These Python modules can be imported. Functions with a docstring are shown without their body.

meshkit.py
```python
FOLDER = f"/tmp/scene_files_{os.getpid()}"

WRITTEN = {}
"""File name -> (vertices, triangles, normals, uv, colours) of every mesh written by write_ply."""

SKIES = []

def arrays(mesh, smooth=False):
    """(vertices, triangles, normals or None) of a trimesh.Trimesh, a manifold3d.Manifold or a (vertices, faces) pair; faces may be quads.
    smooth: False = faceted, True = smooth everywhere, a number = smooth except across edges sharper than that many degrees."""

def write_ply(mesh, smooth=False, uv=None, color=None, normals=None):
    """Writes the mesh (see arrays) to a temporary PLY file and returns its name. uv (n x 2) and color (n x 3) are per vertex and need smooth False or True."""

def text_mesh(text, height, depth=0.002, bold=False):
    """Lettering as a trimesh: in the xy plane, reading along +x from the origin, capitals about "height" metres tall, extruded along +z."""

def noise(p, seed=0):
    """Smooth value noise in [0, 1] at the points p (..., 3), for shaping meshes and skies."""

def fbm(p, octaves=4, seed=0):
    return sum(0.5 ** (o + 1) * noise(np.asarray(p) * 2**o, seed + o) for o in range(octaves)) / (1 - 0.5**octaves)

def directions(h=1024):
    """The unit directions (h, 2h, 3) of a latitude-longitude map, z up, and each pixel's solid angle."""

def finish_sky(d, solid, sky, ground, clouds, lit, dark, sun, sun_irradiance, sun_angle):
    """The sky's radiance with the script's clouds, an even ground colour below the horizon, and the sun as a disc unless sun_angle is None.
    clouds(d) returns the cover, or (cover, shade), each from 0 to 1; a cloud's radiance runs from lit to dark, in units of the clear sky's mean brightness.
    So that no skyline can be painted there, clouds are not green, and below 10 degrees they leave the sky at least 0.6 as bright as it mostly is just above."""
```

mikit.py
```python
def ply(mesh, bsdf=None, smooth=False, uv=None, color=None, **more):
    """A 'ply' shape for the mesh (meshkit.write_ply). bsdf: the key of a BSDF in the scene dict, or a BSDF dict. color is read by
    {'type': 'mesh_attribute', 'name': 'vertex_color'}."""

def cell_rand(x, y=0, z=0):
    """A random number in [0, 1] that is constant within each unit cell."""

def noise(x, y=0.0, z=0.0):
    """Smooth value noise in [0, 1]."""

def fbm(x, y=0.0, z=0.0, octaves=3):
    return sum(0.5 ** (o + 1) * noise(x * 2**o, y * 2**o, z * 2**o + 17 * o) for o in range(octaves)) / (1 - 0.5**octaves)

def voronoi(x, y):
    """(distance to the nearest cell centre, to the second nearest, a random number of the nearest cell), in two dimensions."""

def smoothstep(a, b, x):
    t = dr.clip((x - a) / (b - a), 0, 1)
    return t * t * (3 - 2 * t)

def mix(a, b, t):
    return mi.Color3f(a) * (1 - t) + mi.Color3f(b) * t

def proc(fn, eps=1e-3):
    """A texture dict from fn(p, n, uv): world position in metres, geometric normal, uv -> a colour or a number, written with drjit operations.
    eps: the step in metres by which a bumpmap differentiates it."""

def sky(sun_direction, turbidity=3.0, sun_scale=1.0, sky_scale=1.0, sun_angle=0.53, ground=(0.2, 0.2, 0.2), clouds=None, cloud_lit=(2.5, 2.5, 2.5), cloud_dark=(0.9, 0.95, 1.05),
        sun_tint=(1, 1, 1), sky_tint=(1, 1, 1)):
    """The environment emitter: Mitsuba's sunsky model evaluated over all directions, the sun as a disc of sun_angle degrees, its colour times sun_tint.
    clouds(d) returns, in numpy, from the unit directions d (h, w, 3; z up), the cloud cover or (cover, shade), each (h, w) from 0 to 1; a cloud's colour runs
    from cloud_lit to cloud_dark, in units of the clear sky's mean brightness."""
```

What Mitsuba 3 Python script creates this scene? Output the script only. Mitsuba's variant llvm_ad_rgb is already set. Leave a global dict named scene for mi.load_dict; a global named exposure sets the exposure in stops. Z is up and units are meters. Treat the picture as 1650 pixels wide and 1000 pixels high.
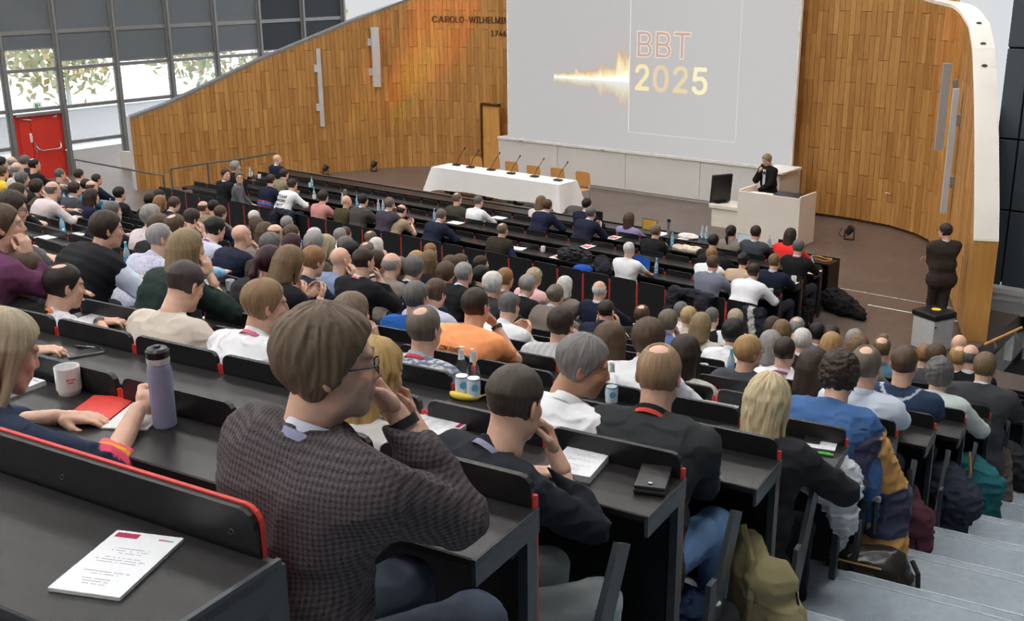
import math, numpy as np, trimesh, mitsuba as mi, mikit, meshkit
from shapely.geometry import Polygon, box as sbox
T = mi.ScalarTransform4f
PI = math.pi
# ---------------------------------------------------------------- camera, sky, lights, exposure
exposure = 0.0
scene = {'type': 'scene'}
labels = {}
scene['camera'] = {'type': 'perspective', 'fov': 49.65918831585365, 'fov_axis': 'x', 'near_clip': 0.05, 'far_clip': 400.0,
    'to_world': T().look_at(origin=[0, 0, 0], target=[-0.613749, 0.732376, -0.294851], up=[-0.181864, 0.232273, 0.955497])}
def overcast(d):
    return np.full(d.shape[:2], 0.9), 0.15 + 0.2 * meshkit.noise(d * 3.0, 5)
scene['sky'] = mikit.sky([-0.5, 0.2, 0.8], turbidity=4.0, sun_scale=0.0, sky_scale=9.0, ground=(0.35, 0.35, 0.34), clouds=overcast,
    cloud_lit=(2.2, 2.25, 2.3), cloud_dark=(1.5, 1.55, 1.6))
CEIL = 4.6
LAMP = 15.0
# ---------------------------------------------------------------- helpers
USED = {}
def numbered(name):
    n = USED.get(name, 0); USED[name] = n + 1
    return name if n == 0 else f'{name}_{n:03d}'
def tag(key, label, cat=None, group=None, kind=None):
    d = labels.setdefault(key, {})
    if label: d['label'] = label
    if cat: d['category'] = cat
    if group: d['group'] = group
    if kind: d['kind'] = kind
    return key
def thing(name, label, cat, group=None):
    return tag(numbered(name), label, cat, group)
def put(key, mesh, mat, smooth=False, label=None, **kw):
    """one mesh of the scene under key"""
    scene[key] = mikit.ply(mesh, mat, smooth=smooth, **kw)
    if label: tag(key, label)
    return key
def part(parent, name, mesh, mat, smooth=False, label=None, **kw):
    return put(numbered(parent + '__' + name), mesh, mat, smooth, label, **kw)
def again(parent, name, src, to_world):
    key = numbered(parent + '__' + name)
    scene[key] = {**scene[src], 'to_world': to_world}
    return key
def struct(name, mesh, mat, label=None, smooth=False, cat=None, **kw):
    put(name, mesh, mat, smooth, None, **kw)
    tag(name, label, cat, None, 'structure')
    return name
def cat(*ms):
    return trimesh.util.concatenate([m for m in ms if m is not None])
def bx(x0, x1, y0, y1, z0, z1):
    m = trimesh.creation.box((abs(x1 - x0), abs(y1 - y0), abs(z1 - z0)))
    m.apply_translation(((x0 + x1) / 2, (y0 + y1) / 2, (z0 + z1) / 2))
    return m
def rbox(sx, sy, sz, r=0.01, n=1):
    """box with chamfered edges, centred"""
    import manifold3d as m3
    pts = []
    for a in (-1, 1):
        for b in (-1, 1):
            for c in (-1, 1):
                p = np.array([a * (sx / 2 - r), b * (sy / 2 - r), c * (sz / 2 - r)])
                for q in ((r, 0, 0), (0, r, 0), (0, 0, r)) if n == 1 else ((r, 0, 0), (0, r, 0), (0, 0, r), (.577 * r,) * 3, (.707 * r, .707 * r, 0), (0, .707 * r, .707 * r), (.707 * r, 0, .707 * r)):
                    pts.append(p + np.array([a * q[0], b * q[1], c * q[2]]))
    return trimesh.convex.convex_hull(np.array(pts))
def mv(m, x=0, y=0, z=0, rz=0, rx=0, ry=0):
    m = m.copy()
    M = trimesh.transformations.euler_matrix(rx, ry, rz, 'sxyz'); M[:3, 3] = (x, y, z)
    m.apply_transform(M); return m
def tube(pts, r, sides=6, cap=True):
    p = np.asarray(pts, float); r = np.broadcast_to(r, (len(p),))
    t = np.gradient(p, axis=0); t /= np.linalg.norm(t, axis=1, keepdims=True) + 1e-12
    up = np.array([0, 0, 1.0]) if abs(t[0][2]) < .9 else np.array([1.0, 0, 0])
    V = []
    a = np.cross(t[0], up); a /= np.linalg.norm(a)
    for i in range(len(p)):
        a = a - t[i] * (a @ t[i]); a /= np.linalg.norm(a); b = np.cross(t[i], a)
        ang = np.arange(sides) * 2 * PI / sides
        V.append(p[i] + r[i] * (np.cos(ang)[:, None] * a + np.sin(ang)[:, None] * b))
    V = np.concatenate(V); F = []
    for i in range(len(p) - 1):
        for j in range(sides):
            k = (j + 1) % sides
            F += [[i * sides + j, i * sides + k, (i + 1) * sides + k], [i * sides + j, (i + 1) * sides + k, (i + 1) * sides + j]]
    if cap:
        for o, rev in ((0, True), ((len(p) - 1) * sides, False)):
            for j in range(1, sides - 1):
                F.append([o, o + j + 1, o + j] if rev else [o, o + j, o + j + 1])
    m = trimesh.Trimesh(V, F, process=False)
    return m
def lathe(prof, n=20):
    """prof: (r, z) pairs bottom to top"""
    prof = np.asarray(prof, float); ang = np.arange(n) * 2 * PI / n
    V = np.concatenate([np.stack([r * np.cos(ang), r * np.sin(ang), np.full(n, z)], -1) for r, z in prof]); F = []
    for i in range(len(prof) - 1):
        for j in range(n):
            k = (j + 1) % n
            F += [[i * n + j, i * n + k, (i + 1) * n + k], [i * n + j, (i + 1) * n + k, (i + 1) * n + j]]
    m = trimesh.Trimesh(V, F, process=False); m.merge_vertices(); m.update_faces(m.nondegenerate_faces()); return m
def prism(pts, h, axis='z'):
    m = trimesh.creation.extrude_polygon(Polygon(pts), h, engine='earcut')
    if axis == 'y':   # polygon in xz, extruded along +y
        v = m.vertices.copy(); m.vertices = np.stack([v[:, 0], v[:, 2], v[:, 1]], -1); m.invert()
    if axis == 'x':   # polygon in yz, extruded along +x
        v = m.vertices.copy(); m.vertices = np.stack([v[:, 2], v[:, 0], v[:, 1]], -1)
    return m
def rgb(*c): return {'type': 'rgb', 'value': [float(x) for x in c]}
def lin(r, g, b):
    f = lambda x: (x / 12.92 if x <= .04045 else ((x + .055) / 1.055) ** 2.4)
    return np.array([f(r / 255), f(g / 255), f(b / 255)])
def mat(key, c, rough=.5, spec=.5, metal=0., two=True, **kw):
    b = {'type': 'principled', 'base_color': rgb(*c), 'roughness': rough, 'specular': spec, 'metallic': metal, **kw}
    scene[key] = {'type': 'twosided', 'bsdf': b} if two else b
    return key
def vcol(m, c): return np.tile(np.asarray(c, float), (len(m.vertices), 1))
# frames: H is the hall (x across, y towards the stage, z up, metres, origin at the photographer's eye)
AX = -15.4                                            # the hall's middle plane
CA, SA = math.cos(-0.163), math.sin(-0.163)
def Rpt(p):                                           # right block's frame -> hall
    p = np.asarray(p, float); x, y = p[..., 0], p[..., 1]
    return np.stack([x * CA + y * SA, -x * SA + y * CA, p[..., 2]], -1)
def Lpt(p):
    q = Rpt(p); q[..., 0] = 2 * AX - q[..., 0]; return q
def frame(block):
    """4x4 matrix of a block's frame; the left block is the right block's mirror image"""
    M = np.eye(4)
    if block == 'R': M[:2, :2] = [[CA, SA], [-SA, CA]]
    if block == 'L': M[:2, :2] = [[CA, -SA], [SA, CA]]; M[0, 3] = 2 * AX   # x is mirrored by the caller
    return M
def lay(m, block):
    m = m.copy()
    if block == 'L':
        m.vertices = Lpt(m.vertices); m.invert()
    elif block == 'R': m.vertices = Rpt(m.vertices)
    return m
ZS = -5.5                                             # stage floor
def rowR(k): return 1.4137 + .9 * k, -.9957 - .2789 * k, -1.352 + .0638 * k      # y, top of backrest, right end
def rowC(k): return 1.43 + .9 * k, -1.31 - .277 * k
def rowF(j): return 13.5 + 1.0 * j, -4.5 - .044 * j
DROP = 1.06
import drjit as dr
SPOT = 800.0
SCREEN_RAD = 0.62
OCCUPIED = [('C', 1, -5), ('C', 2, -5), ('C', 2, -3), ('C', 2, -1), ('C', 3, -5), ('C', 3, -4), ('C', 3, -2), ('C', 4, -3), ('C', 4, 0), ('C', 4, 1), ('C', 5, -3), ('C', 5, -2), ('C', 5, 0), ('C', 5, 1), ('C', 5, 2), ('C', 5, 3), ('C', 5, 5), ('C', 5, 9), ('C', 6, -2), ('C', 6, -1), ('C', 6, 1), ('C', 6, 5), ('C', 6, 11), ('C', 7, -2), ('C', 7, -1), ('C', 7, 1), ('C', 7, 2), ('C', 7, 4), ('C', 7, 12), ('C', 7, 15), ('C', 8, -2), ('C', 8, -1), ('C', 8, 0), ('C', 8, 1), ('C', 8, 3), ('C', 8, 5), ('C', 8, 7), ('C', 8, 16), ('C', 8, 19), ('C', 8, 20), ('C', 9, 1), ('C', 9, 4), ('C', 9, 11), ('C', 9, 14), ('C', 9, 16), ('C', 9, 18), ('C', 9, 21), ('C', 9, 23), ('C', 10, -1), ('C', 10, 1), ('C', 10, 2), ('C', 10, 8), ('C', 10, 10), ('C', 10, 12), ('C', 10, 14), ('C', 10, 17), ('C', 10, 21), ('C', 10, 23), ('C', 10, 25), ('C', 10, 26), ('C', 11, 6), ('C', 11, 8), ('C', 11, 9), ('C', 11, 24), ('F', 0, 0), ('F', 0, 1), ('F', 0, 4), ('F', 0, 9), ('F', 0, 13), ('F', 0, 15), ('F', 0, 16), ('F', 0, 17), ('F', 0, 18), ('F', 0, 21), ('F', 0, 22), ('F', 0, 23), ('F', 0, 24), ('F', 1, 0), ('F', 1, 1), ('F', 1, 2), ('F', 1, 23), ('F', 1, 26), ('F', 2, 0), ('F', 2, 3), ('F', 2, 5), ('F', 2, 8), ('F', 2, 10), ('F', 2, 13), ('F', 2, 14), ('F', 3, 1), ('F', 3, 2), ('F', 3, 3), ('F', 3, 7), ('F', 3, 9), ('F', 3, 12), ('F', 3, 28), ('R', 0, 0), ('R', 0, 2), ('R', 1, 0), ('R', 1, 1), ('R', 1, 6), ('R', 2, 0), ('R', 2, 1), ('R', 2, 4), ('R', 2, 5), ('R', 2, 7), ('R', 3, 0), ('R', 3, 3), ('R', 3, 4), ('R', 4, 0), ('R', 4, 2), ('R', 4, 4), ('R', 5, 0), ('R', 5, 1), ('R', 5, 2), ('R', 5, 4), ('R', 5, 6), ('R', 6, 0), ('R', 6, 2), ('R', 6, 6), ('R', 6, 7), ('R', 7, 0), ('R', 7, 2), ('R', 8, 0), ('R', 8, 3), ('R', 8, 4), ('R', 9, 2), ('R', 9, 3), ('R', 9, 5), ('R', 9, 6), ('R', 9, 7), ('R', 10, 1), ('R', 10, 2), ('R', 10, 3), ('R', 10, 4), ('R', 10, 6), ('R', 10, 7), ('R', 11, 1), ('R', 11, 2), ('R', 11, 4), ('R', 11, 5), ('R', 11, 6), ('R', 11, 7)]
def SEEN_C(k, x): return 3 <= k <= 10 and x > -8.08 - .53 * 11
# ---------------------------------------------------------------- materials
mat('black_desk', (.012, .011, .011), .36, .38)
mat('black_panel', (.0065, .0065, .0075), .42, .4)
mat('steel_dark', (.03, .037, .042), .4, .5)
mat('red_edge', lin(214, 60, 52) * .8, .5, .4)
mat('white_paint', (.72, .70, .66), .5, .4)
mat('cabinet_white', (.62, .60, .565), .45, .4)
mat('podium_white', (.74, .68, .60), .5, .4)
mat('concrete', (.52, .47, .39), .8, .2)
mat('rim_white', (.74, .69, .62), .75, .2)
mat('grey_metal', (.20, .20, .195), .45, .5, .3)
mat('rail_metal', (.09, .095, .10), .4, .5, .3)
mat('silver', (.62, .62, .62), .3, .5, .9)
mat('light_grey', (.50, .50, .50), .5, .4)
mat('speaker_grey', (.34, .34, .34), .5, .4)
mat('blind_grey', (.125, .14, .15), .8, .2)
mat('blind_dark', (.035, .04, .046), .7, .2)
mat('panel_grey', (.060, .076, .088), .6, .3)
mat('joint_dark', (.012, .014, .016), .8, .2)
mat('door_red', lin(206, 52, 40) * .9, .5, .4)
mat('dark_rubber', (.012, .012, .013), .6, .3)
mat('letter_dark', (.05, .022, .008), .6, .3)
mat('black_plastic', (.012, .012, .013), .35, .5)
mat('gold_wood', (.50, .26, .08), .5, .4)
mat('ceiling_grey', (.55, .55, .54), .8, .2)
scene['vertex_wood'] = {'type': 'twosided', 'bsdf': {'type': 'principled', 'roughness': .42, 'specular': .35, 'base_color': mikit.proc(lambda p, n, uv: mikit.mix((1, 1, 1), (1, 1, 1), 0.))}}
def wood_colour(p, n, uv):
    cx = mi.Float(uv.x); tone = mikit.cell_rand(cx * 997.0, 3, 1)
    g = mikit.fbm(p.x * 9.0, p.y * 9.0, p.z * .9, 3)
    g2 = mikit.fbm(p.x * 60.0, p.y * 60.0, p.z * 3.0, 2)
    c = mikit.mix((.36, .155, .036), (.62, .32, .098), mi.Float(uv.y) * .62 + g * .38)
    return c * (.68 + .32 * g2)
scene['vertex_wood'] = {'type': 'twosided', 'bsdf': {'type': 'principled', 'roughness': .42, 'specular': .35, 'base_color': mikit.proc(wood_colour)}}
def plain_wood(p, n, uv):
    g = mikit.fbm(p.x * 14.0, p.y * 14.0, p.z * 1.6, 4)
    return mikit.mix((.44, .20, .045), (.66, .34, .10), g)
scene['wood_panel'] = {'type': 'twosided', 'bsdf': {'type': 'principled', 'roughness': .45, 'specular': .35, 'base_color': mikit.proc(plain_wood)}}
def stage_colour(p, n, uv):
    g = mikit.fbm(p.x * 1.3, p.y * 1.3, 0., 4); h = mikit.fbm(p.x * 22., p.y * 3., 1., 3)
    return mikit.mix((.082, .062, .053), (.128, .096, .082), g * .6 + h * .4)
scene['stage_floor'] = {'type': 'twosided', 'bsdf': {'type': 'principled', 'roughness': .38, 'specular': .45, 'base_color': mikit.proc(stage_colour)}}
def lino_colour(p, n, uv):
    g = mikit.fbm(p.x * 30., p.y * 30., p.z * 30., 3); h = mikit.fbm(p.x * 2., p.y * 2., 0., 3)
    return mikit.mix((.20, .245, .29), (.36, .41, .455), g * .55 + h * .45)
scene['stair_lino'] = {'type': 'twosided', 'bsdf': {'type': 'principled', 'roughness': .5, 'specular': .35, 'base_color': mikit.proc(lino_colour)}}
scene['glass_pane'] = {'type': 'thindielectric', 'int_ior': 1.45}
scene['skin'] = {'type': 'twosided', 'bsdf': {'type': 'principled', 'roughness': .48, 'specular': .35, 'base_color': {'type': 'mesh_attribute', 'name': 'vertex_color'}}}
scene['cloth'] = {'type': 'twosided', 'bsdf': {'type': 'principled', 'roughness': .85, 'specular': .15, 'sheen': .2, 'base_color': {'type': 'mesh_attribute', 'name': 'vertex_color'}}}
scene['hair'] = {'type': 'twosided', 'bsdf': {'type': 'principled', 'roughness': .5, 'specular': .3, 'base_color': {'type': 'mesh_attribute', 'name': 'vertex_color'}}}
scene['gloss'] = {'type': 'twosided', 'bsdf': {'type': 'principled', 'roughness': .3, 'specular': .5, 'base_color': {'type': 'mesh_attribute', 'name': 'vertex_color'}}}
# ---------------------------------------------------------------- ceiling and its lamps, outer walls
struct('ceiling', bx(-34, 2.6, -9, 27, CEIL, CEIL + .2), 'ceiling_grey')
mat('lamp_housing', (.7, .7, .7), .5)
n = 0
for i, x in enumerate(np.linspace(-29.5, -1.2, 7)):
    for j, y in enumerate(np.linspace(-6.5, 21.5, 7)):
        t = thing('ceiling_lamp', 'square recessed ceiling lamp above the hall', 'lamp', 'recessed ceiling lamps')
        part(t, 'housing', cat(bx(x - .92, x + .92, y - .92, y - .8, CEIL - .08, CEIL), bx(x - .92, x + .92, y + .8, y + .92, CEIL - .08, CEIL), bx(x - .92, x - .8, y - .8, y + .8, CEIL - .08, CEIL), bx(x + .8, x + .92, y - .8, y + .8, CEIL - .08, CEIL)), 'lamp_housing')
        m = trimesh.Trimesh([[x - .8, y - .8, CEIL - .04], [x + .8, y - .8, CEIL - .04], [x + .8, y + .8, CEIL - .04], [x - .8, y + .8, CEIL - .04]], [[0, 2, 1], [0, 3, 2]], process=False)
        k = part(t, 'diffuser', m, 'lamp_housing')
        scene[k]['emitter'] = {'type': 'area', 'radiance': rgb(LAMP * 1.0, LAMP * .985, LAMP * .96)}
struct('wall_back', bx(-34, 2.6, -9.2, -9, -1.5, CEIL), 'white_paint')
# ---------------------------------------------------------------- floors
struct('floor', cat(bx(-34, -4.72, 11.5, 27, ZS - .3, ZS), bx(-4.72, 2.6, 11.5, 15.7, ZS - .3, ZS)), 'stage_floor')
struct('floor_landing', bx(-5.6, 2.6, 15.7, 27, -6.6, -6.32), 'dark_rubber')
tier = 0
def tiers(block, ks, x0, x1, rowfn, dy=.05):
    global tier
    for k in ks:
        y, zt = rowfn(k)[:2]
        m = lay(bx(x0, x1, y + dy, y + .9 + dy, -6.2, zt - DROP), block)
        struct(numbered('floor_tier'), m, 'stair_lino')
tiers('R', range(-4, 12), -6.6, 3.4, rowR)
tiers('C', range(-4, 12), -23.6, -7.9, rowC)
tiers('L', range(-4, 12), -6.6, 3.4, rowR)
# nosing lines on the right-hand stairs
mat('nosing_line', (.62, .66, .70), .5, .4)
mat('nosing_grey', (.24, .28, .32), .55, .4)
for k in range(1, 12):
    y, zt, xr = rowR(k); z = zt - DROP
    o = f'floor_tier_{k + 4:03d}'
    put(numbered(o + '__nosing'), lay(cat(bx(xr + .1, 2.9, y + .945, y + .953, z - .002, z + .003), bx(xr + .1, 2.9, y + .872, y + .878, z - .001, z + .003)), 'R'), 'nosing_line')
# floor markings and ledges by the stage
struct('trim_1', cat(bx(-6.9, -5.0, 17.62, 17.66, ZS, ZS + .003), bx(-8.1, -5.3, 18.3, 18.32, ZS, ZS + .002)), 'nosing_line')
# ---------------------------------------------------------------- curved timber walls
WALL = [(-5.03, 16.74), (-5.17, 17.05), (-5.77, 18.42), (-6.62, 20.33), (-7.36, 22.0), (-7.72, 22.66), (-8.15, 23.06), (-8.88, 23.48), (-9.9, 23.66), (-11.35, 23.7)]
def resample(P, step):
    P = np.asarray(P, float); s = np.r_[0, np.cumsum(np.linalg.norm(np.diff(P, axis=0), axis=1))]
    n = int(s[-1] / step); q = np.linspace(0, s[-1], n + 1)
    return np.stack([np.interp(q, s, P[:, 0]), np.interp(q, s, P[:, 1])], -1), q
def topR(s): return float(np.interp(s, [0, .3, 1.2, 2.19, 2.91, 3.84, 5.2, 7.2, 9, 14], [-3.91, -3.49, -2.62, -1.83, -1.32, -1.0, -.86, -.70, -.35, .5]))
def topL(s): return float(np.interp(s, [0, 1.0, 2.0, 3.5, 6, 8, 12, 16], [-3.6, -3.3, -2.9, -2.28, -1.4, -.72, .6, 1.5]))
def timber_wall(name, side, top, base_z, end_ext):
    P = np.array(WALL)
    if end_ext:                                            # the left wall reaches a little further back
        P = np.vstack([[(-4.62, 15.82)], P])
    if side < 0: P = np.stack([2 * AX - P[:, 0], P[:, 1]], -1)
    Q, S = resample(P, .125)
    D = np.gradient(Q, axis=0); D /= np.linalg.norm(D, axis=1, keepdims=True)
    N = np.stack([D[:, 1], -D[:, 0]], -1) * (1 if side > 0 else -1)      # outward
    # backing
    V, F = [], []
    for i in range(len(Q)):
        for off, z in ((.03, base_z), (.03, top(S[i])), (.33, top(S[i])), (.33, base_z)):
            V.append([*(Q[i] + N[i] * off), z])
    for i in range(len(Q) - 1):
        for j in range(3):
            a, b = 4 * i + j, 4 * i + j + 1
            F += [[a, b, b + 4], [a, b + 4, a + 4]]
    F += [[0, 2, 1], [0, 3, 2]]
    mat(name + '_backing', (.06, .025, .008), .7, .2)
    struct(name, trimesh.Trimesh(V, F, process=False), name + '_backing')
    # planks
    rng = np.random.default_rng(7 if side > 0 else 8); todo = []
    for i in range(len(Q) - 1):
        mid = (S[i] + S[i + 1]) / 2; zt = top(mid) - .005; z = base_z + .06 - (.5 if (i // 2) % 2 else 0.) 
        while z < zt - .02:
            a, b = max(z, base_z + .06), min(z + 1.0, zt)
            if b - a > .03: todo.append((i, a, b))
            z += 1.0
    from collections import defaultdict
    c0 = np.array([0, 0, 0.])
    todo.sort(key=lambda t: -(t[2] - t[1]) / np.hypot(*Q[t[0]]) ** 2)
    rest = []
    for n, (i, a, b) in enumerate(todo):
        p0, p1 = Q[i], Q[i + 1]; d = (p1 - p0) / np.linalg.norm(p1 - p0)
        g = .0035; out = .0 + rng.uniform(-.003, .003)
        q0, q1 = p0 + d * g, p1 - d * g
        za, zb = a + .005, b - .005
        if zt and b >= top(S[i]) - .01: zb0, zb1 = top(S[i]) - .01, top(S[i + 1]) - .01
        else: zb0 = zb1 = zb
        V = []
        for q, zz in ((q0, zb0), (q1, zb1)):
            for o, z in ((out, za), (out, max(zz, za + .02)), (.035, max(zz, za + .02)), (.035, za)): V.append([*(q + N[i] * o), z])
        F = [[0, 1, 5], [0, 5, 4], [1, 2, 6], [1, 6, 5], [2, 3, 7], [2, 7, 6], [3, 0, 4], [3, 4, 7], [0, 2, 1], [0, 3, 2], [4, 5, 6], [4, 6, 7]]
        m = trimesh.Trimesh(V, F, process=False)
        uv = np.tile([rng.random(), rng.random()], (8, 1))
        if n < 300: put(numbered(name + '__plank'), m, 'vertex_wood', uv=uv)
        else: rest.append((m, uv))
    if rest:
        k = put(name + '__upper_planks', trimesh.util.concatenate([r[0] for r in rest]), 'vertex_wood', uv=np.vstack([r[1] for r in rest]))
        tag(k, None, kind='stuff')
    return Q, S, N
QR, SR, NR = timber_wall('wall_right', 1, topR, ZS, False)
QL, SL, NL = timber_wall('wall_left', -1, topL, ZS - .15, True)
# pale rim that runs along the top and the end of the right wall
def rim(Q, S, N, top, w0, w1, h, zend):
    V, F = [], []
    path = [(Q[0], N[0], zend)] + [(Q[i], N[i], top(S[i])) for i in range(len(Q))]
    D0 = (Q[1] - Q[0]) / np.linalg.norm(Q[1] - Q[0])
    for i, (q, n_, z) in enumerate(path):
        q = q - D0 * .012 if i == 0 else q
        up = .012 if i else 0
        for o in (w0, w1): V.append([*(q + n_ * o - D0 * .012), z + up])
        for o in (w0, w1): V.append([*(q + n_ * o), z - h])
    for i in range(len(path) - 1):
        a, b = 4 * i, 4 * i + 4
        F += [[a, a + 1, b + 1], [a, b + 1, b], [a, b, b + 2], [a, b + 2, a + 2], [a + 1, a + 3, b + 3], [a + 1, b + 3, b + 1]]
    return trimesh.Trimesh(V, F, process=False)
put('wall_right__rim', rim(QR, SR, NR, topR, -.004, .345, .05, -3.93), 'rim_white', label='pale rim of the timber wall')
d0 = (QR[1] - QR[0]) / np.linalg.norm(QR[1] - QR[0])
e = [[*(QR[0] - d0 * .015 + NR[0] * o), z] for o in (-.004, .345) for z in (ZS, -3.935)] + [[*(QR[0] + d0 * .02 + NR[0] * o), z] for o in (-.004, .345) for z in (ZS, -3.935)]
put('wall_right__end_board', trimesh.convex.convex_hull(np.array(e)), 'wood_panel', label='plain timber end board')
put('wall_left__rim', rim(QL, SL, NL, topL, -.01, .34, .05, -3.6), 'grey_metal')
e = [[*(QL[0] - (QL[1] - QL[0]) * .15 + NL[0] * o), z] for o in (-.02, .36) for z in (ZS - .15, -3.57)] + [[*(QL[0] + (QL[1] - QL[0]) * .2 + NL[0] * o), z] for o in (-.02, .36) for z in (ZS - .15, -3.57)]
put('wall_left__end_cap', trimesh.convex.convex_hull(np.array(e)), 'light_grey')
for z, s in ((-1.0, 3.85), (-1.25, 3.05), (-1.62, 2.55)):                  # small fittings on the rim
    i = int(np.argmin(abs(SR - s)))
    p = QR[i] + NR[i] * .17
    put(numbered('wall_right__fitting'), mv(lathe([(.045, 0), (.045, .02), (.02, .03)], 10), p[0], p[1], topR(SR[i]) + .012), 'steel_dark')
# back wall behind the screen
YB = 23.31
struct('wall_stage', bx(-23, -8, 23.72, 23.9, ZS, CEIL), 'wood_panel')
# stage door in the left corner
t = 'door_1'
struct(t, bx(-20.56, -19.97, YB + .03, YB + .09, ZS, -3.62), 'wood_panel')
put(t + '__handle', cat(tube([(-20.36, YB + .0, -4.62), (-20.36, YB - .04, -4.62), (-20.26, YB - .04, -4.62)], .012), mv(lathe([(.03, 0), (.03, .012)], 10), -20.36, YB + .02, -4.62, rx=PI / 2)), 'silver')
put(t + '__frame', cat(bx(-20.62, -20.56, YB, YB + .12, ZS, -3.56), bx(-20.62, -19.97, YB, YB + .12, -3.62, -3.56)), 'wall_left_backing')
put('wall_right__door_handle', cat(tube([(-8.95, 23.42, -4.72), (-8.97, 23.36, -4.72), (-8.86, 23.36, -4.72)], .012)), 'silver')
# cabinets under the screen
cab = thing('wall_cabinet', 'long low white cabinet of smooth panels under the projection screen', 'cabinet')
xs = [-19.97, -17.9, -15.72, -13.55, -11.75, -11.12]
put(cab + '__body', cat(bx(-19.95, -11.12, YB + .02, YB + .36, ZS + .08, -4.48), bx(-19.9, -11.2, YB + .06, YB + .36, ZS, ZS + .08)), 'cabinet_white')
for a, b in zip(xs[:-1], xs[1:]):
    part(cab, 'panel', mv(rbox(b - a - .012, .03, 1.0, .004), (a + b) / 2, YB + .005, ZS + .58), 'cabinet_white')
part(cab, 'ledge', bx(-19.97, -11.1, YB - .05, YB + .38, -4.48, -4.42), 'white_paint')
for x in (-19.1, -16.4, -11.75): part(cab, 'clip', mv(rbox(.10, .07, .05, .01), x, YB - .07, -4.45), 'light_grey')
cb2 = thing('side_cabinet', 'short white cabinet standing forward at the right end of the screen', 'cabinet')
part(cb2, 'body', bx(-11.4, -10.98, 22.35, 23.15, ZS, -4.42), 'cabinet_white')
part(cb2, 'top', mv(rbox(.62, 1.0, .05, .01), -11.2, 22.75, -4.36), 'white_paint')
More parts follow.
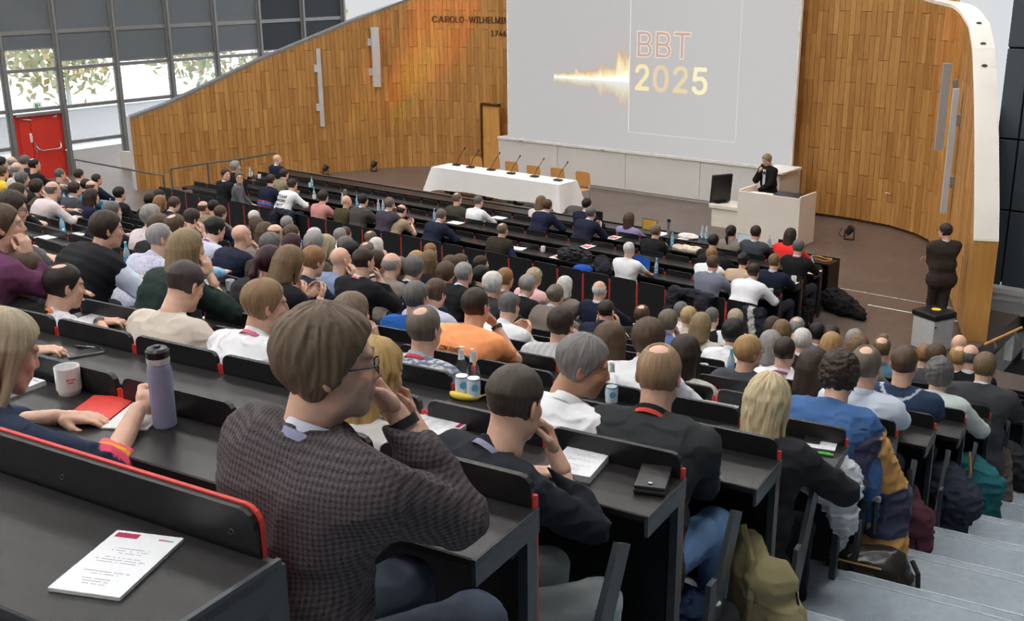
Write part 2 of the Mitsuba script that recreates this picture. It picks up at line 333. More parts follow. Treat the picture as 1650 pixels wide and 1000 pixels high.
# projection screen
def screen_light(p, n, uv):
    # p.x runs -19.56 .. -11.23 across the screen, p.z up
    x, z = p.x, p.z
    L = mi.Float(1.0)
    sheen = .94 + .10 * mikit.smoothstep(-18.5, -12.0, x)
    base = mi.Color3f(.80, .79, .785) * sheen
    warm = mikit.smoothstep(2.2, .0, dr.abs(x + 15.9)) * mikit.smoothstep(1.9, .1, dr.abs(z + 2.5))
    base = base * mi.Color3f(1 + .02 * warm, 1 - .02 * warm, 1 - .03 * warm)
    u = (x + 18.02) / 2.36                                   # 0..1 along the fire
    zb = -2.72                                                # fire's base line
    inside = (x > -18.02) & (x < -15.66)
    mirror = z < zb
    zz = dr.abs(z - zb) * dr.select(mirror, 1.15, 1.0)
    hgt = .10 + .16 * u + .52 * dr.power(dr.clip(u, 0, 1), 4.0) + .30 * mikit.smoothstep(.055, 0., dr.abs(u - .86)) + .14 * mikit.smoothstep(.05, 0., dr.abs(u - .30)) + .16 * mikit.smoothstep(.04, 0., dr.abs(u - .63))
    wob = mikit.fbm(x * 9.0 + 2.0 * mikit.fbm(x * 5.0, z * 4.0, 0., 2), z * 2.2, 0., 3)
    f = 1 - zz / (hgt * (.35 + 1.3 * wob) + .02)
    f = dr.select(inside, f, -1.)
    hot = mikit.smoothstep(0.0, .75, f); any_ = mikit.smoothstep(-.12, .22, f)
    fire = mikit.mix((1.0, .62, .40), (1.6, 1.45, .85), hot)
    fire = mikit.mix(fire, (1.9, 1.9, 1.75), mikit.smoothstep(.55, .95, f))
    a = any_ * dr.select(mirror, .45, .95)
    return mikit.mix(base, fire, a) * SCREEN_RAD
import drjit as dr
scr = thing('projection_screen', 'big pale projection screen showing a strip of fire and lettering', 'screen')
zb, zt_ = -4.42, .9
m = trimesh.Trimesh([[-19.56, YB - .01, zb], [-11.22, YB - .01, zb], [-11.22, YB - .01, zt_], [-19.56, YB - .01, zt_]], [[0, 1, 2], [0, 2, 3]], process=False)
mat('screen_cloth', (.05, .05, .05), .8, .1, two=False)
k = part(scr, 'picture', m, 'screen_cloth', uv=np.array([[0, 0], [1, 0], [1, 1], [0, 1.]]))
scene[k]['emitter'] = {'type': 'area', 'radiance': mikit.proc(screen_light)}
part(scr, 'casing', bx(-19.58, -11.2, YB + .0, YB + .06, zb - .02, zt_), 'white_paint')
part(scr, 'border', cat(bx(-11.22, -11.17, YB - .02, YB + .06, zb - .02, zt_), bx(-19.61, -19.56, YB - .02, YB + .06, zb - .02, zt_)), 'white_paint')
def glow(key, c):
    b = key
    scene[b] = {'type': 'diffuse', 'reflectance': rgb(.05, .05, .05)}
    return b
glow('screen_print', 0)
def on_screen(mesh, name, c, x, z, y=YB - .014):
    m = mesh.copy(); v = m.vertices.copy(); m.vertices = np.stack([v[:, 0] + x, y - v[:, 2], v[:, 1] + z], -1)
    k = part(scr, name, m, 'screen_print'); scene[k]['emitter'] = {'type': 'area', 'radiance': rgb(*(np.array(c) * SCREEN_RAD))}
    return k
def outline(text, h, w):
    from shapely import affinity
    m = meshkit.text_mesh(text, h, .001, bold=True)
    polys = m.section(plane_origin=[0, 0, .0005], plane_normal=[0, 0, 1])
    p2, M = polys.to_2D()
    out = []
    for pg in p2.polygons_full:
        ring = pg.difference(pg.buffer(-w))
        for g in getattr(ring, 'geoms', [ring]):
            if g.area > 1e-6:
                e = trimesh.creation.extrude_polygon(g, .001, engine='earcut'); e.apply_transform(M); out.append(e)
    return cat(*out)
tw = meshkit.text_mesh('BBT', .60, .001, bold=True)
on_screen(tw, 'lettering', (.84, .64, .56), -15.52, -2.08)
on_screen(outline('BBT', .60, .022), 'letter_outline', (1.5, 1.15, .9), -15.52, -2.08, YB - .0165)
x = -15.56
for chx, c in zip('2025', ((1.45, 1.25, .70), (1.25, .95, .62), (1.25, 1.05, .62), (1.5, 1.38, .85))):
    g = meshkit.text_mesh(chx, .60, .001, bold=True); w_ = g.bounds[1][0]
    on_screen(g, 'digit', c, x, -2.88); x += w_ + .045
on_screen(bx(0, .016, -2.35, 2.2, 0, .001), 'divider_line', (1.5, 1.35, 1.2), -15.66, -1.6)
on_screen(cat(bx(0, 3.03, 0, .014, 0, .001), bx(3.02, 3.034, 0, 4.4, 0, .001)), 'frame_line', (1.12, 1.10, 1.08), -15.66, -3.95)
# wall lettering
def flat_text(text, h, x, y, z, width=None):
    m = meshkit.text_mesh(text, h, .02)
    if width: m.apply_scale([width / m.bounds[1][0], 1, 1])
    v = m.vertices.copy(); m.vertices = np.stack([v[:, 0] + x, y - v[:, 2], v[:, 1] + z], -1)
    return m
def wall_text(text, h, x0, x1, z):
    """lettering bent along the left wall's plan"""
    m = meshkit.text_mesh(text, h, .012); m = m.subdivide_to_size(.25) if False else m
    m.apply_scale([(x1 - x0) / m.bounds[1][0], 1, 1]); v = m.vertices.copy()
    X = v[:, 0] + x0; o = np.argsort(QL[:, 0]); sel = QL[o]
    Y = np.interp(X, sel[:, 0], sel[:, 1]) - .012 - v[:, 2]
    m.vertices = np.stack([X, Y, v[:, 1] + z], -1); return m
put(numbered('wall_left__lettering'), wall_text('CAROLO-WILHELMINA', .17, -22.32, -19.72, -1.42), 'letter_dark')
put(numbered('wall_left__lettering'), wall_text('1746', .15, -20.5, -19.95, -1.76), 'letter_dark')
# ---------------------------------------------------------------- glazed left front, red door, outside
FY = [7.65, 9.35, 11.05, 12.78, 14.49, 16.02, 17.74, 19.47, 21.07, 22.68, 24.38, 26.05]
FZ = [-5.59, -4.575, -3.58, -2.52, -1.53, -.5, .55, 1.6, 2.65, 3.7, CEIL]
def FXat(y): return -29.8 + .06 * (y - 15.4)
struct('wall_left_front', cat(bx(-31.3, FXat(16) - .1, -9, 27, -6.6, FZ[0] - .03), bx(-30.6, -30.25, -9, 7.6, FZ[0], CEIL)), 'concrete')
fr = 'window_1'
fp = []
for y in FY:
    x = FXat(y)
    fp.append(bx(x - .16, x + .10, y - .035, y + .035, FZ[0], CEIL)); fp.append(bx(x - .05, x + .02, y - .09, y + .09, FZ[0], CEIL))
struct(fr, fp[0], 'grey_metal')
for m in fp[1:]: put(numbered(fr + '__mullion'), m, 'grey_metal')
for a, b in zip(FY[:-1], FY[1:]):
    x = FXat((a + b) / 2); door = abs(a - 14.49) < .01
    for z in FZ[:-1]:
        if door and z < -3.6: continue
        put(numbered(fr + '__transom'), bx(x - .1, x + .05, a + .03, b - .03, z - .045, z + .045), 'grey_metal')
    for z0_, z1_ in zip(FZ[:-1], FZ[1:]):
        if door and z1_ < -3.5: continue
        if z0_ > 1.7: continue
        m = trimesh.Trimesh([[x - .03, a + .05, z0_], [x - .03, b - .05, z0_], [x - .03, b - .05, z1_], [x - .03, a + .05, z1_]], [[0, 1, 2], [0, 2, 3]], process=False)
        put(numbered(fr + '__pane'), m, 'glass_pane')
# pulled blinds: (bay, top index, lower end)
low = {0: -2.0, 1: -2.0, 2: -2.03, 3: -2.03, 4: -2.0, 5: -2.36, 6: -2.47, 7: -2.40, 8: -2.40, 9: -2.47, 10: -2.47}
for i, (a, b) in enumerate(zip(FY[:-1], FY[1:])):
    x = FXat((a + b) / 2) + .0
    dk = 'blind_dark' if i >= 9 else 'blind_grey'
    for z0_, z1_ in zip(FZ[2:-1], FZ[3:]):
        lo = max(z0_, low[i]) + .045
        if z1_ - lo < .1: continue
        t = thing('roller_blind', 'grey fabric roller blind drawn down in the glazed front beside the timber wall', 'blind', 'roller blinds of the glazed front')
        part(t, 'fabric', bx(x + .012, x + .018, a + .06, b - .06, lo, z1_ - .045), dk)
        part(t, 'bottom_bar', bx(x + .005, x + .03, a + .06, b - .06, lo - .02, lo + .02), 'grey_metal')
# red double door
struct('door_2', bx(FXat(15.2) - .08, FXat(15.2) - .02, 14.58, 15.95, FZ[0], -3.68), 'door_red')
x = FXat(15.2)
put('door_2__leaf', bx(x - .03, x + .01, 14.68, 15.0, FZ[0], -3.74), 'door_red')
put('door_2__leaf_001', bx(x - .03, x + .01, 15.02, 15.86, FZ[0], -3.74), 'door_red')
put('door_2__closer', cat(mv(rbox(.10, 1.3, .085, .01), x + .06, 15.25, -3.70), tube([(x + .1, 14.75, -3.8), (x + .12, 15.0, -3.84)], .014), tube([(x + .1, 15.75, -3.79), (x + .14, 15.62, -3.82)], .014)), 'silver')
put('door_2__push_bar', cat(tube([(x + .02, 15.08, -4.56), (x + .12, 15.12, -4.66), (x + .14, 15.2, -4.70), (x + .14, 15.68, -4.70), (x + .12, 15.76, -4.66), (x + .02, 15.8, -4.56)], .02, 8), bx(x, x + .05, 15.06, 15.1, -4.75, -4.5), bx(x, x + .05, 15.78, 15.82, -4.75, -4.5)), 'silver')
put('door_2__handle', cat(tube([(x + .03, 14.97, -4.25), (x + .08, 14.97, -4.27), (x + .08, 14.97, -4.42)], .014), bx(x, x + .03, 14.94, 15.0, -4.46, -4.2)), 'white_paint')
t = thing('exit_sign', 'small green and white exit sign above the red door', 'sign')
mat('sign_white', (.85, .88, .85), .4); mat('sign_green', (.12, .45, .16), .4)
part(t, 'case', mv(rbox(.05, .24, .18, .008), x + .02, 15.27, -3.47), 'sign_white')
part(t, 'symbol', cat(bx(x + .046, x + .05, 15.19, 15.28, -3.53, -3.42), bx(x + .046, x + .05, 15.30, 15.34, -3.50, -3.44)), 'sign_green')
t = thing('push_button', 'small pale door buttons on the frame right of the red door', 'button')
part(t, 'plate', cat(mv(rbox(.04, .07, .07, .008), x + .1, 16.03, -4.62), mv(rbox(.04, .05, .05, .008), x + .06, 15.92, -4.78)), 'white_paint')
# left aisle: landing wall and handrail
struct('wall_left_plinth', bx(-29.8, -26.35, 17.6, 17.75, -6.2, -5.0 - .02), 'concrete')
t = thing('stair_handrail', 'dark steel handrail by the windows at the foot of the left stairs', 'handrail')
part(t, 'rail', tube([(-25.9, 14.05, -5.25), (-25.9, 14.05, -4.42), (-24.6, 15.2, -4.78), (-24.35, 15.5, -4.86), (-24.35, 15.5, -5.5)], .022, 8), 'rail_metal')
# outside: paved court, low wall, building and hedges
mat('outside_paving', (.78, .79, .80), .8, .2); mat('outside_wall', (.62, .66, .68), .7, .2); mat('outside_glass', (.35, .42, .47), .3, .5)
scene['leaves'] = {'type': 'twosided', 'bsdf': {'type': 'principled', 'roughness': .7, 'base_color': {'type': 'mesh_attribute', 'name': 'vertex_color'}}}
struct('ground', bx(-90, -31.35, -30, 80, -6.0, -5.75), 'outside_paving')
t = thing('garden_wall', 'low pale wall across the court outside the windows', 'wall')
part(t, 'body', bx(-37.0, -36.7, 0, 40, -5.75, -4.6), 'outside_paving'); part(t, 'coping', bx(-37.06, -36.64, 0, 40, -4.6, -4.53), 'outside_wall')
t = thing('outside_building', 'pale building with windows outside beyond the hedges', 'building')
part(t, 'body', bx(-64, -58, 2, 27, -5.8, 9), 'outside_wall')
for i in range(5):
    for j in range(3): part(t, 'window', bx(-58.02, -57.9, 4.0 + i * 4.6, 6.2 + i * 4.6, -4 + j * 3.2, -2 + j * 3.2), 'outside_glass')
rng = np.random.default_rng(11)
def foliage(n, c, rad, size, cols, seed):
    g = np.random.default_rng(seed); V, F, C = [], [], []
    for i in range(n):
        d = g.normal(size=3); d /= np.linalg.norm(d); p = np.array(c) + d * np.array(rad) * g.uniform(.5, 1.05)
        a = g.normal(size=3); a /= np.linalg.norm(a); b = np.cross(a, d); b /= np.linalg.norm(b) + 1e-9
        o = len(V); V += [p - a * size, p + b * size * .6, p + a * size, p - b * size * .6]; F += [[o, o + 1, o + 2], [o, o + 2, o + 3]]
        C += [cols[g.integers(len(cols))]] * 4
    return trimesh.Trimesh(V, F, process=False), np.array(C)
for i, (y, zc, r, hue) in enumerate([(18.5, -3.2, 2.6, 0), (24.5, -2.7, 3.2, 1), (30.5, -2.4, 3.4, 0), (13.0, -1.5, 2.4, 2), (36.5, -2.8, 3.0, 1)]):
    cols = [[(.30, .36, .22), (.40, .42, .25), (.46, .40, .22)], [(.38, .44, .27), (.48, .46, .28), (.55, .46, .24)], [(.50, .46, .42), (.55, .50, .45), (.42, .40, .36)]][hue]
    lab = ['dull green bush left of the others outside the windows', 'yellowish green bush outside the middle windows', 'tall green bush outside the windows near the timber wall', 'thin pale bare tree outside above the red door', 'yellow green bush outside farthest to the right'][i]
    t = thing('bush', lab, 'bush')
    m, c = foliage(900 if hue < 2 else 350, (-44 - (i % 2), y, zc), (1.6, r, 2.6), .22, cols, 40 + i)
    part(t, 'foliage', m, 'leaves', color=c)
    part(t, 'stem', tube([(-44 - (i % 2), y, -5.75), (-44 - (i % 2), y, zc)], [.12, .06], 6), 'outside_wall')
# ---------------------------------------------------------------- right-hand cladding and the exit beside the timber wall
YC = 18.6
struct('wall_right_front', bx(-5.40, 2.6, YC + .03, YC + .3, -5.0, CEIL), 'joint_dark')
px = [-5.42, -5.08, -3.6, -2.1, -.6, .9, 2.6]; pz = [-5.06, -3.80, -2.66, -1.25, .1, 1.6, 3.1, CEIL]
for a, b in zip(px[:-1], px[1:]):
    for c, d in zip(pz[:-1], pz[1:]):
        put(numbered('wall_right_front__panel'), mv(rbox(b - a - .03, .05, d - c - .03, .006), (a + b) / 2, YC, (c + d) / 2), 'panel_grey')
struct('wall_right_side', bx(.85, 1.0, -9, 19, -6.5, CEIL), 'panel_grey')
# portal below the cladding
t = 'door_3'
struct(t, cat(bx(-5.35, 2.6, YC - .05, YC + .30, -5.18, -5.09), bx(-5.35, 2.6, YC - .02, YC + .32, -5.30, -5.18)), 'white_paint')
put(t + '__lintel', bx(-5.35, 2.6, YC, YC + .3, -5.52, -5.30), 'light_grey')
put(t + '__post', bx(-4.90, -4.78, YC + .02, YC + .12, -6.9, -5.45), 'white_paint')
put(t + '__gap', bx(-4.78, -4.66, YC + .1, YC + .16, -6.9, -5.45), 'joint_dark')
put(t + '__leaf', bx(-4.66, -3.2, YC + .25, YC + .3, -6.6, -5.5), 'cabinet_white')
# ---------------------------------------------------------------- seats and desks
def backrest_mesh(w, h, t=.02, r=.035):
    pts = [(-w / 2, 0), (w / 2, 0)]
    for a in np.linspace(0, PI / 2, 4): pts.append((w / 2 - r + r * math.cos(a), h - r + r * math.sin(a)))
    for a in np.linspace(PI / 2, PI, 4): pts.append((-w / 2 + r + r * math.cos(a), h - r + r * math.sin(a)))
    m = prism(pts, t, 'y'); m.apply_translation((0, -t, 0)); return m
def seat_parts(w, h, pan):
    b = backrest_mesh(w - .035, h)
    red = cat(bx(w / 2 - .019, w / 2 - .004, -.016, -.004, .06, h - .05), bx(-w / 2 + .004, -w / 2 + .019, -.016, -.004, .06, h - .05))
    p = rbox(w - .05, .40, .03, .008)
    if pan == 'up': p = mv(p, 0, .085, -.03 + .0, rx=math.radians(80))
    else: p = mv(p, 0, .25, -.20 + .0)
    redpan = bx(-w / 2 + .03, w / 2 - .03, .03, .05, -.24, -.20) if pan == 'up' else None
    arm = cat(bx(-w / 2 + .005, -w / 2 + .02, .0, .09, -.28, .02), mv(lathe([(.05, 0), (.05, .015), (.02, .02)], 12), -w / 2 + .005, .06, -.2, ry=PI / 2))
    return b, red, p, redpan, arm
SEATLIB = {}
def seat_src(block, w, h, pan):
    k = (round(w, 3), round(h, 3), pan)
    return k
def placed(block, x, y, z):
    M = frame(block)
    if block == 'R':
        p = Rpt(np.array([x, y, z]))
    elif block == 'L':
        p = Lpt(np.array([x, y, z]))
    else: p = np.array([x, y, z])
    A = np.eye(4); A[:3, :3] = M[:3, :3]; A[:3, 3] = p
    return A
SEAT_MESH = {}
def add_seat(block, x, y, ztop, w, h, pan, label, group):
    t = thing('folding_seat', label, 'seat', group)
    key = (round(w, 3), round(h, 2), pan)
    if key not in SEAT_MESH:
        b, red, p, rp, arm = seat_parts(w, h, pan)
        SEAT_MESH[key] = [('backrest', mikit.ply(b, 'black_panel')), ('red_edge', mikit.ply(red, 'red_edge')), ('seat_pan', mikit.ply(p, 'black_panel')), ('bracket', mikit.ply(arm, 'black_panel', smooth=30))]
        if rp is not None: SEAT_MESH[key].append(('red_trim', mikit.ply(rp, 'red_edge')))
    A = placed(block, x, y, ztop - h)
    for n, d in SEAT_MESH[key]:
        scene[numbered(t + '__' + n)] = {**d, 'to_world': T(A)}
    return t
def add_desk(block, x0, x1, y, ztop, label, group, ends='R', depth=.30):
    t = thing('lecture_desk', label, 'desk', group)
    z = ztop - .085
    part(t, 'desktop', lay(mv(rbox(x1 - x0, depth, .026, .004), (x0 + x1) / 2, y - .022 - depth / 2, z - .013), block), 'black_desk')
    part(t, 'rail', lay(bx(x0 + .05, x1 - .03, y - .10, y - .06, z - .12, z - .026), block), 'steel_dark')
    xs = []
    if 'R' in ends: xs.append(x1)
    if 'L' in ends: xs.append(x0)
    for x in xs:
        s = -1 if x == x1 else 1
        fr = cat(bx(x, x + s * .012, y - .022 - depth, y - .005, z - .075, z - .001), bx(x, x + s * .03, y - .07, y - .02, z - .96, z - .05))
        part(t, 'end_frame', lay(fr, block), 'steel_dark')
    pn = bx(x0 + .02, x1 - .04, y - .055, y - .045, z - .62, z - .03)
    part(t, 'modesty_panel', lay(pn, block), 'black_panel')
    return t
def add_cheek(k, label):
    """folding end cheek of a row of the right block, with its hinge disc"""
    y, zt, xr = rowR(k); z = zt - DROP
    t = thing('seat_cheek', label, 'seat part', 'end cheeks of the right-hand rows')
    a = prism([(y + .08, z + .10), (y + .20, z + .06), (y + .52, z + .62), (y + .44, z + .66)], .022, 'x'); a.apply_translation((xr + .01, 0, 0))
    b = prism([(y + .10, z + .16), (y + .20, z + .12), (y + .20, z + .50), (y + .14, z + .50)], .02, 'x'); b.apply_translation((xr + .034, 0, 0))
    part(t, 'board', lay(a, 'R'), 'steel_dark'); part(t, 'strut', lay(b, 'R'), 'steel_dark')
    d = mv(lathe([(.085, 0), (.085, .02), (.035, .024), (.035, .034), (.02, .036)], 16), xr + .03, y + .17, z + .15, ry=PI / 2)
    part(t, 'hinge_disc', lay(d, 'R'), 'black_panel', smooth=30)
    part(t, 'bolt', lay(mv(lathe([(.016, 0), (.016, .01), (.008, .014)], 8), xr + .066, y + .17, z + .15, ry=PI / 2), 'R'), 'silver')
    part(t, 'bolt', lay(mv(lathe([(.016, 0), (.016, .01), (.008, .014)], 8), xr + .035, y + .22, z + .27, ry=PI / 2), 'R'), 'silver')
RBLK = 'black folding seat with red edges in the block beside the right stairs'
CBLK = 'black folding seat with red edges in the wide middle block'
FBLK = 'black folding seat with red edges in the front block by the stage'
GR, GC, GF = 'seats of the right block', 'seats of the middle block', 'seats of the front block'
# nearest row: one long barrier instead of single backs
y, zt, xr = rowR(0)
t = thing('lecture_desk', 'nearest black desk at the lower left with a red-edged back board', 'desk')
pts = [(-3.2, zt - 1.0), (xr - .06, zt - 1.0)]
for a in np.linspace(0, PI / 2, 5): pts.append((xr - .06 - .04 + .04 * math.cos(a), zt - .04 + .04 * math.sin(a)))
pts += [(-3.2, zt)]
m = prism(pts, .016, 'y'); m.apply_translation((0, y - .016, 0)); part(t, 'back_board', lay(m, 'R'), 'black_panel')
m = prism([(a, b + (.004 if b > zt - .5 else 0)) for a, b in pts], .010, 'y'); m.apply_translation((.004, y, 0)); part(t, 'red_edge', lay(m, 'R'), 'red_edge')
part(t, 'desktop', lay(mv(rbox(2.5, .36, .026, .004), xr - 1.25, y - .02 - .18, zt - .105), 'R'), 'black_desk')
part(t, 'end_frame', lay(cat(bx(xr - .012, xr, y - .40, y - .01, zt - .175, zt - .085), bx(xr - .05, xr, y - .06, y + .0, zt - 1.06, zt - .1)), 'R'), 'steel_dark')
part(t, 'screw', lay(cat(*[mv(lathe([(.006, 0), (.006, .003)], 8), q, y - .017, zt - .055, rx=PI / 2) for q in (xr - .12, xr - .62)]), 'R'), 'grey_metal')
DESK_LABEL = {1: 'black desk in front of the man in the brown checked jacket', 2: 'black desk with the black wallet and the twin water bottles', 3: 'black desk in front of the man in the dark grey shirt', 4: 'black desk of the right block with a bright green highlighter', 5: 'black desk just behind the light blue shirt with nothing at its end', 6: 'black desk of the right block with the blue and orange leaflet'}
OCC = set(OCCUPIED)
def pan(b, k, i): return 'down' if (b, k, i) in OCC else 'up'
for k in range(1, 13):
    y, zt, xr = rowR(k)
    for i in range(8):
        x = xr - .53 * (i + .5)
        add_seat('R', x, y, zt, .53, .62, pan('R', k, i), RBLK, GR)
    add_desk('R', xr - 8 * .53, xr, y, zt, DESK_LABEL.get(k, 'black desk of the right-hand block among the front rows'), None if k in DESK_LABEL else 'front desks of the right block')
    if k <= 7: add_cheek(k, 'black folding end cheek with hinge disc beside the right stairs')
FAR = []
for k in range(1, 12):
    y, zt = rowC(k)
    x1 = -8.08
    n = 27
    for i in range(n):
        x = x1 - .53 * (i + .5)
        if not SEEN_C(k, x):
            FAR.append(mv(cat(*[q for q in seat_parts(.53, .62, 'down')[:1]]), x, y, zt - .62)); continue
        add_seat('C', x, y, zt, .53, .62, pan('C', k, i), CBLK, GC)
    add_desk('C', x1 - n * .53, x1, y, zt, 'long black desk of a row in the wide middle block', 'desks of the middle block', 'RL')
put('distant_seats', cat(*FAR), 'black_panel'); tag('distant_seats', 'rows of black seat backs hidden among the audience of the wide middle block', 'seats', None, 'stuff')
for j in range(4):
    y, zt = rowF(j); x1 = -6.83 - .14 * j
    for i in range(29):
        x = x1 - .503 * (i + .5)
        if j > 0 and (i + j) % 3 == 1: continue_ = False
        add_seat('F', x, y, zt, .503, .64, pan('F', j, i), FBLK, GF)
    if j > 0: add_desk('F', x1 - 29 * .503, x1, y, zt, 'long black desk of a row in the front block by the stage', 'desks of the front block', 'RL')
y = 17.5; x1 = -7.4
t = thing('front_desk', 'foremost long black desk with laptops facing the stage', 'desk')
part(t, 'desktop', bx(x1 - 14.6, x1, y - .42, y - .02, -4.79, -4.76), 'black_desk')
part(t, 'front_panel', bx(x1 - 14.6, x1, y - .03, y, ZS, -4.74), 'black_panel')
part(t, 'end_panel', bx(x1 - .03, x1, y - .42, y, ZS, -4.78), 'black_panel')
part(t, 'ledge', bx(x1 - 14.6, x1 - 6.2, y, y + .14, -4.80, -4.76), 'stage_floor')
# ---------------------------------------------------------------- stage furniture
TX0, TX1, TY0, TY1, TZ = -19.35, -15.3, 19.98, 20.68, ZS + .75
t = thing('panel_table', 'long table on the stage under a white cloth hanging to half height', 'table')
for x in (-19.0, -17.9, -16.9, -15.7):
    part(t, 'leg', cat(bx(x - .03, x + .03, 20.3, 20.36, ZS + .03, TZ - .03), bx(x - .03, x + .03, 20.02, 20.62, ZS, ZS + .03), bx(x - .25, x + .25, 20.31, 20.35, ZS + .06, ZS + .09)), 'black_plastic')
part(t, 'tabletop', bx(TX0 + .02, TX1 - .02, TY0 + .02, TY1 - .02, TZ - .03, TZ - .004), 'white_paint')
def cloth_table():
    n = 220; per = []
    L = [(TX0, TY0), (TX1, TY0), (TX1, TY1), (TX0, TY1)]
    pts = []
    for (a, b) in zip(L, L[1:] + L[:1]):
        m_ = int(np.hypot(b[0] - a[0], b[1] - a[1]) / .06)
        for q in range(m_): pts.append((a[0] + (b[0] - a[0]) * q / m_, a[1] + (b[1] - a[1]) * q / m_))
    pts = np.array(pts); c = np.array([(TX0 + TX1) / 2, (TY0 + TY1) / 2]); n = len(pts)
    V, F = [], []
    edge = np.minimum(np.minimum(abs(pts[:, 0] - TX0), abs(pts[:, 0] - TX1)), 1) + np.minimum(np.minimum(abs(pts[:, 1] - TY0), abs(pts[:, 1] - TY1)), 1)
    nx = np.where(abs(pts[:, 0] - TX0) < 1e-6, -1, np.where(abs(pts[:, 0] - TX1) < 1e-6, 1, 0)); ny = np.where(abs(pts[:, 1] - TY0) < 1e-6, -1, np.where(abs(pts[:, 1] - TY1) < 1e-6, 1, 0))
    corner = np.exp(-(np.minimum(abs(pts[:, 0] - TX0), abs(pts[:, 0] - TX1)) + np.minimum(abs(pts[:, 1] - TY0), abs(pts[:, 1] - TY1))) / .12)
    for j, q in enumerate(np.linspace(0, 1, 10)):
        w = .012 * q * np.sin(np.arange(n) * .55 + 1.3 * np.sin(np.arange(n) * .13)) + .02 * q + .16 * q * corner
        if j == 0: w = w * 0
        z = TZ - q * (.53 + .12 * corner + .015 * np.sin(np.arange(n) * .21))
        V += list(np.stack([pts[:, 0] + nx * w, pts[:, 1] + ny * w, z], -1))
    for j in range(9):
        for i in range(n):
            k = (i + 1) % n; F += [[j * n + i, (j + 1) * n + i, (j + 1) * n + k], [j * n + i, (j + 1) * n + k, j * n + k]]
    o = len(V); V.append([c[0], c[1], TZ + .0])
    for i in range(n): F.append([i, (i + 1) % n, o])
    return trimesh.Trimesh(V, F, process=False)
mat('white_cloth', (.80, .79, .77), .85, .15)
k = put(thing('table_cloth', 'white cloth with pressed creases draped over the long stage table', 'tablecloth'), cloth_table(), 'white_cloth', 25)
# chairs behind it
def chair_parts():
    back = []
    for q in np.linspace(-1, 1, 9): back.append((q * .21, .03 * (1 - q * q)))
    V, F = [], []
    for z, sc in ((0, .9), (.06, 1.0), (.30, 1.0), (.36, .9)):
        for i, (a, b) in enumerate(back): V += [[a * sc, b + .0, z], [a * sc, b + .012, z]]
    n = 18
    for r_ in range(3):
        for i in range(8):
            a = r_ * n + 2 * i; F += [[a, a + 2, a + n + 2], [a, a + n + 2, a + n], [a + 1, a + n + 3, a + 3], [a + 1, a + n + 1, a + n + 3]]
    for i in range(8):
        a = 2 * i; F += [[a, a + 1, a + 3], [a, a + 3, a + 2]]; a += 3 * n; F += [[a, a + 3, a + 1], [a, a + 2, a + 3]]
    for r_ in range(3):
        for a in (r_ * n, r_ * n + 16): F += [[a, a + n, a + n + 1], [a, a + n + 1, a + 1]]
    bk = trimesh.Trimesh(V, F, process=False)
    return bk
CH = [(-18.95, 21.25, 0.02), (-18.45, 21.35, .10), (-17.8, 21.3, 0.), (-17.05, 21.25, -.02), (-16.3, 21.25, .0), (-15.5, 21.2, .0)]
CHL = ['light wooden chair behind the stage table, leftmost of the six', 'light wooden chair with the highest back behind the stage table', 'light wooden chair third from the left behind the stage table', 'light wooden chair fourth from the left behind the stage table', 'light wooden chair second from the right behind the stage table', 'light wooden chair at the right end of the stage table']
bk = chair_parts()
for (x, y, dz), lb in zip(CH, CHL):
    t = thing('chair', lb, 'chair')
    part(t, 'backrest', mv(bk, x, y, ZS + .50 + dz, rx=.12), 'gold_wood', smooth=40)
    part(t, 'seat', mv(rbox(.42, .42, .02, .008), x, y - .22, ZS + .45), 'gold_wood')
    for sx in (-.19, .19):
        part(t, 'leg', tube([(x + sx, y - .40, ZS), (x + sx * .95, y - .36, ZS + .44)], .011, 6), 'silver')
        part(t, 'leg', tube([(x + sx, y + .08, ZS), (x + sx * .95, y - .02, ZS + .44), (x + sx * .9, y + .02, ZS + .62 + dz)], .011, 6), 'silver')
MICS = [(-18.97, 20.5), (-18.45, 20.45), (-17.79, 20.48), (-17.08, 20.4), (-16.37, 20.42), (-15.62, 20.36)]
for n, (x, y) in enumerate(MICS):
    t = thing('table_microphone', 'black gooseneck microphone on the stage table, ' + ['leftmost', 'second from the left', 'third from the left', 'third from the right', 'second from the right', 'rightmost'][n] + ' of six', 'microphone')
    part(t, 'base', mv(rbox(.20, .13, .04, .012, 2), x, y, TZ + .022), 'black_plastic')
    part(t, 'gooseneck', tube([(x, y, TZ + .04), (x + .06, y + .02, TZ + .2), (x + .20, y + .08, TZ + .42)], .007, 6), 'black_plastic')
    part(t, 'capsule', mv(lathe([(.0, -.03), (.014, -.02), (.018, .0), (.014, .03), (.0, .035)], 10), x + .21, y + .085, TZ + .44, ry=.5), 'black_plastic', smooth=True)
# lectern
t = thing('lectern', 'broad cream lectern block at the right of the stage', 'lectern')
LX0, LX1, LY0, LY1 = -11.02, -9.62, 20.55, 21.3
ZL = ZS + 1.0
part(t, 'front_board', bx(LX0, LX1, LY0, LY0 + .04, ZS, ZL + .02), 'podium_white')
part(t, 'side_board', bx(LX0, LX0 + .04, LY0 + .04, LY1, ZS, ZL + .05), 'podium_white')
part(t, 'side_board', bx(LX1 - .04, LX1, LY0 + .04, LY1, ZS, ZL + .05), 'podium_white')
part(t, 'top', bx(LX0 + .04, LX1 - .04, LY0 + .04, LY1 - .1, ZL - .12, ZL - .08), 'podium_white')
part(t, 'console', mv(rbox(.62, .34, .05, .01), LX1 - .42, LY0 + .34, ZL - .02, rx=.15), 'black_plastic')
part(t, 'tray', mv(rbox(.32, .22, .03, .008), LX0 + .3, LY0 + .25, ZL - .04), 'sign_white')
t = thing('side_table', 'low cream table left of the lectern', 'table')
part(t, 'top', mv(rbox(1.0, .62, .09, .01), -11.6, 21.55, ZS + .46), 'podium_white')
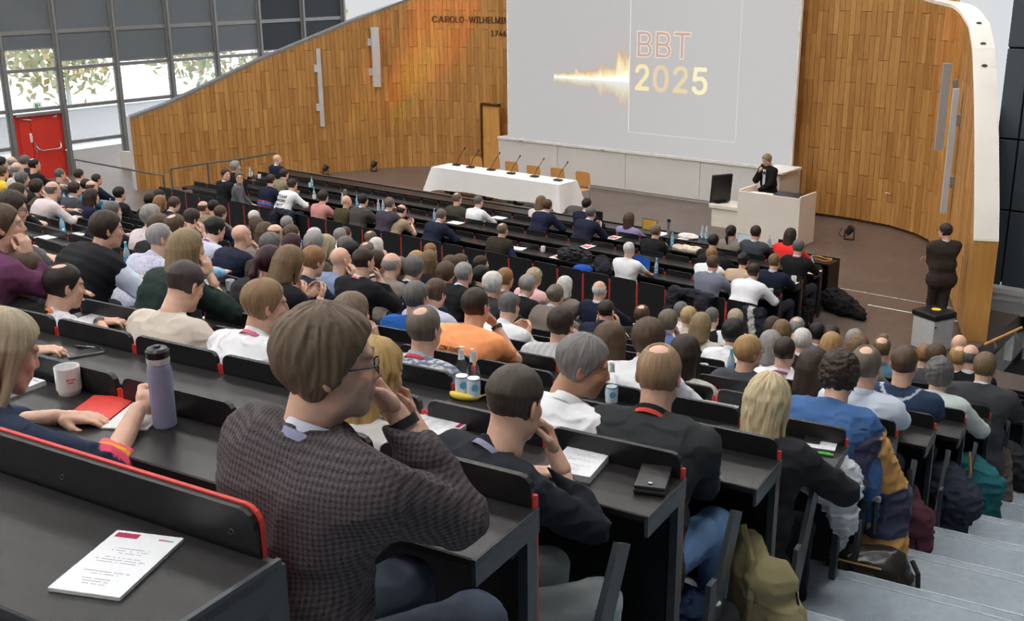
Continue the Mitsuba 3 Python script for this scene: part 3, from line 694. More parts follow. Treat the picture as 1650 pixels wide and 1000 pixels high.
part(t, 'base', bx(-12.05, -11.15, 21.3, 21.8, ZS, ZS + .41), 'podium_white')
t = thing('monitor', 'slim dark monitor standing edge-on left of the lectern', 'monitor')
part(t, 'panel', mv(rbox(.07, .5, .62, .01), -11.95, 21.5, ZS + .83, ry=.10, rz=-.5), 'black_plastic')
part(t, 'foot', mv(rbox(.2, .3, .02, .005), -11.95, 21.5, ZS + .515, rz=-.5), 'black_plastic')
# column loudspeakers and wall lights
def wall_box(key, label, cat_, S0, Q, N, s, z0_, z1_, w, d, mat_, out=.0, bend=0.):
    i = int(np.argmin(abs(S0 - s))); q, n_ = Q[i], N[i]; tdir = np.array([-n_[1], n_[0]])
    t = thing(key, label, cat_)
    P = []
    V, F = [], []
    zs = np.linspace(z0_, z1_, 6)
    for z in zs:
        o = out + bend * math.sin(PI * (z - z0_) / (z1_ - z0_))
        for a, b in ((-w / 2, -.02 - o), (w / 2, -.02 - o), (w / 2, -.02 - d - o), (-w / 2, -.02 - d - o)): V.append([*(q + tdir * a + n_ * b), z])
    for r_ in range(5):
        for j in range(4):
            a, b = 4 * r_ + j, 4 * r_ + (j + 1) % 4; F += [[a, b, b + 4], [a, b + 4, a + 4]]
    F += [[0, 2, 1], [0, 3, 2], [20, 21, 22], [20, 22, 23]]
    m = trimesh.Trimesh(V, F, process=False); m.fix_normals()
    part(t, 'cabinet', m, mat_)
    for zz in (z0_ + .25 * (z1_ - z0_), z0_ + .75 * (z1_ - z0_)):
        p = q - n_ * (.0 + .03) + tdir * (w / 2 + .03)
        part(t, 'bracket', mv(rbox(.10, .08, .20, .01), p[0], p[1], zz, rz=math.atan2(tdir[1], tdir[0])), mat_)
    return t
sl = SL
def s_at(Q, S, y): i = int(np.argmin(abs(Q[:int(len(Q) * .6), 1] - y))); return S[i]
wall_box('wall_lamp', 'long thin pale wall light on the left timber wall', 'wall light', SL, QL, NL, s_at(QL, SL, 20.5), -4.17, -2.04, .11, .07, 'light_grey')
wall_box('column_speaker', 'pale curved column loudspeaker near the top of the left timber wall', 'loudspeaker', SL, QL, NL, s_at(QL, SL, 22.2), -3.15, -1.52, .20, .14, 'light_grey', .05, .05)
wall_box('column_speaker', 'dark grey column loudspeaker high on the right timber wall', 'loudspeaker', SR, QR, NR, s_at(QR, SR, 21.0), -3.30, -1.72, .16, .14, 'speaker_grey', .12)
wall_box('wall_lamp', 'long thin pale wall light on the right timber wall', 'wall light', SR, QR, NR, s_at(QR, SR, 19.9), -4.25, -2.06, .14, .10, 'light_grey', .05)
# stage uplights with orange light on the timber
def uplight(label, x, y, tx, ty, tz, power, beam):
    t = thing('stage_uplight', label, 'spotlight')
    d = np.array([tx - x, ty - y, tz - (ZS + .2)]); d /= np.linalg.norm(d)
    p = np.array([x, y, ZS + .2])
    part(t, 'can', tube([p - d * .09, p - d * .02, p + d * .09], [.05, .075, .08], 10), 'black_plastic')
    part(t, 'yoke', cat(tube([(x - .1, y, ZS + .02), (x - .1, y, ZS + .2)], .012, 5), tube([(x + .1, y, ZS + .02), (x + .1, y, ZS + .2)], .012, 5), bx(x - .1, x + .1, y - .05, y + .05, ZS, ZS + .02)), 'black_plastic')
    part(t, 'cable', tube([(x, y - .05, ZS + .1), (x - .15, y - .02, ZS + .05), (x - .35, y + .25, ZS + .03), (x - .38, y + .5, ZS + .1)], .008, 5), 'black_plastic')
    scene[t + '__beam'] = {'type': 'spot', 'to_world': T().look_at(origin=list(p + d * .12), target=[tx, ty, tz], up=[0, 0, 1]), 'cutoff_angle': beam, 'beam_width': beam * .12, 'intensity': rgb(power, power * .12, power * .004)}
uplight('small black spotlight on the stage floor near the left corner', -23.85, 20.35, -22.75, 23.0, -2.0, SPOT, 15)
uplight('small black spotlight farther along the left wall on the stage floor', -23.2, 21.6, -22.6, 23.2, -2.6, SPOT * .6, 17)
uplight('small black spotlight hidden behind the front desk before the right wall', -9.1, 21.9, -7.45, 22.1, -2.55, SPOT * .8, 18)
# railing along the left wall
t = thing('steel_railing', 'grey steel railing in front of the left timber wall', 'railing')
RP = [(-24.3, 15.7, -4.72), (-24.3, 16.8, -4.72), (-24.15, 17.7, -4.72), (-24.05, 18.8, -4.70)]
part(t, 'handrail', tube(RP, .025, 6), 'rail_metal')
for q in (RP[0], RP[1], RP[2]): part(t, 'post', tube([(q[0], q[1], ZS), q], .022, 6), 'rail_metal')
# right-hand handrail and glass by the exit
t = thing('stair_balustrade', 'glass balustrade with a wooden handrail beside the exit', 'balustrade')
part(t, 'handrail', tube([(-4.42, 15.75, -5.18), (-4.05, 16.15, -4.95)], .022, 8), 'gold_wood')
part(t, 'bracket', cat(tube([(-4.33, 15.85, -5.13), (-4.30, 15.9, -5.24)], .012), tube([(-4.12, 16.07, -5.0), (-4.08, 16.1, -5.12)], .012)), 'silver')
m = trimesh.Trimesh([[-4.42, 15.85, -5.9], [-4.0, 16.3, -5.9], [-4.0, 16.3, -5.0], [-4.42, 15.85, -5.22]], [[0, 1, 2], [0, 2, 3]], process=False)
part(t, 'glass', m, 'glass_pane')
# ---------------------------------------------------------------- people: distance fields, meshed
F32 = np.float32
def nrm(v): v = np.asarray(v, float); return v / (np.linalg.norm(v) + 1e-12)
def d_cone(P, a, b, ra, rb):
    a = np.asarray(a, F32); ba = np.asarray(b, F32) - a; L = float(ba @ ba) + 1e-9
    pa = P - a; h = np.clip((pa @ ba) / F32(L), 0, 1)
    return np.sqrt(((pa - h[:, None] * ba) ** 2).sum(1)) - (F32(ra) + h * F32(rb - ra))
def d_ell(P, c, r, R=None):
    q = P - np.asarray(c, F32)
    if R is not None: q = q @ np.asarray(R, F32)
    r = np.asarray(r, F32); k0 = np.sqrt(((q / r) ** 2).sum(1)); k1 = np.sqrt(((q / (r * r)) ** 2).sum(1)) + 1e-6
    return k0 * (k0 - 1) / k1
def smin(a, b, k):
    if k <= 0: return np.minimum(a, b)
    h = np.clip(.5 + .5 * (b - a) / k, 0, 1); return b * (1 - h) + a * h - k * h * (1 - h)
def smax(a, b, k): return -smin(-a, -b, k)
def field(prims):
    """prims: (kind, args, blend); negative blend subtracts"""
    def fn(P):
        d = None
        for kind, args, k in prims:
            v = d_cone(P, *args) if kind == 'c' else d_ell(P, *args)
            d = v if d is None else (smax(d, -v, -k) if k < 0 else smin(d, v, k))
        return d
    return fn
def bounds(prims, pad):
    lo, hi = np.full(3, 1e9), np.full(3, -1e9)
    for kind, a, k in prims:
        if k < 0: continue
        if kind == 'c':
            r = max(a[2], a[3]); pts = [np.asarray(a[0]), np.asarray(a[1])]
        else: r = max(a[1]); pts = [np.asarray(a[0])]
        for p in pts: lo = np.minimum(lo, p - r); hi = np.maximum(hi, p + r)
    return lo - pad, hi + pad
def mesh_field(fn, lo, hi, h, c=4):
    lo = np.asarray(lo, float); n = (np.ceil((np.asarray(hi) - lo) / (h * c)).astype(int) + 1)
    bi = np.stack(np.meshgrid(*[np.arange(q) for q in n], indexing='ij'), -1).reshape(-1, 3)
    ctr = (lo + (bi + .5) * (h * c)).astype(F32)
    dc = fn(ctr)
    N = n * c + 1
    D = np.empty(N, F32)
    D[:-1, :-1, :-1] = np.repeat(np.repeat(np.repeat(dc.reshape(n), c, 0), c, 1), c, 2)
    D[-1] = 1; D[:, -1] = 1; D[:, :, -1] = 1
    act = np.abs(dc) < h * c * 1.25
    o = np.stack(np.meshgrid(*[np.arange(c + 1)] * 3, indexing='ij'), -1).reshape(-1, 3)
    idx = (bi[act][:, None] * c + o[None]).reshape(-1, 3)
    flat = np.unique(np.ravel_multi_index(idx.T, N))
    ii = np.stack(np.unravel_index(flat, N), -1)
    D.reshape(-1)[flat] = fn((lo + ii * h).astype(F32))
    return surface(D, lo, h)
def surface(D, lo, h):
    S = D < 0; C = np.array(D.shape) - 1
    acc, cells, quads = [], [], []
    base = np.eye(3, dtype=int)
    for a in range(3):
        s0 = [slice(None)] * 3; s1 = [slice(None)] * 3; s0[a] = slice(0, -1); s1[a] = slice(1, None)
        M = S[tuple(s0)] != S[tuple(s1)]
        I = np.stack(np.nonzero(M), -1)
        d0 = D[tuple(I.T)]; J = I + base[a]; d1 = D[tuple(J.T)]
        t = d0 / (d0 - d1); p = I.astype(float); p[:, a] += t
        b, c_ = (a + 1) % 3, (a + 2) % 3
        four = []
        for db, dc_ in ((0, 0), (-1, 0), (-1, -1), (0, -1)):
            K = I.copy(); K[:, b] += db; K[:, c_] += dc_; four.append(K)
            ok = ((K >= 0) & (K < C)).all(1)
            cells.append(np.ravel_multi_index(K[ok].T, C)); acc.append(p[ok])
        ok = np.all([((K >= 0) & (K < C)).all(1) for K in four], 0)
        q = np.stack([np.ravel_multi_index(K[ok].T, C) for K in four], -1)
        flip = S[tuple(I[ok].T)]
        q[~flip] = q[~flip][:, ::-1]; quads.append(q)
    cells = np.concatenate(cells); acc = np.concatenate(acc); quads = np.concatenate(quads)
    u, inv = np.unique(cells, return_inverse=True)
    n = np.bincount(inv); V = np.stack([np.bincount(inv, acc[:, k]) / n for k in range(3)], -1) * h + lo
    Q = np.searchsorted(u, quads)
    return V, np.vstack([Q[:, [0, 1, 2]], Q[:, [0, 2, 3]]])
def join(parts):
    V, F, o = [], [], 0
    for v, f in parts: V.append(v); F.append(f + o); o += len(v)
    return np.vstack(V), np.vstack(F)
def rot(rx=0, ry=0, rz=0): return trimesh.transformations.euler_matrix(rx, ry, rz, 'sxyz')[:3, :3]
# ---- head. frame: between the ears, y forward, z up
def head_prims(female=False, wide=1.0):
    j = .92 if female else 1.0
    P = [('e', ((0, -.014, .036), (.0745 * wide, .096, .086)), 0), ('e', ((0, .026, -.032), (.062 * wide, .066, .078)), .03),
         ('c', ((-.036 * j, .02, -.066), (.036 * j, .02, -.066), .030, .030), .03), ('c', ((-.014 * j, .066, -.096), (.014 * j, .066, -.096), .019 * j, .019 * j), .03),
         ('c', ((0, .072, -.088), (0, .085, -.050), .016, .016), .02),
         ('c', ((-.036, .076, .030), (.036, .076, .030), .011, .011), .018),
         ('c', ((-.042, .062, -.018), (.042, .062, -.018), .018, .018), .02),
         ('e', ((-.031, .092, .010), (.016, .011, .011)), -.012), ('e', ((.031, .092, .010), (.016, .011, .011)), -.012),
         ('e', ((-.031, .077, .010), (.0125, .0125, .0115)), .004), ('e', ((.031, .077, .010), (.0125, .0125, .0115)), .004),
         ('c', ((0, .086, .022), (0, .105, -.022), .0075, .0115), .012), ('c', ((-.011, .096, -.028), (.011, .096, -.028), .0075, .0075), .008),
         ('c', ((-.017, .088, -.053), (.017, .088, -.053), .0075, .0075), .008), ('c', ((-.014, .087, -.064), (.014, .087, -.064), .0085, .0085), .006)]
    for s in (-1, 1):
        P += [('e', ((s * .079 * wide, -.012, -.002), (.0085, .019, .032), rot(0, 0, s * .35)), .006), ('e', ((s * .087 * wide, -.008, .004), (.006, .010, .017), rot(0, 0, s * .35)), -.005)]
    return P
HEADS = {}
def head_mesh(h, female):
    k = (h, female)
    if k not in HEADS:
        P = head_prims(female); P = P + [('c', ((0, -.022, -.055), (0, -.035, -.135), .052 if female else .058, .054 if female else .062), .03)]
        V, F = mesh_field(field(P), *bounds(P, h * 2), h)
        x, y, z = V.T
        g = lambda cx, cy, cz, r: np.exp(-(((abs(x) - cx) / r) ** 2 + ((y - cy) / r) ** 2 + ((z - cz) / r) ** 2))
        m = {'lip': np.exp(-((x / .02) ** 2 + ((y - .093) / .014) ** 2 + ((z + .058) / .009) ** 2) ** 2) if h < .007 else .5 * np.exp(-((x / .02) ** 2 + ((y - .093) / .02) ** 2 + ((z + .058) / .012) ** 2)),
             'white': np.exp(-((((abs(x) - .031) / .0115) ** 2 + ((z - .010) / .006) ** 2) ** 2)) * (y > .07) if h < .007 else 0 * x,
             'iris': np.exp(-((((abs(x) - .031) / (.006 if h < .007 else .010)) ** 2 + ((z - .010) / (.006 if h < .007 else .009)) ** 2) ** 2)) * (y > .07),
             'brow': np.exp(-((((abs(x) - .033) / .021) ** 4 + ((z - .034 + .006 * abs(abs(x) - .03) / .02) / .006) ** 2))) * (y > .055),
             'jaw': np.clip((-.020 - z) / .03, 0, 1) * np.clip((y + .005) / .03, 0, 1) * (1 - np.clip((-.12 - z) / .02, 0, 1)),
             'red': g(.045, .07, -.02, .028) + g(0, .10, -.02, .022) * .8 + np.exp(-(((abs(x) - .083) / .012) ** 2)) * (abs(y + .012) < .035)}
        HEADS[k] = (V, F, m)
    return HEADS[k]
def mixc(c, d, t): t = np.clip(t, 0, 1)[:, None]; return c * (1 - t) + np.asarray(d) * t
def skin_colour(V, masks, tone, hair, beard, seed):
    n = meshkit.noise(V * 60, seed)[:, None]; c = np.tile(np.asarray(tone, float), (len(V), 1)) * (.94 + .12 * n)
    if masks:
        c = mixc(c, np.asarray(tone) * (1.05, .62, .55), masks['red'] * .45)
        if beard is not None:
            b, a = beard; c = mixc(c, b, masks['jaw'] * a * (.75 + .5 * meshkit.noise(V * 300, 3)))
        c = mixc(c, np.asarray(tone) * (.80, .42, .40), masks['lip'] * .8)
        c = mixc(c, (.62, .58, .54), masks['white'] * .8); c = mixc(c, (.03, .022, .018), masks['iris'] * .9)
        c = mixc(c, np.asarray(hair) * .6, masks['brow'] * .8)
    return c
# ---- hair, in the head's frame
def hair_mesh(style, h, seed=0):
    t = {'buzz': .006, 'short': .013, 'thick': .024, 'thin': .010, 'fringe': .009, 'long': .020, 'bob': .021, 'pony': .013, 'curly': .027, 'bun': .013, 'wavy': .021, 'comb': .020, 'quiff': .010, 'under': .011}[style]
    C, Rr = np.array((0, -.014, .036)), np.array((.0745, .096, .086))
    P0 = [('e', (C, Rr + t), 0), ('e', ((0, .0, -.03), (.060 + t, .052 + t, .066)), .03)]
    extra = []
    rng = np.random.default_rng(seed)
    if style in ('long', 'bob', 'wavy'):
        zb = {'long': -.25, 'bob': -.13, 'wavy': -.23}[style]
        for a in np.linspace(-1.3, 1.3, 13):
            x, y = .072 * math.sin(a), -.022 - .085 * math.cos(a)
            w = 1.12 if style == 'bob' else .98 + .12 * rng.random()
            e_ = zb * (1 + .12 * rng.uniform(-1, 1)) if style != 'bob' else zb + .02 * abs(a)
            extra.append(('c', ((x, y, .02), (x * w * 1.05, y * w - .015 + .012 * rng.uniform(-1, 1), e_), .026, .022 if style == 'bob' else .010), .022))
        for s in (-1, 1): extra.append(('c', ((s * .080, .004, .03), (s * .084, -.008, zb * (.75 if style != 'bob' else .9)), .020, .012), .02))
    if style == 'pony': extra += [('e', ((0, -.118, .03), (.022, .022, .022)), .01), ('c', ((0, -.12, .03), (0, -.15, -.07), .024, .026), .02), ('c', ((0, -.15, -.07), (.01, -.14, -.20), .026, .010), .02)]
    if style == 'bun': extra += [('e', ((0, -.115, .055), (.045, .036, .042)), .015)]
    if style == 'quiff': extra += [('e', ((0, .055, .122), (.045, .045, .022)), .02)]
    base, ex = field(P0), (field([('c', ((0, 0, 9), (0, 0, 9), .1, .1), 0)] + extra) if extra else None)
    hl = {'fringe': .0, 'thin': .014}.get(style, .02)
    def fn(P):
        x, y, z = P.T
        d = base(P)
        cut = (y - .02) * .80 - (z - .03) * .60 - hl - .012 * np.cos(x * 40) * 0
        d = smax(d, cut, .012)
        nape = -(z + (.072 if style not in ('buzz', 'under') else .060)) + np.clip(y + .02, 0, 1) * .75
        d = smax(d, nape, .012)
        if style == 'fringe': d = smax(d + np.clip((z - .02) / .04, 0, 1) * .006, z - .062 - np.clip(-y, 0, 1) * .12, .014)
        if style == 'quiff': d = smax(d, -(np.sqrt(x * x + (y + .045) ** 2 + (z - .125) ** 2) - .058), .01)
        if style == 'thin': d = smax(d, -(np.sqrt(x * x + (y + .045) ** 2 + (z - .135) ** 2) - .046), .008)
        if style == 'under': d = d + np.clip((.045 - z) / .02, 0, 1) * .007
        if ex is not None:
            e_ = ex(P)
            if style in ('long', 'bob', 'wavy'): e_ = smax(e_, (y - .035), .01)
            d = smin(d, e_, .018)
        if style == 'curly':
            d = d - .016 * (meshkit.noise(P * 48, seed).astype(F32) - .5) - .010 * (meshkit.noise(P * 95, seed + 1).astype(F32) - .5)
        else:
            ang = np.arctan2(x, -y - .02); amp = {'buzz': .0015, 'under': .003, 'fringe': .002, 'thin': .003, 'thick': .010, 'comb': .009, 'wavy': .010}.get(style, .006)
            q = np.stack([ang * 9, np.sqrt(x * x + (y + .03) ** 2) * 10, z * (9 if style in ('long', 'bob', 'pony') else 22)], -1)
            d = d - amp * (meshkit.noise(q, seed).astype(F32) - .5)
            if h < .006:
                q = np.stack([ang * 30, z * 16 + x * 8, y * 20], -1)
                d = d - amp * .55 * (meshkit.noise(q, seed + 3).astype(F32) - .5)
        return d
    lo, hi = np.array((-.125, -.19, -.09)), np.array((.125, .12, .17))
    if style in ('long', 'wavy'): lo[2] = -.36
    if style == 'bob': lo[2] = -.19
    if style == 'pony': lo[2] = -.25
    return mesh_field(fn, lo, hi, h)
def hair_colour(V, col, seed, amount=.45, tips=None):
    x, y, z = V.T; ang = np.arctan2(x, -y - .02)
    n = meshkit.noise(np.stack([ang * 26, z * 14, np.hypot(x, y + .03) * 40], -1), seed) * .6 + meshkit.noise(np.stack([ang * 8, z * 5, y * 9], -1), seed + 5) * .4
    c = np.asarray(col, float)[None] * (1 + amount * 2 * (n[:, None] - .5))
    return np.clip(c, 0, 1)
# ---- hands. frame: wrist at the origin, fingers along +y, palm faces -z, thumb on -x (right hand)
def hand_prims(curl, spread=.0, left=False):
    P = [('c', ((-.022, .03, 0), (-.026, .082, .002), .015, .0125), 0), ('c', ((.022, .03, -.002), (.026, .074, -.001), .015, .012), .014), ('c', ((0, .0, 0), (0, .06, 0), .024, .018), .016), ('c', ((0, .03, .002), (0, .080, .003), .016, .013), .014)]
    for x, L, r, y0 in ((-.030, .072, .0088, .084), (-.010, .080, .009, .088), (.011, .074, .0086, .084), (.030, .058, .0078, .076)):
        p = np.array((x, y0, .002)); a = curl * .55
        for f, rr in ((.45, 1.0), (.30, .95), (.25, .86)):
            q = p + L * f * np.array((x * spread * 3, math.cos(a), -math.sin(a)))
            P.append(('c', (p, q, r * rr, r * rr * .93), .005 if f < .45 else .009)); p = q; a += curl * .9
    p = np.array((-.028, .022, -.004)); q = p + np.array((-.022, .034, -.014)) ; e = q + np.array((-.008 + .014 * curl, .028, -.010 - .006 * curl)); g = e + np.array((.006 * curl, .022, -.004 - .008 * curl))
    P += [('c', (p, q, .015, .0115), .012), ('c', (q, e, .0115, .010), .006), ('c', (e, g, .010, .0082), .005)]
    if left: P = [(k, tuple(np.asarray(v) * (-1, 1, 1) if i < 2 else v for i, v in enumerate(a)), b) for k, a, b in P]
    return P
HANDS = {}
def hand_mesh(curl, left, h):
    k = (round(curl, 1), left, h)
    if k not in HANDS:
        P = hand_prims(k[0], .1, left); HANDS[k] = mesh_field(field(P), *bounds(P, h * 2), h)
    return HANDS[k]
def hand_frame(w, d, palm):
    """wrist, finger direction, palm direction -> rotation with columns x y z"""
    y = nrm(d); z = -nrm(np.asarray(palm) - y * (np.asarray(palm) @ y)); x = np.cross(y, z); return np.stack([x, y, z], 1)
# ---- skeleton
def elbow(S, Wp, l1, l2, pole):
    d = Wp - S; L = np.linalg.norm(d)
    if L > (l1 + l2) * .995: Wp = S + d / L * (l1 + l2) * .995; d = Wp - S; L = np.linalg.norm(d)
    a = (l1 * l1 - l2 * l2 + L * L) / (2 * L); hh = math.sqrt(max(l1 * l1 - a * a, 0)); u = d / L
    p = np.asarray(pole, float); p = nrm(p - u * (p @ u)); return S + u * a + p * hh, Wp
def skeleton(lean=.15, slouch=.2, side=0., pitch=0., arms=('desk', 'desk'), width=1.0, desk=(.55, .74), stand=False, twist=0., knees=None, feet=None):
    J = {}
    hz = .52 if not stand else .93
    P0 = np.array((0, 0, hz))
    D = lambda a: nrm((math.sin(side), math.sin(a), math.cos(a)))
    P1 = P0 + .20 * D(lean); P2 = P1 + .20 * D(lean + .5 * slouch); P3 = P2 + .10 * D(lean + slouch); P4 = P3 + .065 * D(lean + slouch)
    an = (lean + slouch) * .55 + .25 * pitch; HC = P4 + .150 * D(an) + np.array((0, .015, 0))
    J.update(P0=P0, P1=P1, P2=P2, P3=P3, P4=P4, HC=HC, up=D(lean + slouch))
    ct, st = math.cos(twist), math.sin(twist)
    for s, n in ((1, 'R'), (-1, 'L')):
        sh = P3 + np.array((s * .185 * width * ct, s * .185 * width * st, -.012)) + .0 * J['up']
        J['S' + n] = sh
        a = arms[0 if s > 0 else 1]
        dy, dz = desk
        if isinstance(a, dict):
            W = np.array(a['w'], float); pole = a.get('pole', (s * .6, -.2, -1)); hd = np.array(a.get('d', (0, 1, 0)), float); palm = a.get('palm', (0, 0, -1)); cu = a.get('curl', .5)
            if a.get('rel') == 'head': W = W + HC
        elif a == 'desk': W = np.array((s * .13, max(dy + .02, P4[1] + .12), dz + .015)); pole = (s * 1.0, -.1, -.5); hd = (-s * .5, .8, -.05); palm = (0, 0, -1); cu = .35
        elif a == 'cross': W = np.array((-s * .06, max(dy, P4[1] + .10), dz + .03 + (.035 if s > 0 else 0))); pole = (s * 1.0, -.1, -.5); hd = (-s * 1, .15, 0); palm = (0, 0, -1); cu = .4
        elif a == 'chin': W = HC + np.array((s * .065, .115, -.175)); pole = (s * .5, .5, -1); hd = (-s * .35, -.10, 1); palm = (-s * .5, -1, 0); cu = 1.1
        elif a == 'cheek': W = HC + np.array((s * .115, .06, -.165)); pole = (s * .6, .5, -1); hd = (-s * .15, -.05, 1); palm = (-s, -.3, 0); cu = .8
        elif a == 'mouth': W = HC + np.array((s * .05, .15, -.155)); pole = (s * .5, .5, -1); hd = (-s * .6, -.25, .7); palm = (-s * .2, -1, -.2); cu = 1.0
        elif a == 'lap': W = np.array((s * .12, .30, .63)); pole = (s * 1, -.4, -.4); hd = (-s * .5, .8, -.1); palm = (0, 0, -1); cu = .5
        elif a == 'folded': W = np.array((-s * .10, P3[1] + .20, P3[2] - .27)); pole = (s * 1, -.2, -.6); hd = (-s, .1, .1); palm = (0, -1, -.2); cu = .5
        elif a == 'phone': W = np.array((s * .07, P4[1] + .26, dz + .12)); pole = (s * .8, -.1, -.8); hd = (-s * .35, .7, .45); palm = (-s * .6, -.2, .6); cu = .8
        elif a == 'down': W = sh + np.array((s * .05, .05, -.52)); pole = (s * .3, -1, 0); hd = (0, .15, -1); palm = (-s, 0, 0); cu = .5
        elif a == 'far': W = np.array((s * .30, max(dy + .22, P4[1] + .30), dz + .02)); pole = (s * 1, 0, -.4); hd = (s * .1, 1, 0); palm = (0, 0, -1); cu = .4
        else: raise ValueError(a)
        E, W = elbow(sh, W, .285, .255, pole)
        J['E' + n], J['W' + n] = E, W; J['H' + n] = (nrm(hd), palm, cu)
    if stand:
        for s, n in ((1, 'R'), (-1, 'L')):
            f = (feet or {}).get(n, (s * .10, .0, .0)); J['K' + n] = np.array((s * .10 + (f[0] - s * .1) * .5, .03 + f[1] * .5, .50)); J['A' + n] = np.array((f[0], f[1] - .02, .085)); J['T' + n] = np.array((f[0] + s * .03, f[1] + .17, .035))
    else:
        for s, n in ((1, 'R'), (-1, 'L')):
            kx, ky = (knees or {}).get(n, (s * .14, .42)); J['K' + n] = np.array((kx, ky, .53)); J['A' + n] = np.array((kx, ky + .02, .09)); J['T' + n] = np.array((kx + s * .02, ky + .18, .04))
    for s, n in ((1, 'R'), (-1, 'L')): J['B' + n] = P0 + np.array((s * .095, 0, .0))
    return J
def torso_prims(J, g, width, fat=1.0, belly=0.):
    """g: how much the cloth stands off"""
    P0, P1, P2, P3, P4 = (J[k] for k in ('P0', 'P1', 'P2', 'P3', 'P4'))
    X = nrm(J['SR'] - J['SL']); f = np.array((0, 1, 0))
    w = width
    return [('c', (P0 - X * .085 * w, P0 + X * .085 * w, .115 * fat + g, .115 * fat + g), 0), ('c', (P1 - X * .075 * w, P1 + X * .075 * w, .110 * fat + g, .110 * fat + g), .07),
            ('c', (P1 + f * .03 - X * .03, P1 + f * .03 + X * .03, .10 * fat + g + belly, .10 * fat + g + belly), .06),
            ('c', (P2 - X * .085 * w, P2 + X * .085 * w, .106 * fat + g, .106 * fat + g), .08),
            ('c', (P3 - X * .10 * w - J['up'] * .02, P3 + X * .10 * w - J['up'] * .02, .082 * fat + g, .082 * fat + g), .06),
            ('c', (J['SL'] + X * .02, J['SR'] - X * .02, .056 + g, .056 + g), .05),
            ('c', (P3, P4 + J['up'] * .004, .075 + g * .8, .056 + g * .4), .04)]
def arm_prims(J, n, g, upto=1.0, fat=1.0):
    S, E, W = J['S' + n], J['E' + n], J['W' + n]
    P = [('c', (S, S + (E - S) * min(upto * 2, 1.0), .056 * fat + g, .046 * fat + g), .045)]
    if upto > .5: P.append(('c', (E, E + (W - E) * min(1.0, (upto - .5) * 2), .044 * fat + g, (.044 - .013 * min(1.0, (upto - .5) * 2)) * fat + g), .02))
    return P
def leg_prims(J, g, fat=1.0, to=1.0, skirt=False):
    P = [('c', (J['P0'] - np.array((.08, 0, 0)), J['P0'] + np.array((.08, 0, 0)), .118 * fat + g, .118 * fat + g), 0)]
    for n in 'RL':
        P += [('c', (J['B' + n], J['K' + n], .092 * fat + g, .066 * fat + g), .04), ('c', (J['K' + n], J['K' + n] + (J['A' + n] - J['K' + n]) * to, .066 * fat + g, .048 + g * 1.3), .03)]
    return P
def shoe_prims(J, n):
    A, Tn = J['A' + n], J['T' + n]
    return [('c', (A + np.array((0, -.04, -.045)), Tn, .040, .034), 0), ('c', (A, A + np.array((0, .0, -.03)), .046, .048), .02)]
def wrinkle(fn, amp, sc, seed):
    def f(P):
        q = np.stack([P[:, 0] * sc, P[:, 1] * sc, P[:, 2] * sc * 1.6], -1)
        n1 = meshkit.noise(q + .7 * meshkit.noise(q * .6, seed + 9)[:, None], seed).astype(F32); n2 = meshkit.noise(q * 2.3 + 7, seed + 1).astype(F32)
        return fn(P) - amp * ((1 - np.abs(2 * n1 - 1)) ** 3 * 1.6 - .3) - amp * .5 * (n2 - .5)
    return f
POSES = {}
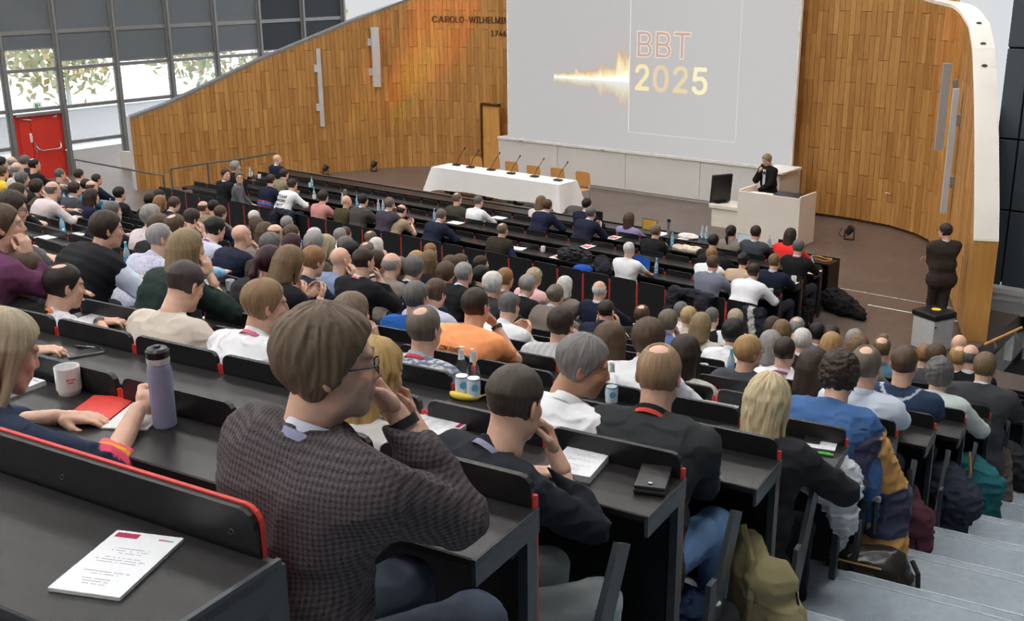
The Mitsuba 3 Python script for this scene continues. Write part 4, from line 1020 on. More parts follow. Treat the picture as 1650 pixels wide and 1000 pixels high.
def body_meshes(key, J, kind, width, fat, hb, hc, hh, belly=0., wr=.006, seed=1, neckless=False):
    """skin of the figure without its head, the top, the trousers, the inner sleeves of a vest"""
    k = (key, kind, width, fat, hb, belly)
    if k in POSES: return POSES[k]
    up = {'tee': .30, 'sleeveless': .10, 'polo': .33, 'half': .62}.get(kind, 1.0)
    P = torso_prims(J, -.018, width, fat)
    if up >= 1:
        for n in 'RL': P += arm_prims(J, n, -.010, 1.0)
    P += leg_prims(J, -.026)
    skin = [mesh_field(field(P), *bounds(P, hb * 2), max(hb, .026))]
    if up < 1:
        q = []
        for n in 'RL': q += [(a, b, 0 if i == 0 else c) for i, (a, b, c) in enumerate(arm_prims(J, n, -.004, 1.0))]
        skin.append(mesh_field(field(q), *bounds(q, .03), .009 if hb < .02 else .013))
    for n in 'RL':
        hd, palm, cu = J['H' + n]; V, F = hand_mesh(cu, n == 'L', hh); M = hand_frame(None, hd, palm)
        skin.append((V @ M.T + J['W' + n] + nrm(hd) * .012, F))
        if up >= 1:
            q = [('c', (J['W' + n] - (J['W' + n] - J['E' + n]) * .2, J['W' + n] + nrm(hd) * .02, .030, .026), 0)]; skin.append(mesh_field(field(q), *bounds(q, .02), max(hh, .007)))
    skin = join(skin)
    g = {'jacket': .016, 'shirt': .009, 'tee': .010, 'sweater': .014, 'vest': .028, 'polo': .011, 'sleeveless': .006, 'half': .010}[kind]
    P = torso_prims(J, g, width, fat, belly)
    inner = None
    if kind == 'vest':
        q = []
        for n in 'RL': q += [(a, b, 0 if i == 0 else c) for i, (a, b, c) in enumerate(arm_prims(J, n, .010, .97, fat))]
        inner = mesh_field(wrinkle(field(q), wr, 16, seed), *bounds(q, hc * 3), hc)
        for n in 'RL': P += [('c', (J['S' + n], J['S' + n] + (J['E' + n] - J['S' + n]) * .12, .062 + .012, .060 + .012), .04)]
    else:
        for n in 'RL': P += arm_prims(J, n, g - (.002 if kind != 'jacket' else -.002), {1.0: .965}.get(up, up), fat)
    f0 = field(P)
    if kind == 'jacket':                                  # skirt of the jacket
        P2_ = [('c', (J['P0'] + np.array((-.09 * width, .0, -.05)), J['P0'] + np.array((.09 * width, .0, -.05)), .128 * fat, .128 * fat), 0)]
        P = P + [(a, b, .05) for a, b, c in P2_]; f0 = field(P)
    cz = J['P4'] + J['up'] * .012
    upv = J['up'].astype(F32)
    def f1(Q): return smax(f0(Q), (Q - cz.astype(F32)) @ upv - .012, .01)
    if kind == 'vest':
        f2 = lambda Q: f1(Q) - .010 * np.abs(np.sin(((Q - J['P0'].astype(F32)) @ upv) * (PI / .062)))
    else: f2 = wrinkle(f1, wr, {'jacket': 9, 'sweater': 12}.get(kind, 14), seed)
    top = mesh_field(f2, *bounds(P, hc * 3), hc)
    L = leg_prims(J, .004, fat * .97); legs = mesh_field(wrinkle(field(L), .004, 14, 3), *bounds(L, hb * 2), max(hb, .016))
    sh = [mesh_field(field(shoe_prims(J, n)), *bounds(shoe_prims(J, n), .03), max(hb * .7, .012)) for n in 'RL']
    POSES[k] = (skin, top, legs, join(sh), inner)
    return POSES[k]
def ring_mesh(J, r0, r1, z0_, z1_, gap=0., n=18, tilt=.0, depth=1.0, fwd=0.):
    """a collar or lanyard band round the base of the neck"""
    u = J['up']; x = np.array((1, 0, 0.)); y = np.cross(u, x); c = J['P4'] + y * fwd
    V, F = [], []
    A = np.linspace(gap, 2 * PI - gap, n)                 # 0 = front
    for a in A:
        d = x * math.sin(a) + y * math.cos(a) * depth
        dz = -tilt * (1 + math.cos(a)) / 2
        for r, z in ((r0, z0_), (r1, z1_), (r1 + .004, z1_), (r0 + .005, z0_)): V.append(c + d * r + u * (z + dz))
    for i in range(n - 1):
        for j in range(4):
            a, b = 4 * i + j, 4 * i + (j + 1) % 4; F += [[a, b, b + 4], [a, b + 4, a + 4]]
    F += [[0, 2, 1], [0, 3, 2], [4 * n - 4, 4 * n - 3, 4 * n - 2], [4 * n - 4, 4 * n - 2, 4 * n - 1]]
    m = trimesh.Trimesh(V, F, process=False); m.fix_normals(); return m
def glasses_mesh():
    ms = []
    for s in (-1, 1):
        a = np.linspace(0, 2 * PI, 13); ms.append(tube(np.stack([s * .032 + .024 * np.cos(a), np.full(13, .101) - .006 * np.abs(np.cos(a)), .008 + .017 * np.sin(a)], -1), .0016, 5, False))
        ms.append(tube([(s * .055, .095, .014), (s * .070, .075, .014), (s * .080, -.005, .010), (s * .078, -.02, -.004)], .0018, 5))
    ms.append(tube([(-.009, .104, .012), (0, .106, .014), (.009, .104, .012)], .0016, 5))
    return cat(*ms)
GLASSES = glasses_mesh()
HAIRS = {}
SK = {'p': (.66, .40, .29), 'l': (.72, .47, .36), 'r': (.66, .35, .25), 't': (.50, .28, .18), 'd': (.26, .135, .08)}
HC_ = {'bk': (.012, .010, .010), 'db': (.032, .020, .014), 'br': (.075, .045, .026), 'lb': (.15, .095, .050), 'bl': (.40, .28, .13), 'gb': (.33, .20, .085), 'gy': (.25, .235, .225), 'sg': (.11, .105, .10), 'wh': (.55, .53, .50), 'rd': (.035, .012, .016), 'gn': (.24, .12, .05), 'gbr': (.13, .105, .08), 'gbl': (.36, .30, .20), 'hl': (.22, .16, .085)}
def band(V, J, c, z0_, z1_, col_, axis=None):
    up = J['up']; q = (V - J['P0']) @ up; c = c.copy(); c[(q > z0_) & (q < z1_)] = col_; return c
def p_stripes(V, J, c): c = c.copy(); c[np.sin(V[:, 0] * 2 * PI / .034) > .45] *= (.55, .58, .7); return c
def p_stripes2(V, J, c): c = c.copy(); q = V @ nrm(J['up'] + np.array((.5, 0, 0))); c[np.sin(q * 2 * PI / .030) > .5] *= (.45, .5, .62); return c
def p_checks(V, J, c): c = c.copy(); m = (np.sin(V[:, 0] * 2 * PI / .026) > .2) ^ (np.sin(V[:, 2] * 2 * PI / .026) > .2); c[m] *= .72; return c
def p_speck(V, J, c): n = meshkit.noise(V * 85, 5)[:, None]; return np.where(n > .52, (.58, .58, .60), (.14, .16, .24))
def p_speck2(V, J, c): n = meshkit.noise(V * 70, 6)[:, None]; return np.where(n > .66, (.40, .38, .42), c)
def p_ribs(V, J, c): c = c.copy(); return c * (.80 + .25 * (np.sin(V[:, 0] * 2 * PI / .022) > 0))[:, None]
def p_bands(V, J, c):
    for k, col_ in ((.12, (.40, .35, .30)), (.20, (.72, .68, .64)), (.27, (.42, .37, .33)), (.34, (.70, .66, .62)), (.40, (.45, .40, .36))): c = band(V, J, c, k - .02, k + .02, col_)
    return c
def p_rugby(V, J, c):
    for a, b, col_ in ((.10, .14, (.04, .10, .32)), (.15, .17, (.45, .04, .05)), (.19, .235, (.05, .12, .36)), (.25, .265, (.5, .1, .08))): c = band(V, J, c, a, b, col_)
    return c
def p_piping(V, J, c): q = np.linalg.norm(V - J['P4'], axis=1); c = c.copy(); c[(q > .115) & (q < .130) & (V[:, 2] > J['P3'][2] - .05)] = (.45, .50, .58); return c
def p_cuff(V, J, c):
    E, Wp = J['ER'], J['WR']; u = nrm(Wp - E); q = (V - E) @ u; d = np.linalg.norm(V - E - q[:, None] * u, axis=1); c = c.copy()
    for a, b, col_ in ((-.02, .012, (.78, .09, .17)), (.012, .034, (.95, .38, .03)), (.034, .09, (.78, .12, .14))): c[(q > a) & (q < b) & (d < .075)] = col_
    return c
PAT = {'stripes': p_stripes, 'stripes2': p_stripes2, 'checks': p_checks, 'speckles': p_speck, 'speckles2': p_speck2, 'ribs': p_ribs, 'bands': p_bands, 'rugby': p_rugby, 'piping': p_piping, 'cuff': p_cuff}
def tweed_colour(p, n, uv):
    a = mi.Point3f(p.x * .93 + p.y * .37, p.y * .93 - p.x * .37, p.z)
    s = 1 / .0042
    ch = (dr.sin(a.x * s * 2.2) + dr.sin(a.z * s * 2.2)) * .25 + .5
    f = mikit.cell_rand(a.x / .0036, a.y / .0036, a.z / .0036)
    return mikit.mix((.020, .016, .018), (.118, .100, .106), ch * .62 + f * .38)
scene['tweed'] = {'type': 'twosided', 'bsdf': {'type': 'principled', 'roughness': .9, 'specular': .1, 'base_color': mikit.proc(tweed_colour)}}
TWEED = (.06, .05, .053)
def decal(V, W, text, h, width, z, x):
    from scipy.spatial import cKDTree
    m = meshkit.text_mesh(text, h, .001, bold=True); m.apply_scale([width / m.bounds[1][0], 1, 1]); m = m.subdivide_to_size(.02)
    v = m.vertices.copy(); X = -0 + v[:, 0] - width / 2 + x; Z = v[:, 1] + z
    ok = V[V[:, 1] < np.median(V[:, 1])]; tr = cKDTree(ok[:, [0, 2]]); d, i = tr.query(np.stack([X, Z], -1), k=6)
    Y = ok[i, 1].mean(1) - .006 - v[:, 2]
    m.vertices = W(np.stack([X, Y, Z], -1)); return m
def person(label, block, pos, yaw=0., lean=.2, slouch=.25, pitch=0., hyaw=0., roll=0., arms=('desk', 'desk'), hair='short', hc='br', top='shirt', tc=(.5, .5, .5), lc=(.03, .035, .05), skin='p', ex=(), lod=2, female=False, width=1.0, fat=1.0, belly=0., desk=(.55, .72), stand=False, collar=None, lan=None, inner=(.6, .65, .75), beard=None, pat=None, group=None, hs=1.0, seed=None, headpos=None, knees=None, feet=None, side=0., twist=0.):
    """pos: where the head's centre is, in the hall. yaw: body turned to its left, hyaw: the head's own turn. lod 0 near, 1 middle, 2 far"""
    hb, hc_, hh, he, ha = {0: (.016, .0085, .0036, .0042, .0042), 1: (.022, .015, .006, .008, .008), 2: (.034, .022, .0085, .0125, .012)}[lod]
    sd = seed if seed is not None else (USED.get('person', 0) * 7 + 3)
    key = (lean, slouch, pitch, side, str(arms), desk, stand, twist, str(knees), str(feet))
    J = skeleton(lean, slouch, side, pitch, arms, width, desk, stand, twist, knees, feet)
    sk, tp, lg, sh, inn = body_meshes(key, J, top, width, fat, hb, hc_, hh, belly, wr=.006 if lod else .007, seed=4 if lod else sd)
    t = thing('person', label, 'person', group)
    B = {'R': 0.163, 'C': 0., 'F': 0., 'L': -0.163}[block]
    Rz = rot(0, 0, yaw + B)
    off = np.asarray(pos, float) - Rz @ J['HC']
    W = lambda V: V @ Rz.T + off
    Hr = rot(0, 0, hyaw) @ rot(-pitch, roll, 0)           # head in the person's frame
    hV, hF, hm = head_mesh(he, female)
    Hd = lambda V: W((V * hs) @ Hr.T + J['HC'])
    tone = SK[skin]; hcol = HC_[hc] if isinstance(hc, str) else hc
    V, F = join([(W(sk[0]), sk[1]), (Hd(hV), hF)])
    C = np.vstack([skin_colour(sk[0], None, tone, hcol, None, sd), skin_colour(hV, hm, tone, hcol if hair != 'bald' else (.1, .07, .05), beard, sd)])
    part(t, 'body', trimesh.Trimesh(V, F, process=False), 'skin', True, color=C)
    if hair != 'bald':
        k = (hair, ha, sd % 3 if lod else sd)
        if k not in HAIRS: HAIRS[k] = hair_mesh(hair, ha, k[2])
        V, F = HAIRS[k]
        part(t, 'hair', trimesh.Trimesh(Hd(V), F, process=False), 'hair', True, color=hair_colour(V, hcol, sd, .40 if hc not in ('bk', 'db', 'rd') else .5))
    V, F = tp
    c = np.tile(np.asarray(tc, float), (len(V), 1))
    for e_ in ex:
        if e_ in PAT: c = PAT[e_](V, J, c)
    part(t, {'jacket': 'jacket', 'vest': 'padded_vest', 'sweater': 'sweater', 'tee': 't_shirt', 'polo': 'polo_shirt'}.get(top, 'shirt'), trimesh.Trimesh(W(V), F, process=False), 'tweed' if 'tweed' in ex else 'cloth', True, color=c)
    if 'printed' in ex:
        for tx, z, w_ in (('COM GUARD', .435, .15), ('C.M.P.D', .385, .13)): part(t, 'print', decal(V, W, tx, .024, w_, J['P0'][2] + z * .95, 0.), 'letter_dark', label='dark lettering on the back')
    if 'backprint' in ex:
        for tx, z, w_ in (('TEAM', .42, .26), ('WORK', .34, .26), ('UNIT', .26, .24)): part(t, 'print', decal(V, W, tx, .05, w_, J['P0'][2] + z * .95, 0.), 'black_plastic', label='black lettering on the back')
    if inn is not None: part(t, 'sleeves', trimesh.Trimesh(W(inn[0]), inn[1], process=False), 'cloth', True, color=np.tile(np.asarray(inner, float), (len(inn[0]), 1)))
    V, F = lg
    c = np.tile(np.asarray(lc, float), (len(V), 1))
    if 'checked_legs' in ex:
        n = meshkit.noise(V * 40, 2)[:, None]; c = c * (.8 + .4 * n)
    part(t, 'trousers', trimesh.Trimesh(W(V), F, process=False), 'cloth', True, color=c)
    if lod < 2 or stand: part(t, 'shoes', trimesh.Trimesh(W(sh[0]), sh[1], process=False), 'gloss', True, color=np.tile((.015, .012, .011), (len(sh[0]), 1)))
    if collar is None and top in ('jacket', 'shirt', 'polo', 'vest'): collar = tc if top in ('shirt', 'polo') else (.62, .64, .68)
    if collar is not None and collar is not False:
        m = ring_mesh(J, .073, .064, .000, .036, .22, 18 if lod else 26, .03); m.vertices = W(m.vertices)
        part(t, 'collar', m, 'cloth', 40, color=None) if False else part(t, 'collar', m, 'cloth', True, color=vcol(m, collar))
    if lan is not None:
        m = ring_mesh(J, .082, .074, -.002, .016, .35, 18, .06); m.vertices = W(m.vertices)
        cc = vcol(m, lan)
        part(t, 'lanyard', m, 'cloth', True, color=cc)
    if 'glasses' in ex:
        m = GLASSES.copy(); m.vertices = Hd(m.vertices); part(t, 'glasses', m, 'black_plastic', True)
    if 'watch' in ex or 'watch_left' in ex:
        n = 'L' if 'watch_left' in ex else 'R'; a, b = J['W' + n], J['E' + n]; u = nrm(b - a); p = a + u * .015
        m = tube([p - u * .011, p + u * .011], .036, 12, False); m.vertices = W(m.vertices); part(t, 'wristwatch', m, 'black_plastic', True)
    return t, J, W, Hd
# ---------------------------------------------------------------- the audience
person('man in brown checked tweed jacket and glasses, hand at his mouth, nearest to the camera', 'R', (-1.739, 1.463, -0.809), lod=0, yaw=-0.22, hyaw=-0.52, lean=0.16, slouch=0.12, pitch=0.08, side=0.05, hair='comb', hc=(0.105, 0.07, 0.043), top='jacket', tc=TWEED, lc=(0.055, 0.068, 0.095), ex=('glasses', 'watch', 'checked_legs', 'tweed'), collar=(0.72, 0.74, 0.84), lan=(0.3, 0.31, 0.45), beard=((0.3, 0.24, 0.2), 0.35), width=1.08, fat=1.04, knees={'R': (0.2, 0.42), 'L': (-0.05, 0.42)}, arms=('mouth', 'desk'), desk=(0.43, np.float64(0.668)))
person('woman with long grey blond hair in navy pullover with a pink and orange cuff, at the left edge', 'R', (-3.131, 1.397, -1.070), lod=0, yaw=-0.15, hyaw=-0.1, lean=0.34, slouch=0.25, pitch=0.35, hair='long', hc='gbl', top='half', tc=(0.022, 0.034, 0.065), female=True, ex=('cuff',), arms=({'w': (0.161, 0.642, 0.922), 'd': (-0.25, 0.9, 0.1), 'palm': (-0.9, 0, -0.3), 'curl': 1.0, 'pole': (1, -0.2, -0.6)}, {'w': (-0.055, 0.489, 0.892), 'd': (0.8, 0.6, 0), 'palm': (0, 0, -1), 'curl': 0.3, 'pole': (-1, -0.2, -0.3)}), desk=(0.43, np.float64(0.872)))
person('person in black sleeve at the left edge of the photo reaching to a phone', 'R', (-4.997, 2.040, -1.462), lod=1, lean=0.4, slouch=0.3, hair='short', hc='db', top='sweater', tc=(0.012, 0.012, 0.014), arms=({'w': (0.365, 0.461, 0.993), 'd': (0.75, 0.65, 0.0), 'palm': (0, 0, -1), 'curl': 0.5, 'pole': (1, -0.2, -0.3)}, 'desk'), desk=(0.43, np.float64(0.963)))
person('man with short brown hair in black shirt and pale trousers, seen from behind at the aisle', 'R', (-2.064, 2.473, -1.303), lod=0, yaw=-0.38, hyaw=0.3, lean=0.3, slouch=0.3, pitch=0.25, hair='under', hc=(0.055, 0.043, 0.033), top='shirt', tc=(0.016, 0.018, 0.024), lc=(0.4, 0.44, 0.44), collar=(0.012, 0.013, 0.018), lan=(0.24, 0.23, 0.34), width=1.05, knees={'R': (0.24, 0.46), 'L': (-0.02, 0.46)}, arms=({'w': (0.05, 0.12, -0.19), 'rel': 'head', 'd': (-0.3, -0.1, 1), 'palm': (-0.4, -1, 0), 'curl': 1.2, 'pole': (0.9, 0.2, -1)}, 'desk'), desk=(0.43, np.float64(0.83)))
person('woman with long golden hair and bare shoulder behind the tweed jacket', 'R', (-2.598, 2.378, -1.304), lod=0, lean=0.32, slouch=0.25, hyaw=-0.25, pitch=0.15, hair='wavy', hc=(0.42, 0.27, 0.1), top='sleeveless', tc=(0.6, 0.57, 0.55), female=True, width=0.92, arms=('chin', 'desk'), desk=(0.43, np.float64(0.836)))
person('grey-haired man in white shirt leaning over to whisper to his neighbour', 'R', (-2.413, 3.312, -1.494), lod=0, yaw=-0.2, hyaw=-0.85, side=0.1, lean=0.3, slouch=0.25, pitch=0.28, hair='short', hc=(0.16, 0.15, 0.145), top='shirt', tc=(0.78, 0.78, 0.8), skin='t', beard=((0.2, 0.17, 0.15), 0.25), arms=('cross', 'desk'), desk=(0.43, np.float64(0.747)))
person('man with thinning ginger hair in dark grey denim shirt and red lanyard, back to the camera', 'R', (-2.116, 3.396, -1.491), lod=0, yaw=0.05, hyaw=0.1, lean=0.38, slouch=0.22, pitch=0.15, hair='thin', hc=(0.26, 0.165, 0.095), top='shirt', tc=(0.03, 0.034, 0.036), lc=(0.16, 0.28, 0.5), collar=(0.014, 0.015, 0.017), lan=(0.58, 0.07, 0.05), width=1.16, fat=1.08, knees={'R': (0.22, 0.42), 'L': (-0.12, 0.42)}, arms=('cross', 'cross'), desk=(0.43, np.float64(0.732)))
person('woman with long pale blond hair in black cardigan', 'R', (-2.084, 4.267, -1.864), lod=0, lean=0.3, slouch=0.22, pitch=0.2, hyaw=-0.1, hair='wavy', hc=(0.5, 0.4, 0.24), top='jacket', tc=(0.016, 0.017, 0.02), lc=(0.012, 0.013, 0.016), female=True, collar=False, ex=('longback',), arms=('desk', 'desk'), desk=(0.43, np.float64(0.847)))
person('man with bushy dark curls in bright blue pullover', 'R', (-2.180, 5.265, -2.056), lod=0, lean=0.42, slouch=0.32, pitch=0.25, hyaw=0.1, hair='curly', hc='db', top='sweater', tc=(0.055, 0.125, 0.29), width=1.08, side=0.05, arms=('down', 'desk'), desk=(0.43, np.float64(0.705)))
person('man with light brown hair, stubble and red lanyard in white shirt, turned to the right', 'R', (-4.080, 3.069, -1.498), lod=0, yaw=-0.05, hyaw=-0.45, lean=0.36, slouch=0.25, pitch=0.12, hair='short', hc=(0.22, 0.135, 0.07), top='shirt', tc=(0.78, 0.78, 0.8), lan=(0.65, 0.15, 0.22), beard=((0.25, 0.16, 0.09), 0.5), width=1.05, arms=('chin', 'cross'), desk=(0.43, np.float64(0.74)))
person('man with dark fade haircut in beige shirt bent over his notes', 'R', (-4.655, 3.020, -1.497), lod=0, lean=0.42, slouch=0.25, pitch=0.45, hair='under', hc=(0.05, 0.04, 0.035), top='shirt', tc=(0.55, 0.48, 0.41), width=1.05, arms=('desk', 'desk'), desk=(0.43, np.float64(0.716)))
person('man with thinning black hair and orange lanyard in white patterned shirt', 'R', (-5.522, 2.846, -1.610), lod=0, lean=0.38, slouch=0.25, pitch=0.2, hyaw=-0.3, hair='thin', hc=(0.018, 0.013, 0.011), top='half', tc=(0.62, 0.6, 0.62), lan=(0.75, 0.2, 0.05), ex=('watch', 'speckles2'), arms=({'w': (-0.072, 0.59, 0.875), 'd': (0.8, 0.6, 0), 'palm': (0, 0, -1), 'curl': 0.5, 'pole': (1, -0.2, -0.5)}, 'desk'), desk=(0.43, np.float64(0.845)))
person('man with receding hair, glasses and goatee in black top at the left edge', 'R', (-5.737, 2.745, -1.548), lod=0, lean=0.26, slouch=0.25, pitch=0.35, hyaw=-0.7, hair='thin', hc=(0.07, 0.042, 0.025), top='sweater', tc=(0.016, 0.015, 0.015), ex=('glasses',), skin='r', beard=((0.1, 0.06, 0.04), 0.7), arms=('desk', 'desk'), desk=(0.43, np.float64(0.814)))
person('woman with long straight brown hair and a bare raised forearm', 'R', (-4.437, 3.918, -1.826), lod=0, lean=0.36, slouch=0.25, hyaw=-0.15, hair='long', hc=(0.15, 0.105, 0.07), top='tee', tc=(0.1, 0.09, 0.09), female=True, arms=('cheek', 'desk'), desk=(0.43, np.float64(0.79)))
person('person with dark hair at the far left edge beside the red door', 'C', (-20.74, 9.79, -3.42), lod=2, hair='short', hc='bk', top='jacket', tc=(0.012, 0.012, 0.014), lean=0.08, slouch=0.12, arms=('folded', 'folded'))
person('bald man in grey jacket in front of the red door, leftmost of the three before it', 'C', (-22.19, 10.69, -3.67), lod=2, hair='fringe', hc='gy', top='sweater', tc=(0.1, 0.1, 0.105), lean=0.08, slouch=0.12, arms=('folded', 'folded'))
person('man with dark cropped hair and white badge in front of the red door', 'C', (-21.63, 10.69, -3.59), lod=2, hair='short', hc='sg', top='sweater', tc=(0.012, 0.016, 0.035), lean=0.08, slouch=0.12, arms=('folded', 'folded'), lan=(0.6, 0.62, 0.7))
person('balding grey man in pale top just below the bald man by the red door', 'C', (-18.31, 8.89, -3.16), lod=2, hair='fringe', hc='gy', top='shirt', tc=(0.52, 0.48, 0.43), lean=0.08, slouch=0.12, arms=('folded', 'folded'))
person('dark-haired man in black jacket leaning back with his arm out before the red door', 'C', (-19.29, 9.69, -3.29), lod=2, hair='thin', hc='bk', top='sweater', tc=(0.012, 0.012, 0.014), lean=-0.05, slouch=0.08, arms=('folded', 'desk'))
person('person in bright yellow top and glasses at the left edge of the photo', 'C', (-19.12, 9.01, -3.32), lod=2, hair='short', hc='br', top='sweater', tc=(0.8, 0.52, 0.05), ex=('glasses',))
person('man with shaved grey head, glasses and hand at his mouth right of the red door', 'C', (-20.32, 10.69, -3.72), lod=2, hair='buzz', hc='sg', top='sweater', tc=(0.14, 0.14, 0.145), lean=0.08, slouch=0.12, arms=('mouth', 'folded'), ex=('glasses',))
person('dark-haired man in white shirt in profile beneath the window beside the red door', 'C', (-21.25, 11.59, -3.96), lod=2, hair='short', hc='db', top='shirt', tc=(0.78, 0.78, 0.8), lean=0.08, slouch=0.12, arms=('lap', 'lap'))
person('man with cropped hair in navy jacket beside the bright ledge under the windows', 'C', (-20.80, 11.71, -4.02), lod=2, hair='buzz', hc='db', top='sweater', tc=(0.012, 0.016, 0.035), skin='r')
person('grey-haired man in dark jacket with his face in profile, left of the brown-haired hand-on-cheek person', 'C', (-16.33, 7.99, -2.98), lod=2, hair='short', hc='sg', top='jacket', tc=(0.035, 0.035, 0.038), lean=0.08, slouch=0.12)
person('person with tousled brown hair and a hand at the cheek, left of the balding man in pale shirt', 'C', (-16.15, 8.11, -3.10), lod=2, hair='thick', hc='db', top='sweater', tc=(0.1, 0.07, 0.05), arms=('cheek', 'desk'))
person('person with long dark brown hair hunched low near the left edge', 'C', (-13.37, 6.46, -2.60), lod=2, hair='bob', hc='db', top='sweater', tc=(0.012, 0.012, 0.014), lean=0.42, slouch=0.32, arms=('cross', 'cross'))
person('balding man in pale shirt stretching his arm along the desk', 'C', (-14.23, 7.36, -2.80), lod=2, hair='fringe', hc='sg', top='shirt', tc=(0.62, 0.53, 0.53), lean=0.42, slouch=0.32, arms=('desk', 'far'), ex=('glasses',))
person('dark-haired man in grey jacket and glasses behind two big water bottles', 'C', (-16.71, 9.01, -3.33), lod=2, hair='short', hc='db', top='jacket', tc=(0.055, 0.062, 0.072), ex=('glasses',))
person('person with black hair mostly hidden right of the grey jacket with glasses', 'C', (-19.61, 10.81, -3.87), lod=2, hair='short', hc='bk', top='sweater', tc=(0.012, 0.012, 0.014))
person('bald man in teal top behind the woman with the dark bob', 'C', (-17.80, 9.91, -3.56), lod=2, hair='fringe', hc='br', top='sweater', tc=(0.03, 0.16, 0.25))
person('woman with dark brown bob and dark top right of the two big water bottles', 'C', (-14.87, 8.26, -3.12), lod=2, hair='bob', hc='db', top='sweater', tc=(0.012, 0.016, 0.035), lean=0.42, slouch=0.32, arms=('cross', 'cross'), female=True)
person('dark-haired man with glasses in black cardigan at the desk end by the left aisle', 'C', (-16.72, 9.79, -3.53), lod=2, hair='short', hc='bk', top='jacket', tc=(0.012, 0.012, 0.014), lean=0.08, slouch=0.12, arms=('lap', 'lap'), ex=('glasses',))
person('man with grey beard and black jacket reaching his arm across the desk', 'C', (-11.23, 6.46, -2.56), lod=1, hair='short', hc='sg', top='jacket', tc=(0.012, 0.012, 0.014), lean=0.42, slouch=0.32, arms=('desk', 'far'), beard=((0.5, 0.48, 0.45), 0.9))
person('dark-haired man in black jacket with a beard in profile near the left aisle', 'C', (-16.00, 9.91, -3.58), lod=2, hair='short', hc='bk', top='sweater', tc=(0.012, 0.012, 0.014), beard=((0.03, 0.02, 0.02), 0.5))
person('dark-haired person half hidden above the woman with reddish brown hair', 'C', (-17.16, 10.81, -3.79), lod=2, hair='short', hc='bk', top='sweater', tc=(0.012, 0.012, 0.014))
person('woman with reddish brown hair between two dark-haired men near the left aisle', 'C', (-15.72, 9.91, -3.58), lod=2, hair='bob', hc='gn', top='sweater', tc=(0.012, 0.012, 0.014), female=True)
person('young man with neat brown hair in navy suit looking down', 'C', (-15.58, 10.07, -3.61), lod=2, hair='short', hc='br', top='jacket', tc=(0.012, 0.016, 0.035), lean=0.42, slouch=0.32, pitch=0.3)
person('man with wavy grey hair in pale pink shirt', 'C', (-10.20, 6.31, -2.45), lod=1, hair='thick', hc='gy', top='shirt', tc=(0.62, 0.53, 0.53))
person('man with dark fringe and glasses leaning on papers at the left edge', 'C', (-7.93, 3.77, -1.65), lod=1, hair='thick', hc='db', top='sweater', tc=(0.1, 0.1, 0.105), lean=0.42, slouch=0.32, arms=('cross', 'cross'), ex=('glasses',), pitch=0.25, hyaw=-0.5)
person('man at the left edge resting his face on his raised hand', 'C', (-5.83, 2.71, -1.30), lod=1, hair='short', hc='br', top='shirt', tc=(0.12, 0.04, 0.09), arms=('cheek', 'desk'), hyaw=-0.4)
person('stout man in black quilted vest over light blue shirt', 'C', (-6.63, 3.76, -1.62), lod=1, hair='short', hc='db', top='vest', tc=(0.012, 0.012, 0.014), lean=0.42, slouch=0.32, fat=1.16, width=1.1, inner=(0.62, 0.7, 0.84), hyaw=-0.25, pitch=0.15)
person('man with shaved grey head in a finely checked shirt holding his chin', 'C', (-7.44, 4.66, -1.97), lod=1, hair='buzz', hc='gy', top='shirt', tc=(0.52, 0.52, 0.64), lean=0.42, slouch=0.32, arms=('chin', 'desk'), ex=('checks', 'watch'), hyaw=-0.3)
person('person whose brown hair peeks out behind the checked shirt man', 'C', (-8.63, 5.41, -2.18), lod=1, hair='short', hc='br', top='sweater', tc=(0.012, 0.012, 0.014))
person('man with thinning brown hair in light blue shirt behind the blond bob', 'C', (-8.38, 5.41, -2.15), lod=1, hair='thin', hc='br', top='shirt', tc=(0.22, 0.45, 0.7))
person('bald man with brown fringe near the tall empty seats of the front block', 'C', (-15.86, 10.81, -3.83), lod=2, hair='fringe', hc='br', top='shirt', tc=(0.62, 0.53, 0.53), arms=('chin', 'desk'))
person('black-haired person in khaki top near the tall empty seats', 'C', (-15.56, 10.81, -3.78), lod=2, hair='short', hc='bk', top='sweater', tc=(0.22, 0.185, 0.12))
person('man with short brown hair in dark blue jacket reading a sheet of paper', 'C', (-14.34, 10.07, -3.60), lod=2, hair='short', hc='br', top='jacket', tc=(0.012, 0.016, 0.035), lean=0.42, slouch=0.32, pitch=0.25)
person('dark-haired man in striped white shirt holding his glasses up to his head', 'C', (-11.07, 7.37, -2.78), lod=1, hair='short', hc='db', top='shirt', tc=(0.78, 0.78, 0.8), lean=0.42, slouch=0.32, arms=('cheek', 'desk'), ex=('stripes',), pitch=0.3)
person('man with black hair and thin glasses in pale lilac shirt reading', 'C', (-9.32, 6.47, -2.49), lod=1, hair='short', hc='bk', top='shirt', tc=(0.52, 0.52, 0.64), lean=0.42, slouch=0.32, ex=('glasses',), lan=(0.35, 0.06, 0.16), pitch=0.25)
person('man with white cropped hair in dark navy top alone by the aisle', 'C', (-14.48, 10.81, -3.81), lod=2, hair='buzz', hc='wh', top='sweater', tc=(0.012, 0.016, 0.035))
person('woman with brown bob turned back to the left, in navy cardigan', 'C', (-11.90, 8.89, -3.25), lod=2, hair='bob', hc='br', top='sweater', tc=(0.012, 0.016, 0.035), lean=0.08, slouch=0.12, female=True, hyaw=1.7)
person('bald man in navy pullover with a fist against his face', 'C', (-8.88, 6.46, -2.50), lod=1, hair='bald', hc='gy', top='sweater', tc=(0.012, 0.016, 0.035), lean=0.42, slouch=0.32, arms=('mouth', 'desk'))
person('woman with streaky blond bob in dark green pullover', 'C', (-5.72, 3.76, -1.62), lod=1, hair='bob', hc='hl', top='sweater', tc=(0.014, 0.028, 0.024), lean=0.42, slouch=0.32, arms=('cheek', 'desk'), female=True)
